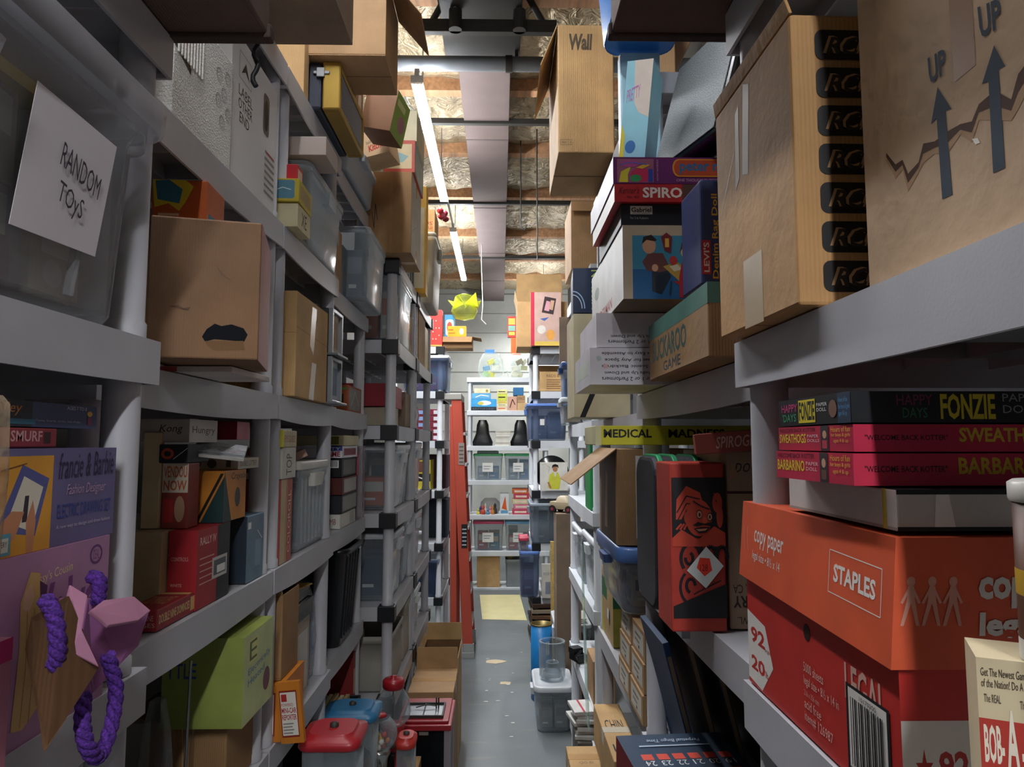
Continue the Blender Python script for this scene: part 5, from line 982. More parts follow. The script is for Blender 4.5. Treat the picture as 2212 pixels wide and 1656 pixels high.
d = gbox('pie_iron_box', 'red framed game box with a blue line drawing on the tall taped carton', 'box', (837, 885, 915, 0, 0), P('#b8432c'), z=zc+.004, X=-.385, Y=3.04, D=.34, W=.14, hgt=.15, mt={'side': P('#a9b4b4')}, front=[('r', .06, .12, .9, .88, P('#c9b48a')), ('p', [(.25,.4),(.6,.3),(.8,.5),(.4,.65)], P('#7fa0a0'))], side=[('r', .1, .1, .9, .85, P('#c5cbbb'))])
gbox('carton', 'cream carton topmost beside the long bright lamp', 'box', (847, 891, 912, 0, 0), P('#cfc6a0'), z=d.t+.004, X=-.38, Y=3.06, D=.30, W=.13, hgt=.145)
b = MB(); b.loft([(0, .05, .04, .02), (.05, .06, .05, .02), (.09, .03, .02, .01), (.13, .012, .01, .005)], mat('#dfe6ea', .1, 'wrap'), 4); tag(b.build('plastic_bag', None, (-.46, 3.2, H0+d.t+.151)), 'crumpled clear bag on the topmost cream carton', 'bag')
for k in range(4): gbox('video_case', 'black case with pale edge in the row under the tall taped carton', 'case', (862, 880, 892, 0, 0), K, z=.834, X=-.47, Y=3.42+k*.085, D=.07, W=.2, hgt=.16+.02*(k % 2), group='black cases on the bracketed unit', side=[('r', .7, .1, .9, .9, P('#8fb0c0'))])
tote('storage_bin', 'tall beige bin with dark rim high on the sixth left unit', 'storage bin', (905, 940, 959, 0, 0), mat('#a49e8c', .45), mat('#8b8574', .4), z=.834, X=-.385, Y=4.10, D=.5, W=.34, hgt=.43, taper=.86)
carton('carton', 'small tan carton with red STEP lettering on the beige bin', 'box', (913, 949, 953, 0, 0), CARD3, z=1.268, X=-.40, Y=4.15, D=.24, W=.14, hgt=.15, tape=False, front=[('t', .35, .35, .9, .55, 'Step', P('#b8382f'), {'rot': 180}), ('t', .1, .1, .9, .3, 'into fun', P('#b8382f'), {'rot': 180}), ('e', .2, .8, .08, .1, K)])
for k in range(6): b = MB(); b.lathe([(.002, -.02), (.018, -.01), (.022, .005), (.012, .018), (.002, .02)], P(['#a82a3a', '#c85a6a', '#8a2a3a'][k % 3]), 10); tag(b.build('artificial_flower', None, (-.375+.012*(k % 3), 4.24+.025*k, H0+1.44-.012*(k % 2))), 'small red artificial flower beside the STEP carton', 'flower', 'red flowers on the beige bin')
gbox('letter_tray', 'yellow edged tray with pale sheets leaning beside the tall taped carton', 'tray', (905, 924, 928, 0, 0), P('#d8a83a'), z=.834, X=-.42, Y=3.86, D=.10, W=.10, hgt=.62, front=[('r', .1, .05, .9, .8, P('#d8d2b4'))])
# level .459
for k in range(5): gbox('folder_box', 'cream folder box standing in the row right of the cloudy bins', 'box', (860, 875, 888, 0, 0), P(['#b9a684', '#cfc3a8', '#a8906a', '#c8b48a', '#bca27c'][k]), z=.4625, X=-.49, Y=3.60+.048*k, D=.042, W=.22, hgt=.22+.02*(k % 3), group='cream folder boxes on the bracketed unit', side=[('r', .2, .3, .8, .6, P('#b8746a'))])
gbox('carton', 'tall narrow tan carton on the sixth left unit', 'box', (908, 928, 934, 0, 0), CARD, z=.4625, X=-.472, Y=4.0, D=.34, W=.3, hgt=.32)
gbox('yellow_box', 'yellow edged box beside the tall narrow carton', 'box', (930, 936, 940, 0, 0), P('#c8a838'), z=.4625, X=-.475, Y=4.36, D=.18, W=.2, hgt=.27)
# level .074
d = gbox('storage_box', 'cream box under the crimson box on the bracketed unit', 'box', (790, 845, 866, 0, 0), P('#a89c86'), z=.078, X=-.50, Y=3.20, D=.22, W=.24, hgt=.085)
gbox('album_box', 'crimson album box on the cream box behind the bracketed post', 'box', (790, 855, 881, 0, 0), P('#8f1226'), z=d.t+.002, X=-.50, Y=3.18, D=.36, W=.26, hgt=.105, mt={'side': P('#a32a36')})
carton('carton', 'open dark tan carton on the bracketed unit under the plastic bags', 'box', (880, 905, 912, 0, 0), CARDG, z=.078, X=-.49, Y=3.60, D=.24, W=.3, hgt=.18, tape=False, open_top=True, flaps=[('f', 130, .08)])
for k in range(3): b = MB(); b.loft([(0, .04, .05, .02), (.08, .05, .06, .02), (.18, .03, .05, .02), (.24, .012, .02, .01)], mat('#dfe3e4', .08, 'wrap'), 4); tag(b.build('plastic_bag', None, (-.52-.02*k, 3.95+.17*k, H0+.078), .3*k), ['crinkled clear plastic bag nearest on the sixth left unit', 'middle crinkled clear bag on the sixth left unit', 'farthest crinkled clear bag on the sixth left unit'][k], 'bag')
gbox('dark_pack', 'green and dark packet above the plastic bags', 'pack', (905, 925, 932, 0, 0), P('#3f4a3a'), z=.078, X=-.67, Y=4.2, D=.2, W=.1, hgt=.27, front=[('r', .1, .7, .9, .95, P('#a8a02c'))])
# level -.314
FILL = ['#7a6a60', '#b8a090', '#c86a4a', '#d8d0c4', '#5a5f68', '#c8a8a0']
def T_(label, s, z, X, Y, D, W, h, lid=None, body=None, cols=FILL, n=4, **k):
    inner = 'packet inside the ' + label.replace('clear ', '')
    return tote('storage_bin', label, 'storage bin', (0, s, s+10, 0, 0), body or CLEAR, lid or mat('#c6c9cc', .35), z=z, X=X, Y=Y, D=D, W=W, hgt=h, fill=(n, cols, 'toy_packet', ' '.join(inner.split()[:15]), 'packet') if n else None, **k)
T_('clear bin of orange packets behind the first bracketed post', 880, -.311, -.475, 3.22, .52, .38, .30)
T_('tall clear bin of dark items on the sixth left unit', 0, -.311, -.475, 3.94, .36, .34, .31, cols=['#2a2c30', '#b8483a', '#1f2226'])
gbox('toy_gun_box', 'white and black latch box lying on the bracketed unit shelf', 'box', (810, 830, 835, 0, 0), P('#b8b8b4'), z=-.008, X=-.62, Y=3.25, D=.2, W=.2, hgt=.03)
# level -.715
T_('clear bin with blue contents and white label, bracketed unit', 0, -.712, -.475, 3.20, .34, .36, .30, cols=['#24415f', '#3a5f86', '#24415f'])
T_('clear bin with cloudy lid standing second on the bracketed unit', 0, -.712, -.475, 3.58, .27, .34, .335, cols=['#b8a8a0', '#8a8488', '#c8c0b8'])
T_('tall clear bin with a green plate on its lid', 0, -.712, -.475, 3.93, .40, .36, .31, cols=['#a8a098', '#c86a5a', '#d8d0c8'])
b = MB(); b.lathe([(.001, 0), (.09, 0), (.10, .012), (.095, .014), (.001, .006)], mat('#2f6a48', .4), 28); tag(b.build('plate', None, (-.58, 4.1, H0-.400)), 'dark green plate on the lid of the tall clear bin', 'plate')
b = MB(); b.box(-.04, -.06, 0, .04, .06, .035, P('#cfb898')); tag(b.build('small_box', None, (-.56, 4.08, H0-.385), .2, .003), 'small tan box lying on the dark green plate', 'box')
# level -1.1
GW = mat('#a8a498', .6)
for k, (y, h) in enumerate(((3.16, .24), (3.60, .28))):
    tote('office_bin', ['worn pale grey open tray box with papers on the lower bracketed unit', 'worn pale grey open box behind the first tray box'][k], 'box', (0, 880, 890, 0, 0), GW, None, z=-1.097, X=-.475, Y=y, D=.38 if k == 0 else .24, W=.36, hgt=h, taper=.95, rad=.012, handles=False,
         fill=(5, ['#c8c2b0', '#8a8478', '#d8d4c8', '#6a655c'], 'file_folder', ['paper bundle in the first worn tray box', 'paper bundle in the second worn tray box'][k], 'folder'))
T_('clear bin with milky white lid low on the sixth left unit', 0, -1.097, -.475, 3.94, .36, .34, .26, lid=mat('#dfe3e4', .35))
T_('clear bin with milky lid lower on the bracketed unit floor shelf', 0, -1.497, -.475, 3.94, .36, .34, .27, lid=mat('#dfe3e4', .35), n=3)
gbox('carton', 'dark brown carton printed on its front at the foot of the bracketed unit', 'box', (690, 860, 870, 0, 0), mat('#55483c', .8, 'card'), z=-1.497, X=-.50, Y=3.2, D=.4, W=.36, hgt=.30, front=[('t', .05, .55, .35, .75, 'TL VV', K, {'b': .02})])
t = empty('glass_ornament', 'dark metallic ornament by the milky lidded bin', 'ornament', (-.585, 4.84, H0-1.35)); b = MB(); b.lathe([(.02, -.46), (.022, -.05), (.05, 0), (.06, .04), (.04, .08), (.015, .1), (.02, .14), (.001, .16)], mat('#6f6f6c', .15, 'plain', .8), 20); b.build('body', t)
# ================================================================== RIGHT, nearest unit, on shelf A
Z1 = .1355
RCE_ = [('r', .0, 0, 0, 0, K)]
its = []
for k in range(7):
    v0 = .045+.132*k
    its += [('R', .14, v0, .70, v0+.105, P('#1d1a19'), .25)]
    its += [('t', .185, v0+.022, .47, v0+.085, 'RCE', P('#b08a60'), {'b': .03, 's': .35}), ('t', .200, v0+.018, .485, v0+.081, 'RCE', P('#332c28'), {'b': .02, 's': .35})]
its = [('R', i[1], i[2], min(1, i[3]), i[4], i[5], i[6]) if i[0] == 'R' else i for i in its]
# the face is measured over its visible left part; the carton itself runs on behind its neighbour
d = carton('carton', 'tan carton with a column of dark rounded RCE labels', 'box', (1737, 1737, 1570, 0, 0), mat('#b98c58', .75, 'card'), z=Z1, X=.2975, Y=.676, D=.235, W=.18, hgt=.305, rot=1.0, tape=False, bevel=.004,
       front=its,
       side=[('r', .38, .0, .62, .27, mat('#b5a082', .3)), ('p', [(.40,.62),(.48,.60),(.52,.95),(.44,.98)], mat('#e4e2e0', .12)), ('p', [(.30,.58),(.36,.62),(.37,.92),(.32,.9)], mat('#dcd8d4', .12)), ('l', [(.02,.5),(.3,.75)], .001, P('#8a7452'))],
       flaps=[('l', 12, .018)])
UPT = mat('#c2a382', .8, 'card'); BLU = mat('#0d2438', .75)
t = empty('carton', 'big tan carton with blue UP arrows and a brown water stain', 'box', (.50, .40, H0+Z1)); w, q2, h = .17, .205, .30
b = MB(); b.box(-w, -q2, 0, w, q2, h, UPT)
fr = frames(2*w, 2*q2, h, 1)['side']
def uv(px, py):
    p = atX(px, py, .33); return ((.605-p.y)/.41, (p.z-H0-Z1)/h)
ST = mat('#462610', .85)
st = [(1915,330),(1935,355),(1950,345),(1962,375),(1985,350),(1995,310),(2020,305),(2045,285),(2075,268),(2100,262),(2115,225),(2150,195),(2185,215),(2200,160),(2230,120),(2300,80)]
pts = [uv(*p) for p in st]; low = [uv(p[0], p[1]+9) for p in st][::-1]
for i in range(len(st)-1):
    a, c = st[i], st[i+1]; k1, k2 = [9, 16, 11, 20, 12, 22, 14, 26, 12, 24, 18, 34, 24, 40, 30, 30][i:i+2]
    b.dec(fr, [('p', [uv(a[0], a[1]+k1*1.9), uv(c[0], c[1]+k2*1.9), uv(c[0], c[1]+k2), uv(a[0], a[1]+k1)], mat('#ab8660', .8, 'card')), ('p', [uv(a[0], a[1]+k1), uv(c[0], c[1]+k2), uv(*c), uv(*a)], ST)])
arr = [[(2026,188),(2056,235),(2043,240),(2058,420),(2036,430),(2024,255),(2012,268)], [(2148,98),(2172,142),(2158,150),(2172,362),(2146,374),(2136,175),(2122,182)]]
for a in arr: b.dec(fr, [('r', 0, 0, 0, 0, BLU), ('r', 0, 0, 0, 0, BLU), ('p', [uv(*p) for p in a[::-1]], BLU)])
def quadtext(b, fr, body, c, m, bold=.03):   # text set into a measured quadrilateral: lower left, lower right, upper right, upper left
    vs, fs = text_geo(body, bold); O, Ux, Vx, N = fr; out = []
    for s_, r_ in vs:
        u = (c[0][0]*(1-s_)+c[1][0]*s_)*(1-r_)+(c[3][0]*(1-s_)+c[2][0]*s_)*r_; v = (c[0][1]*(1-s_)+c[1][1]*s_)*(1-r_)+(c[3][1]*(1-s_)+c[2][1]*s_)*r_
        out.append(O+Ux*u+Vx*v+N*.0006)
    b.add(out, fs, m)
quadtext(b, fr, 'UP', [uv(2010, 184), uv(2046, 157), uv(2043, 103), uv(2005, 126)], BLU)
quadtext(b, fr, 'UP', [uv(2120, 86), uv(2166, 57), uv(2162, -5), uv(2113, 16)], BLU)
b.dec(fr, [('p', [uv(2062, 178), uv(2108, 140), uv(2100, -10), uv(2050, 0)], mat('#8f6a4c', .35)), ('p', [uv(2100, 300), uv(2112, 298), uv(2118, 308), uv(2108, 312)], P('#e0d6c8'))])
b.build('body', t, bevel=.006)
b = MB(); b.slab([(-w, q2, h), (-w, -q2, h), (-w+.06, -q2, h+.07), (-w+.06, q2, h+.07)], .004, UPT); b.build('flap', t, bevel=.001)
b = MB(); b.slab([(-w+.01, q2, h), (-w+.07, q2, h+.08), (w, q2, h+.08), (w, q2, h)], .004, UPT); b.build('flap', t, bevel=.001)
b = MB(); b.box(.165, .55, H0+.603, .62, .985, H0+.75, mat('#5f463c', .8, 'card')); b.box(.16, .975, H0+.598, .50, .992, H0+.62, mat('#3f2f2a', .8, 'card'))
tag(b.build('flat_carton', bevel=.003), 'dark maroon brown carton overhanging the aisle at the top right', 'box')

# ================================================================== RIGHT, nearest unit, on shelf B
ZB = -.304
SR = P('#d65a38'); SRB = P('#c0302a'); t = empty('paper_carton', 'red and orange copy paper carton with STAPLES on its lid', 'box', (.317+.15, .743, H0+ZB))
SW = mat('#e3ddd6', .6)
b = MB(); w, q2, h = .146, .172, .205; b.box(-w, -q2, 0, w, q2, h-.01, SRB); fs_ = frames(2*w, 2*q2, h-.01, 1)['side']; ff = frames(2*w, 2*q2, h-.01, 1)['front']
b.dec(fs_, [('p', [(.0,.03),(.13,.01),(.235,.20),(.17,.42),(0,.46)], SW), ('t', .03, .27, .165, .37, '92', SRB, {'b': .03}), ('t', .03, .10, .16, .19, '20', SRB, {'b': .03}), ('t', .165, .26, .215, .29, 'bright', SRB), ('t', .165, .11, .19, .15, 'lb', SRB),
            ('e', .51, .545, .022, .045, P('#2a0c0a')), ('t', .74, .35, .94, .52, 'LEGAL', P('#d8a89a'), {'b': .02}),
            ('t', .48, .33, .61, .38, '5000 sheets', P('#e3b8ac')), ('t', .48, .25, .70, .31, 'legal size • 8½ x 14 in', P('#e3b8ac')), ('t', .48, .205, .58, .235, '216 x 356 mm', P('#d8a094')), ('t', .48, .14, .59, .19, 'acid free', P('#e3b8ac')), ('t', .48, .07, .66, .125, 'item# 126987', P('#e3b8ac')),
            ('r', .745, .0, .955, .43, K), ('r', .757, .015, .943, .415, SW)]+[('r', .768+.0105*i, .07, .768+.0105*i+.0033*(1+i % 3*.6), .375, K) for i in range(16)]+[('t', .76, .022, .935, .06, '7 18103 04974', K), ('t', .82, .385, .90, .405, '10170200', K)])
b.dec(ff, [('p', [(0,0),(1,0),(1,.39),(.36,.39),(.30,.42),(0,.42)], SW), ('t', .10, .17, .185, .30, '92', P('#b8302a'), {'b': .03}), ('t', .19, .17, .205, .23, 'b', P('#b8302a')), ('p', [(.060+.4*(x-.17), .235+(y-.205)) for x, y in [(.17,.28),(.185,.225),(.23,.225),(.195,.19),(.21,.13),(.17,.165),(.13,.13),(.145,.19),(.11,.225),(.155,.225)]], P('#b8302a'))])
b.build('body', t, bevel=.003)
b = MB(); w2, q3 = .150, .177; z0, z1 = h-.072, h+.022
# the lid flares and sits a little crooked
lo = [(-w2-.0048, -q3, z0-.010), (w2, -q3, z0-.010), (w2, q3, z0), (-w2-.004, q3, z0)]; hi = [(-w2+.004, -q3, z1), (w2-.004, -q3, z1), (w2-.004, q3, z1), (-w2+.004, q3, z1)]
b.hexa(lo, hi, SR)
def qfr(p00, p10, p01): O = Vector(p00); return (O, Vector(p10)-O, Vector(p01)-O, (Vector(p10)-O).cross(Vector(p01)-O).normalized())
fs_ = qfr(lo[3], lo[0], hi[3]); ff = qfr(lo[0], lo[1], hi[0])
b.dec(fs_, [('t', .13, .46, .38, .68, 'copy paper', SW, {'b': .01}), ('t', .12, .27, .36, .41, 'legal size • 8½ x 14', SW), ('t', .715, .50, .925, .68, 'STAPLES', SW, {'b': .03}), ('l', [(.69,.38),(.95,.38),(.95,.80),(.69,.80),(.69,.375)], .0009, SW)]
      +[('l', [(.025+.035*i, .68), (.03+.035*i, .53), (.045+.035*i, .38)], .0009, P('#dba594')) for i in range(2)])
FG = P('#d89a88'); fig = []
for i in range(3):
    u = .045+.056*i
    fig += [('e', u, .665, .011, .038, FG), ('p', [(u-.008,.63),(u+.008,.63),(u+.012,.52),(u+.026,.33),(u+.017,.33),(u+.001,.50),(u-.016,.33),(u-.025,.33),(u-.010,.52)], FG), ('l', [(u-.005,.61),(u-.024,.50)], .0022, FG), ('l', [(u+.005,.61),(u+.024,.50)], .0022, FG)]
b.dec(ff, fig+[('t', .225, .46, .40, .70, 'copy', SW, {'b': .04}), ('t', .23, .20, .39, .43, 'legal', SW, {'b': .04})])
b.build('lid', t, bevel=.004)
zt = ZB+h+.026
gbox('binder_book', 'thick white edged book lying flat on the copy paper carton', 'book', (2190, 1936, 1706, 0, 0), P('#23262a'), z=zt, X=.328, Y=.575, D=.215, W=.22, hgt=.034, mt={'side': P('#d6cdc6'), 'f': P('#c3bcb8')}, front=[('r', 0, .88, 1, 1, K), ('r', 0, 0, 1, .1, K), ('p', [(.14,.1),(.22,.1),(.20,.88),(.15,.88)], P('#e8e0dc'))], side=[('r', 0, .0, 1, .08, P('#a89e96')), ('r', .9, 0, .93, 1, P('#d0b43a'))])
zz = zt+.036
for k, (nm, c, h, lb, dx) in enumerate((('BARBARINO', '#c02a48', .0275, 'crimson paper doll box marked BARBARINO', 0), ('SWEATHOGS', '#b82444', .0235, 'crimson paper doll box marked SWEATHOGS', .001), ('FONZIE', '#16181c', .027, 'black paper doll box marked FONZIE on top of the stack', .0))):
    if k < 2:
        sd = [('t', .02, .78, .55, .94, 'WELCOME BACK KOTTER', P('#3a0c18')), ('t', .02, .30, .42, .70, nm, P('#e0c83a'), {'b': .02}), ('t', .44, .35, .60, .66, 'PAPER\nDOLL' if k == 0 else 'PAPER\nDOLLS', P('#e8c8c8')), ('r', .62, .0, .72, 1, P('#3a3034')), ('e', .67, .65, .025, .16, P('#c89a80')), ('r', .64, .1, .70, .42, P('#b83a4a' if k else '#6a4a40')),
              ('t', .75, .74, .97, .94, 'Hours of fun', P('#e0b83a')), ('t', .75, .52, .97, .70, 'for boys & girls', P('#e0b83a')), ('t', .78, .30, .95, .48, 'ages 4 & up', P('#e0b83a'))]
        fr_ = [('t', .03, .42, .25, .62, '"WELCOME BACK KOTTER"', P('#2a0810'), {'b': .01}), ('t', .28, .35, .55, .88, nm, P('#c8a82a'), {'b': .03})]
    else:
        sd = [('t', .05, .52, .30, .82, 'HAPPY', P('#c8407a'), {'b': .01}), ('t', .06, .15, .28, .45, "'DAYS", P('#3a9a6a'), {'b': .01}), ('r', .32, .08, .56, .92, P('#d8c42c')), ('t', .33, .16, .55, .86, 'FONZIE', K, {'b': .03}), ('t', .58, .45, .72, .75, 'PAPER\nDOLL', W_), ('e', .79, .5, .05, .3, P('#7a5a4a')), ('r', .85, 0, 1, 1, P('#23394f')), ('t', .86, .2, .99, .85, 'Hours of fun\nfor boys & girls\nages 4 & up', P('#5a9ac8'))]
        fr_ = [('t', .12, .55, .215, .9, 'HAPPY', P('#7a2a4a')), ('t', .135, .15, .20, .47, 'DAYS', P('#2a6a4a')), ('t', .235, .1, .38, .92, 'FONZIE', P('#c8b02a'), {'b': .03}), ('t', .40, .3, .50, .92, 'PAPER\nDOLL', P('#8a8a88'))]
    gbox('paper_doll_box', lb, 'toy box', (2212, 1838, 1686, 0, 0), P(c), z=zz, X=.302+dx, Y=.592, D=.155, W=.33, hgt=h, rot=1.5-k*.8, front=fr_, side=sd); zz += h+.0015
# the box and can in the lower right corner
ZQ = ZB
t_ = gbox('game_box', 'cream game box reading BOB-A-LOOP at the lower right corner', 'game box', (2300, 2092, 2060, 0, 0), P('#cfbf9c'), z=ZQ, X=.303, Y=.450, D=.05, W=.11, hgt=.168, rot=-27,
     front=[('r', 0, .60, 1, .78, P('#b03a30')), ('t', .02, .62, .115, .76, 'BOB-', P('#e6dcc8'), {'b': .03}), ('t', .125, .60, .185, .82, 'A', P('#e6dcc8'), {'b': .03}), ('t', .195, .61, .37, .75, '-LOOP', P('#e6dcc8'), {'b': .03}), ('t', .02, .935, .34, .965, 'Get The Newest Game Sensation', P('#4a3a30')), ('t', .02, .895, .34, .925, 'of the Nation! Do A 1001 Tricks', P('#4a3a30')), ('t', .03, .84, .11, .87, 'The REAL', P('#4a3a30')), ('t', .20, .83, .32, .86, 'The ORIGINAL', P('#4a3a30')),
            ('t', .02, .42, .08, .56, 'Test\nYour\nSkill', P('#5a4a40')), ('e', .24, .42, .15, .14, P('#2f2f5a')), ('e', .24, .42, .14, .13, P('#b03a30')), ('e', .29, .42, .10, .115, P('#2f2f5a')), ('e', .29, .42, .09, .105, P('#d8c49a'))])
t = empty('canister', 'brown cylindrical tin with a white lid at the right edge', 'tin', (.357, .432, H0+ZQ+.1685)); b = MB(); b.lathe([(.030, 0), (.031, .003), (.031, .10), (.001, .10)], P('#5a3a28'), 32); b.build('body', t)
b = MB(); b.lathe([(.032, .098), (.033, .100), (.033, .110), (.030, .112), (.001, .112)], mat('#d8d4cc', .4), 32); b.build('lid', t)
b = MB(); b.lathe([(.0312, .04), (.0313, .041), (.0313, .055), (.0312, .056)], P('#c8a030'), 32, caps=False); b.lathe([(.0312, .0), (.0313, .001), (.0313, .012), (.0312, .013)], P('#d8d4cc'), 32, caps=False); b.build('paper_band', t)
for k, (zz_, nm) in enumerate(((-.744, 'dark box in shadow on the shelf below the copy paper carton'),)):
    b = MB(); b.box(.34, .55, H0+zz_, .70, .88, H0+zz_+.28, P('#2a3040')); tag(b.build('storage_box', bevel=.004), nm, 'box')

# ================================================================== RIGHT, second unit shelf A
A2 = .1225
d = carton('carton', 'long tan carton with a teal top band, dark lettering and crushed corners', 'box', (1568, 1532, 1400, 612, 775), CARD2, z=A2, X=.303, Y=.995, D=.40, W=.15, hgt=.112, rot=0, tape=False,
     side=[('r', 0, .72, 1, 1, P('#4f7a70')), ('t', .08, .30, .70, .66, 'BUCKAROO', P('#3a5a58'), {'b': .02}), ('t', .3, .08, .6, .24, 'GAME', P('#2f4a5a'))], front=[('r', 0, .72, 1, 1, P('#4f7a70')), ('e', .4, .4, .05, .07, P('#2a3a44'))]); zq = d.t
gbox('doll_box', 'dark blue upright box with Denim Rag Doll in yellow lettering', 'toy box', (1566, 1519, 1505, 0, 0), P('#2f3a68'), z=zq+.003, X=.306, Y=1.03, D=.10, W=.040, hgt=.165, rot=2, bevel=.004,
     front=[('r', .0, .10, .36, .42, P('#b02a34')), ('t', .08, .12, .30, .40, "LEVI'S", P('#e3d8d0'), {'rot': 90, 'b': .02}), ('t', .42, .06, .72, .86, 'Denim Rag Doll', P('#d8a63a'), {'rot': 90, 'b': .02}), ('r', .80, .55, .93, .9, P('#c8c8c8')), ('t', .80, .08, .90, .5, 'A huggable rag doll in denim', P('#a8b0c8'), {'rot': 90})])
WB = P('#cdc9cf'); LN = ['Generous Size for 1 or 2 Performers', 'Velvet Curtain Rolls Up and Down', 'Double-Sided Scenic Backdrop', 'Stores Flat-Great for Any Space', 'Sturdy Design Is Easy to Assemble']
def ups(n): return [('t', .06+.015*(i % 2), .10+.175*i, .50, .21+.175*i, LN[i % 5], K, {'rot': 180, 'b': .01}) for i in range(n)]
d = gbox('theater_box', 'white shrink wrapped box with upside down black lettering, lower of two', 'toy box', (1410, 1271, 1239, 752, 832), WB, z=A2, X=.192, Y=1.47, D=.29, W=.42, hgt=.079, front=ups(5)+[('e', .045, .72, .012, .06, P('#a8b8b0')), ('r', .07, .45, .09, .55, P('#d8a8a8'))], side=[('r', .1, .3, .9, .7, P('#c8d0c0'))]); za = d.t
gbox('theater_box', 'white shrink wrapped box with upside down black lettering, upper of two', 'toy box', (1415, 1292, 1251, 674, 750), WB, z=za+.002, X=.207, Y=1.475, D=.30, W=.42, hgt=.074, front=ups(2)); za += .076
# picture game box with two children drawn playing
kids = [('r', .12, 0, 1, .86, P('#3f88a8')), ('r', .12, 0, 1, .40, P('#1f5f96')),
        ('p', [(.36,.10),(.48,.06),(.60,.30),(.52,.52),(.36,.46)], P('#23303f')), ('p', [(.24,.50),(.32,.62),(.50,.62),(.60,.40),(.46,.36),(.30,.38)], P('#6a3f3f')), ('e', .33, .72, .085, .11, P('#c89878')), ('p', [(.24,.74),(.26,.84),(.36,.87),(.43,.80),(.40,.78),(.30,.80)], P('#2a201c')), ('e', .40, .42, .04, .05, P('#d0a080')),
        ('p', [(.50,.44),(.68,.50),(.86,.34),(.70,.24)], P('#b89a4a')), ('p', [(.62,.24),(.70,.24),(.86,.34),(.84,.28),(.74,.16)], P('#a8323a')), ('p', [(.58,.44),(.68,.47),(.74,.40),(.64,.37)], P('#d8d0b8')),
        ('p', [(.70,.02),(.92,.02),(.90,.36),(.86,.52),(.74,.50),(.70,.3)], P('#a83040')), ('p', [(.74,.48),(.84,.54),(.94,.44),(.86,.40)], P('#e0d0c0')), ('e', .80, .64, .075, .10, P('#d8a888')), ('p', [(.71,.62),(.74,.76),(.82,.79),(.90,.72),(.90,.54),(.86,.68),(.77,.72)], P('#5a3a2a')), ('p', [(.90,.42),(.95,.34),(.93,.20),(.88,.30)], P('#d0c8c0')),
        ('p', [(.52,.66),(.60,.62),(.62,.84),(.55,.90),(.48,.84)], P('#7a2430')), ('r', .53, .70, .58, .82, P('#d8b04a')), ('e', .63, .52, .05, .06, P('#b83a3a')), ('l', [(.60,.24),(.58,.05)], .003, P('#2a3a44')), ('l', [(.76,.22),(.78,.04)], .003, P('#a8323a'))]
d = gbox('board_game', 'worn game box picturing a boy and a girl playing at a small table', 'board game', (1520, 1348, 1297, 470, 637), P('#b9a790'), z=za+.003, X=.242, Y=1.34, D=.46, W=.158, hgt=.148, front=kids, mt={'side': P('#d3d0cc'), 'b': CARDG},
     side=[('t', .05, .06, .70, .22, 'THUNDERMAN', P('#a85048'), {'b': .02}), ('e', .2, .6, .08, .1, P('#8a9a8a'))], bottom=[('r', .02, .5, .05, .6, K)]); zg = d.t
d = gbox('board_game', 'black game box with a Gabriel label and red script lettering', 'board game', (1540, 1346, 1330, 419, 468), P('#1a1c26'), z=zg+.002, X=.240, Y=1.345, D=.30, W=.21, hgt=.042,
     front=[('r', .09, .52, .30, .92, P('#d8d4cc')), ('t', .10, .62, .29, .85, 'Gabriel', K, {'b': .02}), ('r', .11, .56, .28, .58, K), ('t', .09, .25, .26, .40, 'For 2 to 4 players', P('#a8a8ac')), ('t', .62, .15, .90, .85, 'Fame', P('#c86a78'), {'s': .3, 'b': .03}), ('t', .63, .17, .89, .83, 'Fame', P('#6a1f30'), {'s': .3})]); zg = d.t
d = gbox('board_game', 'red game box reading SPIRO in white blocky letters', 'board game', (1568, 1333, 1318, 373, 412), P('#b3242c'), z=zg+.002, X=.226, Y=1.335, D=.32, W=.225, hgt=.036,
     front=[('t', .04, .45, .22, .85, "Kenner's", P('#3a0c10'), {'s': .4}), ('t', .11, .18, .22, .35, 'No. 401', P('#3a0c10')), ('t', .25, .22, .60, .82, 'SPIRO', P('#e0d8d0'), {'b': .03}), ('r', .60, 0, 1, 1, P('#5a4038'))], mt={'side': P('#cfcac4')}); zg = d.t
d = gbox('puzzle_box', 'purple puzzle box with a bright swirling picture and orange oval', 'puzzle', (1568, 1331, 1316, 312, 372), P('#6a2468'), z=zg+.001, X=.224, Y=1.335, D=.34, W=.225, hgt=.054,
     front=[('r', .035, .04, .36, .93, P('#9a5a78')), ('p', [(.05,.05),(.07,.45),(.16,.65),(.13,.35),(.13,.05)], P('#d8c83a')), ('e', .25, .32, .10, .26, P('#c82a5a')), ('e', .20, .20, .05, .14, P('#3a9a5a')), ('r', .31, .06, .35, .55, P('#2a4aa8')), ('e', .15, .75, .09, .14, P('#b04a8a')), ('p', [(.2,.6),(.28,.75),(.33,.7),(.26,.55)], P('#e0a83a')), ('l', [(.06,.7),(.15,.8),(.3,.72)], .002, P('#4a6ac8')),
            ('e', .58, .60, .055, .34, P('#d88a2c')), ('r', .58, .26, 1, .94, P('#d88a2c')), ('e', .585, .60, .045, .28, P('#b84a2c')), ('r', .585, .31, 1, .89, P('#b84a2c')), ('t', .59, .36, .97, .82, 'peter m', P('#2f6a9a'), {'b': .03}), ('t', .56, .08, .95, .18, 'ONE THOUSAND PIECES', P('#c8a0b8')), ('t', .385, .1, .40, .9, 'INSTANT MASTERPIECE', P('#c8a0b8'), {'rot': 90})], mt={'side': P('#c8c4cc')}); zg = d.t
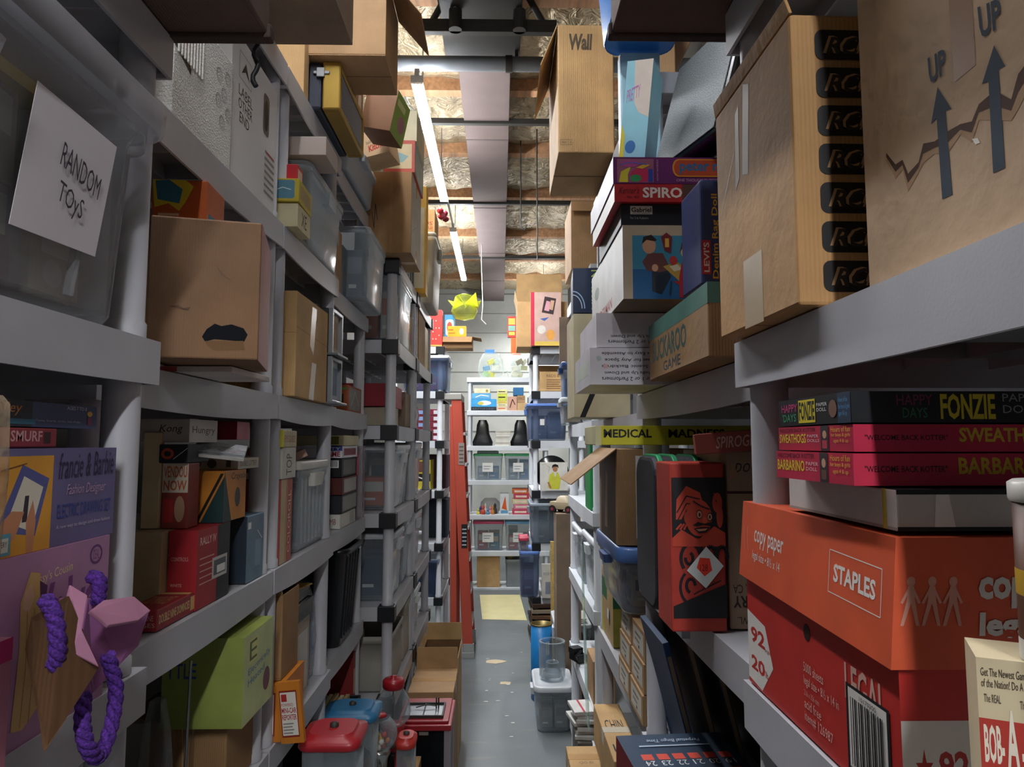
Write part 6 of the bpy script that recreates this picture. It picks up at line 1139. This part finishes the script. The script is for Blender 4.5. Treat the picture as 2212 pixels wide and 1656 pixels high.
# above the purple puzzle
t = empty('file_case', 'black file case with a speckled grey side above the purple puzzle box', 'case', (.415, 1.41, H0+zg+.065), (0, math.radians(16), .28))
b = MB(); b.box(-.028, -.13, -.045, .028, .13, .24, mat('#0f1012', .25)); b.build('shell', t, bevel=.008)
b = MB(); b.box(-.031, -.12, -.035, -.0285, .12, .23, mat('#6b6f70', .5, 'fabric')); b.build('side_panel', t)
b = MB(); b.box(-.012, -.138, .02, .012, -.13, .06, STEEL); b.build('latch', t, bevel=.002)
t = gbox('craft_box', 'torn light blue box with pink flowers left of the speckled file case', 'toy box', (1450, 1362, 1350, 0, 0), P('#8fc8d8'), z=zg+.004, X=.245, Y=1.40, D=.10, W=.055, hgt=.225, rot=-24, tilt=(0, 6),
     side=[('p', [(0,.0),(.2,0),(.1,.3),(0,.4)], P('#d8c83a')), ('e', .3, .15, .15, .05, P('#2f6fb0')), ('r', .2, .02, .8, .05, P('#d84a8a')), ('t', .2, .55, .8, .68, 'flowers', P('#b86ab0'), {'sk': .1}), ('p', [(.6,1),(1,1),(1,.6),(.8,.55),(.7,.7)], P('#d8ccc0'))], front=[('p', [(.3,1),(1,1),(1,.45),(.6,.5),(.4,.6)], P('#d6c9bd')), ('e', .4, .18, .2, .06, P('#2f6fb0')), ('r', 0, 0, 1, .03, P('#d84a8a')), ('p', [(0,0),(.2,0),(.15,.3),(0,.4)], P('#d8c83a')), ('t', .1, .6, .6, .72, 'PRETTY', P('#b86ab0'), {'sk': .05})])

# ================================================================== RIGHT, top of third unit
carton('carton', 'tall corrugated carton reading Wall at the top right of the aisle', 'box', (1333, 1210, 1169, 14, 313), CARD3, z=1.023, X=.206, Y=2.38, D=.44, W=.20, hgt=.475, tape=False, bevel=.004,
       front=[('t', .20, .80, .62, .93, 'Wall', P('#4a4238'), {'b': .04, 's': .1}), ('l', [(.04,.06),(.24,.06),(.24,.10),(.04,.10),(.04,.06)], .0012, P('#5a4a3a')), ('t', .06, .07, .22, .09, '0001 2 3', P('#5a4a3a'))]+[('r', .1+.035*k, 0, .103+.035*k, 1, P('#ad8858')) for k in range(18)], flaps=[('l', 158, .16)])
carton('carton', 'tan carton with scuffed side behind the Wall carton', 'box', (1360, 1303, 1290, 0, 0), CARD, z=1.023, X=.415, Y=2.10, D=.24, W=.14, hgt=.36, tape=False, flaps=[('r', 155, .12)])
tote('storage_bin', 'bright blue tub seen from below at the top right', 'storage bin', (1420, 1300, 1290, 0, 100), mat('#2f7fd0', .35), mat('#2f7fd0', .35), z=.98, X=.235, Y=1.44, D=.28, W=.22, hgt=.26, taper=.80, rad=.05)
b = MB(); b.box(.30, 1.66, H0+zg+.002, .40, 1.70, H0+.975, P('#a9cede')); tag(b.build('storage_box', bevel=.004), 'pale blue box supporting the bright blue tub', 'box')

# ================================================================== RIGHT, second and third unit on shelf B
ZC2 = -.312
d = gbox('game_box', 'red box with a grinning moustached clown face and a white price sticker', 'game box', (1562, 1446, 1418, 1000, 1357), P('#a8382c'), z=ZC2, X=.285, Y=1.172, D=.10, W=.092, hgt=.278, bevel=.003)
w_, h_ = d.W, d.H
b = MB(); fr = (Vector((-w_/2, -.0508, 0)), Vector((w_, 0, 0)), Vector((0, 0, h_)), Vector((0, -1, 0))); RR = P('#b8432f'); KK = P('#17181c')
b.dec(fr, [('p', [(.03,.08),(1,.08),(1,.28),(.03,.15)], KK), ('r', .03, .55, 1, .91, KK), ('p', [(.03,.55),(.2,.6),(.5,.54),(.8,.62),(1,.58),(1,.5),(.03,.5)], RR),
    ('p', [(.10,.66),(.12,.78),(.30,.86),(.55,.82),(.60,.76),(.30,.72),(.20,.66)], RR), ('l', [(.12,.70),(.3,.80),(.55,.78)], .0022, KK), ('l', [(.14,.66),(.3,.755),(.5,.75)], .0018, KK),
    ('e', .52, .67, .24, .11, RR), ('e', .30, .67, .05, .035, RR), ('e', .53, .69, .055, .028, KK), ('e', .53, .69, .045, .022, P('#c98a70')), ('e', .535, .688, .018, .012, KK), ('e', .72, .675, .05, .026, KK), ('e', .72, .675, .04, .020, P('#c98a70')), ('e', .722, .675, .016, .011, KK), ('e', .63, .655, .045, .02, P('#c8553a')),
    ('p', [(.40,.625),(.50,.645),(.62,.635),(.74,.645),(.80,.63),(.72,.62),(.60,.628),(.48,.618)], KK), ('p', [(.42,.605),(.55,.615),(.72,.615),(.66,.585),(.52,.578)], KK), ('p', [(.46,.602),(.68,.608),(.63,.594),(.52,.59)], P('#c98a70')),
    ('l', [(.42,.77),(.56,.74),(.72,.72)], .0022, KK), ('e', .86, .76, .09, .06, RR), ('e', .90, .68, .06, .07, RR), ('e', .84, .77, .012, .008, KK), ('l', [(.80,.82),(.83,.79)], .001, RR)]+[('l', [(.10+.07*i,.60),(.20+.05*i,.635)], .003, RR) for i in range(3)])
# curls of the big letter and the second one
def arc(u, v, ru, rv, a0, a1, wd, m): return ('l', [(u+ru*math.cos(a0+(a1-a0)*i/12), v+rv*math.sin(a0+(a1-a0)*i/12)) for i in range(13)], wd, m)
b.dec(fr, [arc(.36, .43, .18, .085, .3, 3.9, .0055, KK), arc(.33, .43, .07, .035, 3.0, 7.5, .005, KK), arc(.38, .26, .22, .10, 2.2, 5.5, .0045, KK), arc(.35, .27, .08, .04, 0, 4.5, .005, KK), arc(.72, .43, .10, .07, 0, 3.14, .006, KK), arc(.93, .43, .10, .07, 0, 3.14, .006, KK), ('l', [(.55,.5),(.62,.36)], .005, KK), ('l', [(.82,.5),(.84,.36)], .005, KK), ('l', [(.4,.12+.1),(.9,.3)], .002, KK)])
b.dec(fr, [('r', 0, 0, 0, 0, KK)]*16+[('p', [(.28,.36),(.62,.255),(.95,.385),(.64,.50)], P('#dfe6e4')), ('p', [(.46,.375),(.60,.325),(.74,.36),(.70,.43),(.52,.435)], mat('#f0402c', .5)), ('t', .52, .355, .66, .395, '128', P('#7a1410'))])
o = b.build('printed_face', d.obj, (0, 0, 0))
t = empty('zip_case', 'dark padded case with green piping and a hanging zip pull', 'case', (.335, 1.375, H0+ZC2))
b = MB(); b.loft([(-.004, .05, .085, .02), (0, .055, .09, .03)], mat('#2b2a30', .6, 'fabric'), 4)
b = MB(); kk = mat('#26262c', .7, 'fabric')
pr = []
def stad(x0, x1, y0, y1, z0, z1, m, bb, r=.03):
    # upright padded shell: rounded rectangle in YZ extruded in X
    pts = []
    for q4, (cy, cz) in enumerate(((y1-r, z1-r), (y0+r, z1-r), (y0+r, z0+r), (y1-r, z0+r))):
        for i in range(7): a = q4*PI/2+i*PI/12; pts.append((cy+r*math.cos(a), cz+r*math.sin(a)))
    bb.slab([(x0, y, z) for y, z in pts], x1-x0, m, (1, 0, 0))
stad(-.05, .05, -.09, .09, .0, .285, kk, b, .045); b.build('shell', t, bevel=.008)
b = MB(); GP = mat('#1f8a58', .5)
for x in (-.040, -.012, .028): stad(x, x+.010, -.094, .094, -.0, .289, GP, b, .049)
b.build('green_piping', t, bevel=.002)
b = MB(); b.box(-.008, -.0955, .04, -.002, -.0925, .25, STEEL); b.build('zipper', t)
b = MB(); b.tube([(-.006, -.098, .05), (-.004, -.105, .03), (-.006, -.11, .0), (-.004, -.112, -.015)], .0035, STEEL, 8); b.box(-.011, -.115, -.035, .003, -.109, -.010, STEEL); b.build('zip_pull', t)
gbox('wine_carton', 'tall tan wine carton with upside down WINERY lettering', 'box', (1612, 1548, 1540, 0, 0), P('#a38c74'), z=ZC2, X=.386, Y=1.185, D=.28, W=.20, hgt=.298, bevel=.003,
     front=[('r', 0, .755, 1, .77, P('#4a2228')), ('t', .06, .85, .40, .93, 'Wood', P('#4a4038'), {'rot': 180, 's': .3}), ('e', .06, .87, .03, .03, P('#b08a6a')), ('t', .03, .20, .42, .255, 'SONOMA, CA', P('#3a302a'), {'rot': 180}), ('t', .03, .12, .42, .185, 'WINERY', P('#3a302a'), {'rot': 180, 'b': .02}), ('t', .06, .03, .22, .07, '9 WL.', P('#3a302a'), {'rot': 180})])
gbox('board_game', 'slim red SPIROGRAPH box resting tilted on the wine carton', 'board game', (1610, 1506, 1490, 0, 0), P('#8f4034'), z=-.0125, X=.322, Y=1.14, D=.10, W=.19, hgt=.034, rot=-14, tilt=(0, -5), front=[('t', .17, .22, .66, .78, 'SPIROGRAPH', P('#c8a494'), {'s': .3, 'b': .01}), ('r', .75, .55, .95, .62, P('#b07a6a')), ('r', .75, .35, .95, .42, P('#b07a6a'))])
# small labelled cartons on shelf C, bin on top of them, carton on the bin
for i in range(2):
    for j in range(3):
        gbox('small_carton', 'small tan carton with a white side label in the block under the blue lidded bin', 'box', (1390, 1360, 1337, 0, 0), CARD, z=-.742+.080*j, X=.375+.004*j, Y=1.88+.19*i, D=.175, W=.16, hgt=.078, group='small labelled cartons under the blue lidded bin', side=[('r', .1, .15, .9, .85, P('#d8d2c4')), ('r', .25, .6, .7, .68, P('#7a7468')), ('r', .25, .4, .6, .46, P('#7a7468')), ('r', .5, .22, .6, .32, P('#4a4238'))])
tote('storage_bin', 'clear bin with a thick blue lid jutting into the aisle on the right', 'storage bin', (1420, 1323, 1268, 1173, 1311), mat('#c3cbd6', .16, 'clear'), mat('#5273ad', .35), z=-.495, X=.335, Y=1.99, D=.50, W=.30, hgt=.195, taper=.84, lidh=.05, rad=.05,
     fill=(5, ['#c8b8a0', '#3f4450', '#b8443a', '#d8d0c0', '#5a6a8a'], 'toy_packet', 'packet inside the blue lidded bin jutting into the aisle', 'packet'))
carton('carton', 'tan carton with pink framed label and long open flap on blue lidded bin', 'box', (1550, 1335, 1287, 0, 0), CARD2, z=-.297, X=.342, Y=2.035, D=.36, W=.27, hgt=.277, tape=False, open_top=False,
       front=[('r', .20, .07, 1, .93, P('#d0cccc')), ('R', .26, .12, 1.0, .88, KK, .1), ('R', .275, .135, 1.0, .865, P('#c8938a'), .1), ('r', .31, .58, .95, .84, P('#c8b84a')), ('r', .31, .2, .95, .56, P('#d8a0a0')), ('l', [(.31,.70),(.95,.70)], .0012, KK), ('l', [(.55,.58),(.55,.84)], .0012, KK), ('t', .33, .74, .52, .82, 'ENCLOSED ITEMS\nHANDLE WITH CARE', KK)],
       side=[('r', .1, 0, .9, .95, P('#4a3826')), ('p', [(.3,.1),(.45,.1),(.5,.7),(.4,.75)], P('#8a7458'))], flaps=[('l', 128, .17)])
gbox('board_game', 'long yellow game box reading MEDICAL MADNESS', 'board game', (1600, 1286, 1263, 918, 960), P('#c9c02a'), z=-.006, X=.206, Y=1.50, D=.19, W=.36, hgt=.042, front=[('t', .05, .38, .34, .82, 'MEDICAL', KK, {'b': .03}), ('t', .44, .38, .78, .82, 'MADNESS', KK, {'b': .03}), ('r', 0, 0, .035, 1, P('#cfc898'))], mt={'side': P('#c8c49a')})
# shelf C second unit, lower right
gbox('bingo_box', 'navy blue game box with rows of red squares and upside down numbers', 'game box', (1540, 1350, 1335, 0, 0), P('#24384f'), z=-.72, X=.262, Y=1.19, D=.30, W=.22, hgt=.115, rot=4, mt={'side': P('#7a1f28'), 'f': P('#1f2f42')},
     top=[x for r_ in range(3) for c_ in range(6) for x in (('r', .12+.14*c_, .62-.22*r_, .22+.14*c_, .70-.22*r_, mat('#c8402c', .5)), ('t', .125+.14*c_, .54-.22*r_, .215+.14*c_, .605-.22*r_, str(24-c_-r_*0), P('#d8d8d4'), {'rot': 180}))]+[('t', .25, .86, .75, .92, 'Perpetual Bingo Time', P('#b8c8d8'), {'rot': 180, 's': .3}), ('r', .15, .80, .8, .815, P('#b8c8d8'))],
     side=[('t', .2, .3, .8, .7, 'BINGO', P('#d8c8c0'))])
for k, (x, c, h, tl, lb) in enumerate(((.50, '#1f3f66', .30, 14, 'blue book leaning beneath the clown box shelf'), (.55, '#4a3428', .33, 14, 'brown framed board leaning beside the blue book'), (.60, '#2a3a48', .31, 14, 'dark slate board leaning under the wine carton shelf'), (.66, '#7a6238', .34, 12, 'tan wooden frame leaning under the wine carton shelf'))):
    gbox('leaning_board', lb, 'board', (1560, 1500, 1490, 0, 0), P(c), z=-.718, X=x-.08, Y=1.52, D=.24, W=.014, hgt=h, tilt=(0, -tl), front=[('r', .2, .1, .8, .9, P('#8a7a60'))])
carton('long_carton', 'long tan carton with UP written on top, low on the right', 'box', (1360, 1318, 1295, 0, 0), CARD3, z=-1.176, X=.372, Y=2.34, D=.50, W=.10, hgt=.145, tape_m=TAPEC, top=[('t', .15, .1, .8, .26, 'UP', KK), ('t', .15, .5, .8, .68, 'CHIN', KK)])
for k in range(4): carton('carton', 'small tan carton in the stack on the floor at the lower right', 'box', (1311, 1228, 1223, 0, 0), CARD3, z=-1.818+.145*k, X=.268+.004*(k % 2), Y=2.76, D=.20, W=.155, hgt=.142, group='tan cartons stacked on the right floor', top=[('t', .25, .2, .6, .3, 'QG-BI', P('#5a4630'))] if k == 3 else [])
gbox('blue_box', 'blue box standing behind the floor stack of tan cartons', 'box', (1360, 1325, 1320, 0, 0), P('#1f4f86'), z=-1.818, X=.43, Y=2.5, D=.2, W=.2, hgt=.16)

# third and fourth unit, mid height
gbox('film_carton', 'green and yellow carton with white lettering low on the right', 'box', (1345, 1318, 1281, 1228, 1392), P('#a8a040'), z=-.742, X=.412, Y=2.58, D=.28, W=.3, hgt=.25, mt={'side': P('#b89a6a')}, front=[('r', 0, .55, 1, .85, P('#2f6a44')), ('t', .1, .6, .8, .8, 'FUJI', W_, {'b': .03}), ('t', .1, .3, .8, .5, 'FILM', P('#2f6a44'), {'b': .03})], side=[('r', 0, .55, .5, .85, P('#2f6a44')), ('p', [(0,0),(.3,0),(.1,.5),(0,.5)], P('#c8b83a')), ('r', .5, .3, .7, .45, W_), ('e', .7, .35, .06, .12, K)])
gbox('cream_box', 'cream box with black edge stripe behind the theater boxes', 'box', (1300, 1250, 1245, 0, 0), P('#c3b896'), z=.088, X=.262, Y=2.45, D=.24, W=.20, hgt=.37, front=[('p', [(.1,0),(.9,1),(1,1),(.2,0)], K)]) 
gbox('shoe_bag', 'navy box with lime lettering MISSION and pale blue stripes', 'box', (1292, 1236, 1232, 0, 0), P('#1f2c48'), z=.462, X=.262, Y=2.46, D=.22, W=.12, hgt=.165, rot=-4, front=[('t', .55, .08, .80, .95, 'MISSION', P('#b8c86a'), {'rot': 90, 'b': .01}), arc(.0, .1, .35, .38, 0, 1.57, .004, P('#9ab8d8')), arc(.0, .1, .27, .30, 0, 1.57, .003, P('#c8d8e8'))])
carton('carton', 'tan carton with cut handles standing high behind the MISSION box', 'box', (1275, 1232, 1226, 420, 580), CARD, z=.833, X=.345, Y=3.30, D=.32, W=.13, hgt=.34, tape=False, flaps=[('f', 160, .06)])
for k in range(3): gbox('book', 'grey book lying in the pile right of the high tan carton', 'book', (1310, 1272, 1268, 0, 0), P('#5a5c5e'), z=.833+.045*k, X=.49, Y=3.32, D=.24, W=.14, hgt=.043, group='grey books high on the fourth right unit')
gbox('white_sheet_box', 'white sleeve standing above the grey books', 'box', (1310, 1272, 1268, 0, 0), P('#dcdcda'), z=.97, X=.50, Y=3.34, D=.2, W=.08, hgt=.22)
T2 = lambda lb, z, X, Y, D, W, h, lid, cols, n=4, body=None, **k: tote('storage_bin', lb, 'storage bin', (2000, 1300, 1290, 0, 0), body or CLEAR, mat(lid, .35), z=z, X=X, Y=Y, D=D, W=W, hgt=h, fill=(n, cols, 'toy_packet', ' '.join(('packet inside the '+lb).split()[:15]), 'packet'), **k)
T2('clear bin holding a tan folder, right side under the small blue bin', .103, .36, 4.05, .26, .24, .16, '#c3cdd2', ['#c8a878', '#b8a890', '#d8d0c0'])
T2('dark blue lidded bin stacked on the bin with the tan folder', .265, .365, 4.06, .24, .22, .21, '#2f4a7a', ['#5a7aa8', '#2f4a6a'], body=mat('#7f93b8', .25, 'smoke'))
T2('clear bin with round foil topped tubs, right side', -.02+.123, .40, 3.25, .32, .26, .16, '#c8cfd2', ['#8a8a8a', '#c8c8c0', '#6a6a6a'])
for k in range(4): gbox('video_case', 'white edged case in the row on the third right unit', 'case', (1400, 1380, 1370, 0, 0), P(['#c8c8c6', '#9a9c9e', '#d8d8d6', '#8a8c90'][k]), z=.088, X=.42, Y=1.90+.075*k, D=.06, W=.2, hgt=.16, group='cases on the third right unit')
gbox('green_box', 'tall bright green box on the fourth right unit', 'box', (1274, 1237, 1233, 1015, 1095), P('#0f8a44'), z=-.316, X=.425, Y=3.28, D=.20, W=.14, hgt=.21)
gbox('tin_box', 'green tin with white oval standing behind the bright green box', 'tin', (1257, 1233, 1230, 0, 0), P('#1f7a48'), z=-.104, X=.43, Y=3.32, D=.09, W=.08, hgt=.10, front=[('e', .5, .5, .3, .25, P('#d8e0d8')), ('t', .3, .42, .7, .58, 'TEA', P('#b83a3a'))])
T2('clear bin with white lid and a small black box on it, right side', -.752, .428, 3.20, .50, .34, .30, '#e3e6ea', ['#c8b83a', '#8a8478', '#c8c4bc', '#6a6458'])
gbox('small_box', 'small black and white box on the white lidded bin', 'box', (1277, 1262, 1258, 0, 0), P('#2a2c30'), z=-.450, X=.47, Y=3.28, D=.18, W=.10, hgt=.035, front=[('r', 0, 0, 1, .45, W_)])
T2('clear bin with white lid farther back on the fourth right unit', -.752, .428, 3.74, .48, .34, .28, '#e3e6ea', ['#8a8478', '#a8a49a', '#6a6458'])
gbox('small_carton', 'small tan carton on the lower fourth right shelf', 'box', (1281, 1262, 1256, 1407, 1496), CARD, z=-1.186, X=.425, Y=3.25, D=.22, W=.10, hgt=.19, top=[('r', .5, .2, .9, .8, P('#d8c83a'))])
gbox('storage_box', 'grey crate under the white card packs', 'box', (1281, 1240, 1236, 0, 0), P('#6f6a62'), z=-1.818, X=.345, Y=3.17, D=.24, W=.065, hgt=.50, front=[('l', [(.2,.1),(.3,.9)], .003, STEEL), ('l', [(.6,.1),(.5,.9)], .003, STEEL)])
for k in range(7): gbox('card_pack', 'white card pack in the messy stack beside the aisle', 'pack', (1281, 1235, 1230, 0, 0), P('#dcdad6'), z=-1.316+.017*k, X=.335+.006*(k % 3), Y=3.20+.01*(k % 2), D=.15, W=.10, hgt=.0155, rot=[-8, 4, -3, 10, -6, 3, 7][k], group='white card packs beside the aisle', top=[('r', .4, 0, .5, 1, P('#b83a4a'))] if k == 6 else [])
b = MB(); b.box(-.03, -.05, 0, .03, .05, .04, BLACK); b.box(-.04, -.02, .04, .02, .04, .07, BLACK); b.tube([(-.03, -.05, .02), (-.06, -.08, .05), (-.03, -.09, .08)], .006, BLACK, 8)
tag(b.build('camera_bracket', None, (.43, 3.9, H0-1.186), .4, .004), 'black plastic gadget on the low shelf beside the clear bin', 'gadget')
# white lidded bin on the floor with the jar on it
tote('storage_bin', 'clear bin with white lid standing on the aisle floor at the right', 'storage bin', (1228, 1160, 1155, 1465, 1545), CLEAR, mat('#dfe2e6', .35), z=-1.818, X=.215, Y=4.50, D=.38, W=.26, hgt=.285, taper=.82, lidh=.035, rad=.05, fill=(6, ['#9a9a98', '#a8a8a4', '#8f8f8c', '#b0aeaa'], 'card_bundle', 'grey card bundle inside the white lidded floor bin', 'bundle'))
t = empty('glass_jar', 'large clear glass jar standing on the white lidded floor bin', 'jar', (.345, 4.68, H0-1.532))
b = MB(); b.lathe([(.06, 0), (.082, .006), (.086, .02), (.086, .20), (.080, .215), (.086, .225), (.086, .235), (.078, .238), (.074, .22), (.080, .20), (.080, .02), (.001, .012)], GL, 36, caps=False); b.build('jar_body', t)
t = empty('glass_jar', 'small glass jar showing through the large glass jar', 'jar', (.345, 4.67, H0-1.515))
b = MB(); b.lathe([(.04, 0), (.058, .01), (.060, .03), (.040, .055), (.042, .065), (.044, .085), (.040, .09), (.037, .06), (.052, .03), (.001, .012)], GL, 28, caps=False); b.build('jar_body', t)
T2('tall clear bin with white lid and magazines on it, standing on the floor', -1.818, .40, 5.15, .45, .27, .50, '#dfe2e6', ['#6a6460', '#c8c4bc', '#3a3634'], taper=.84)
for k in range(3): gbox('magazine', 'white and yellow magazine lying on the tall floor bin', 'magazine', (1270, 1230, 1225, 0, 0), P('#dcd9cc'), z=-1.316+.009*k, X=.45+.01*k, Y=5.20, D=.24, W=.17, hgt=.008, rot=4*k-4, group='magazines on the tall floor bin', top=[('e', .5, .5, .3, .2, P('#d8c02a')), ('r', .1, .1, .4, .2, P('#b83a3a'))])
T2('clear bin with plain white lid farther back on the right floor', -1.818, .66, 5.65, .30, .27, .60, '#e3e6ea', ['#8a8680', '#6a6660'], n=3, taper=.84)
t = empty('glass_sheet', 'narrow greenish glass sheet leaning against the right shelves', 'glass', (.370, 2.98, H0-1.19)); b = MB(); b.slab([(0, 0, 0), (0, .10, 0), (.02, .42, .70), (.02, .38, .70)], .005, mat('#a8cfc0', .08, 'clear'), (1, 0, 0)); b.build('pane', t)
for k in range(9): gbox('flat_board', 'thin worn board in the pile at the foot of the far right unit', 'board', (1150, 1136, 1132, 0, 0), P(['#6a4a34', '#9a8a74', '#4a3428'][k % 3]), z=-1.757+.046*k, X=.262+.008*(k % 3), Y=5.97, D=.4, W=.17, hgt=.03, rot=[-3, 2, 4][k % 3], group='worn boards at the foot of the far right unit')
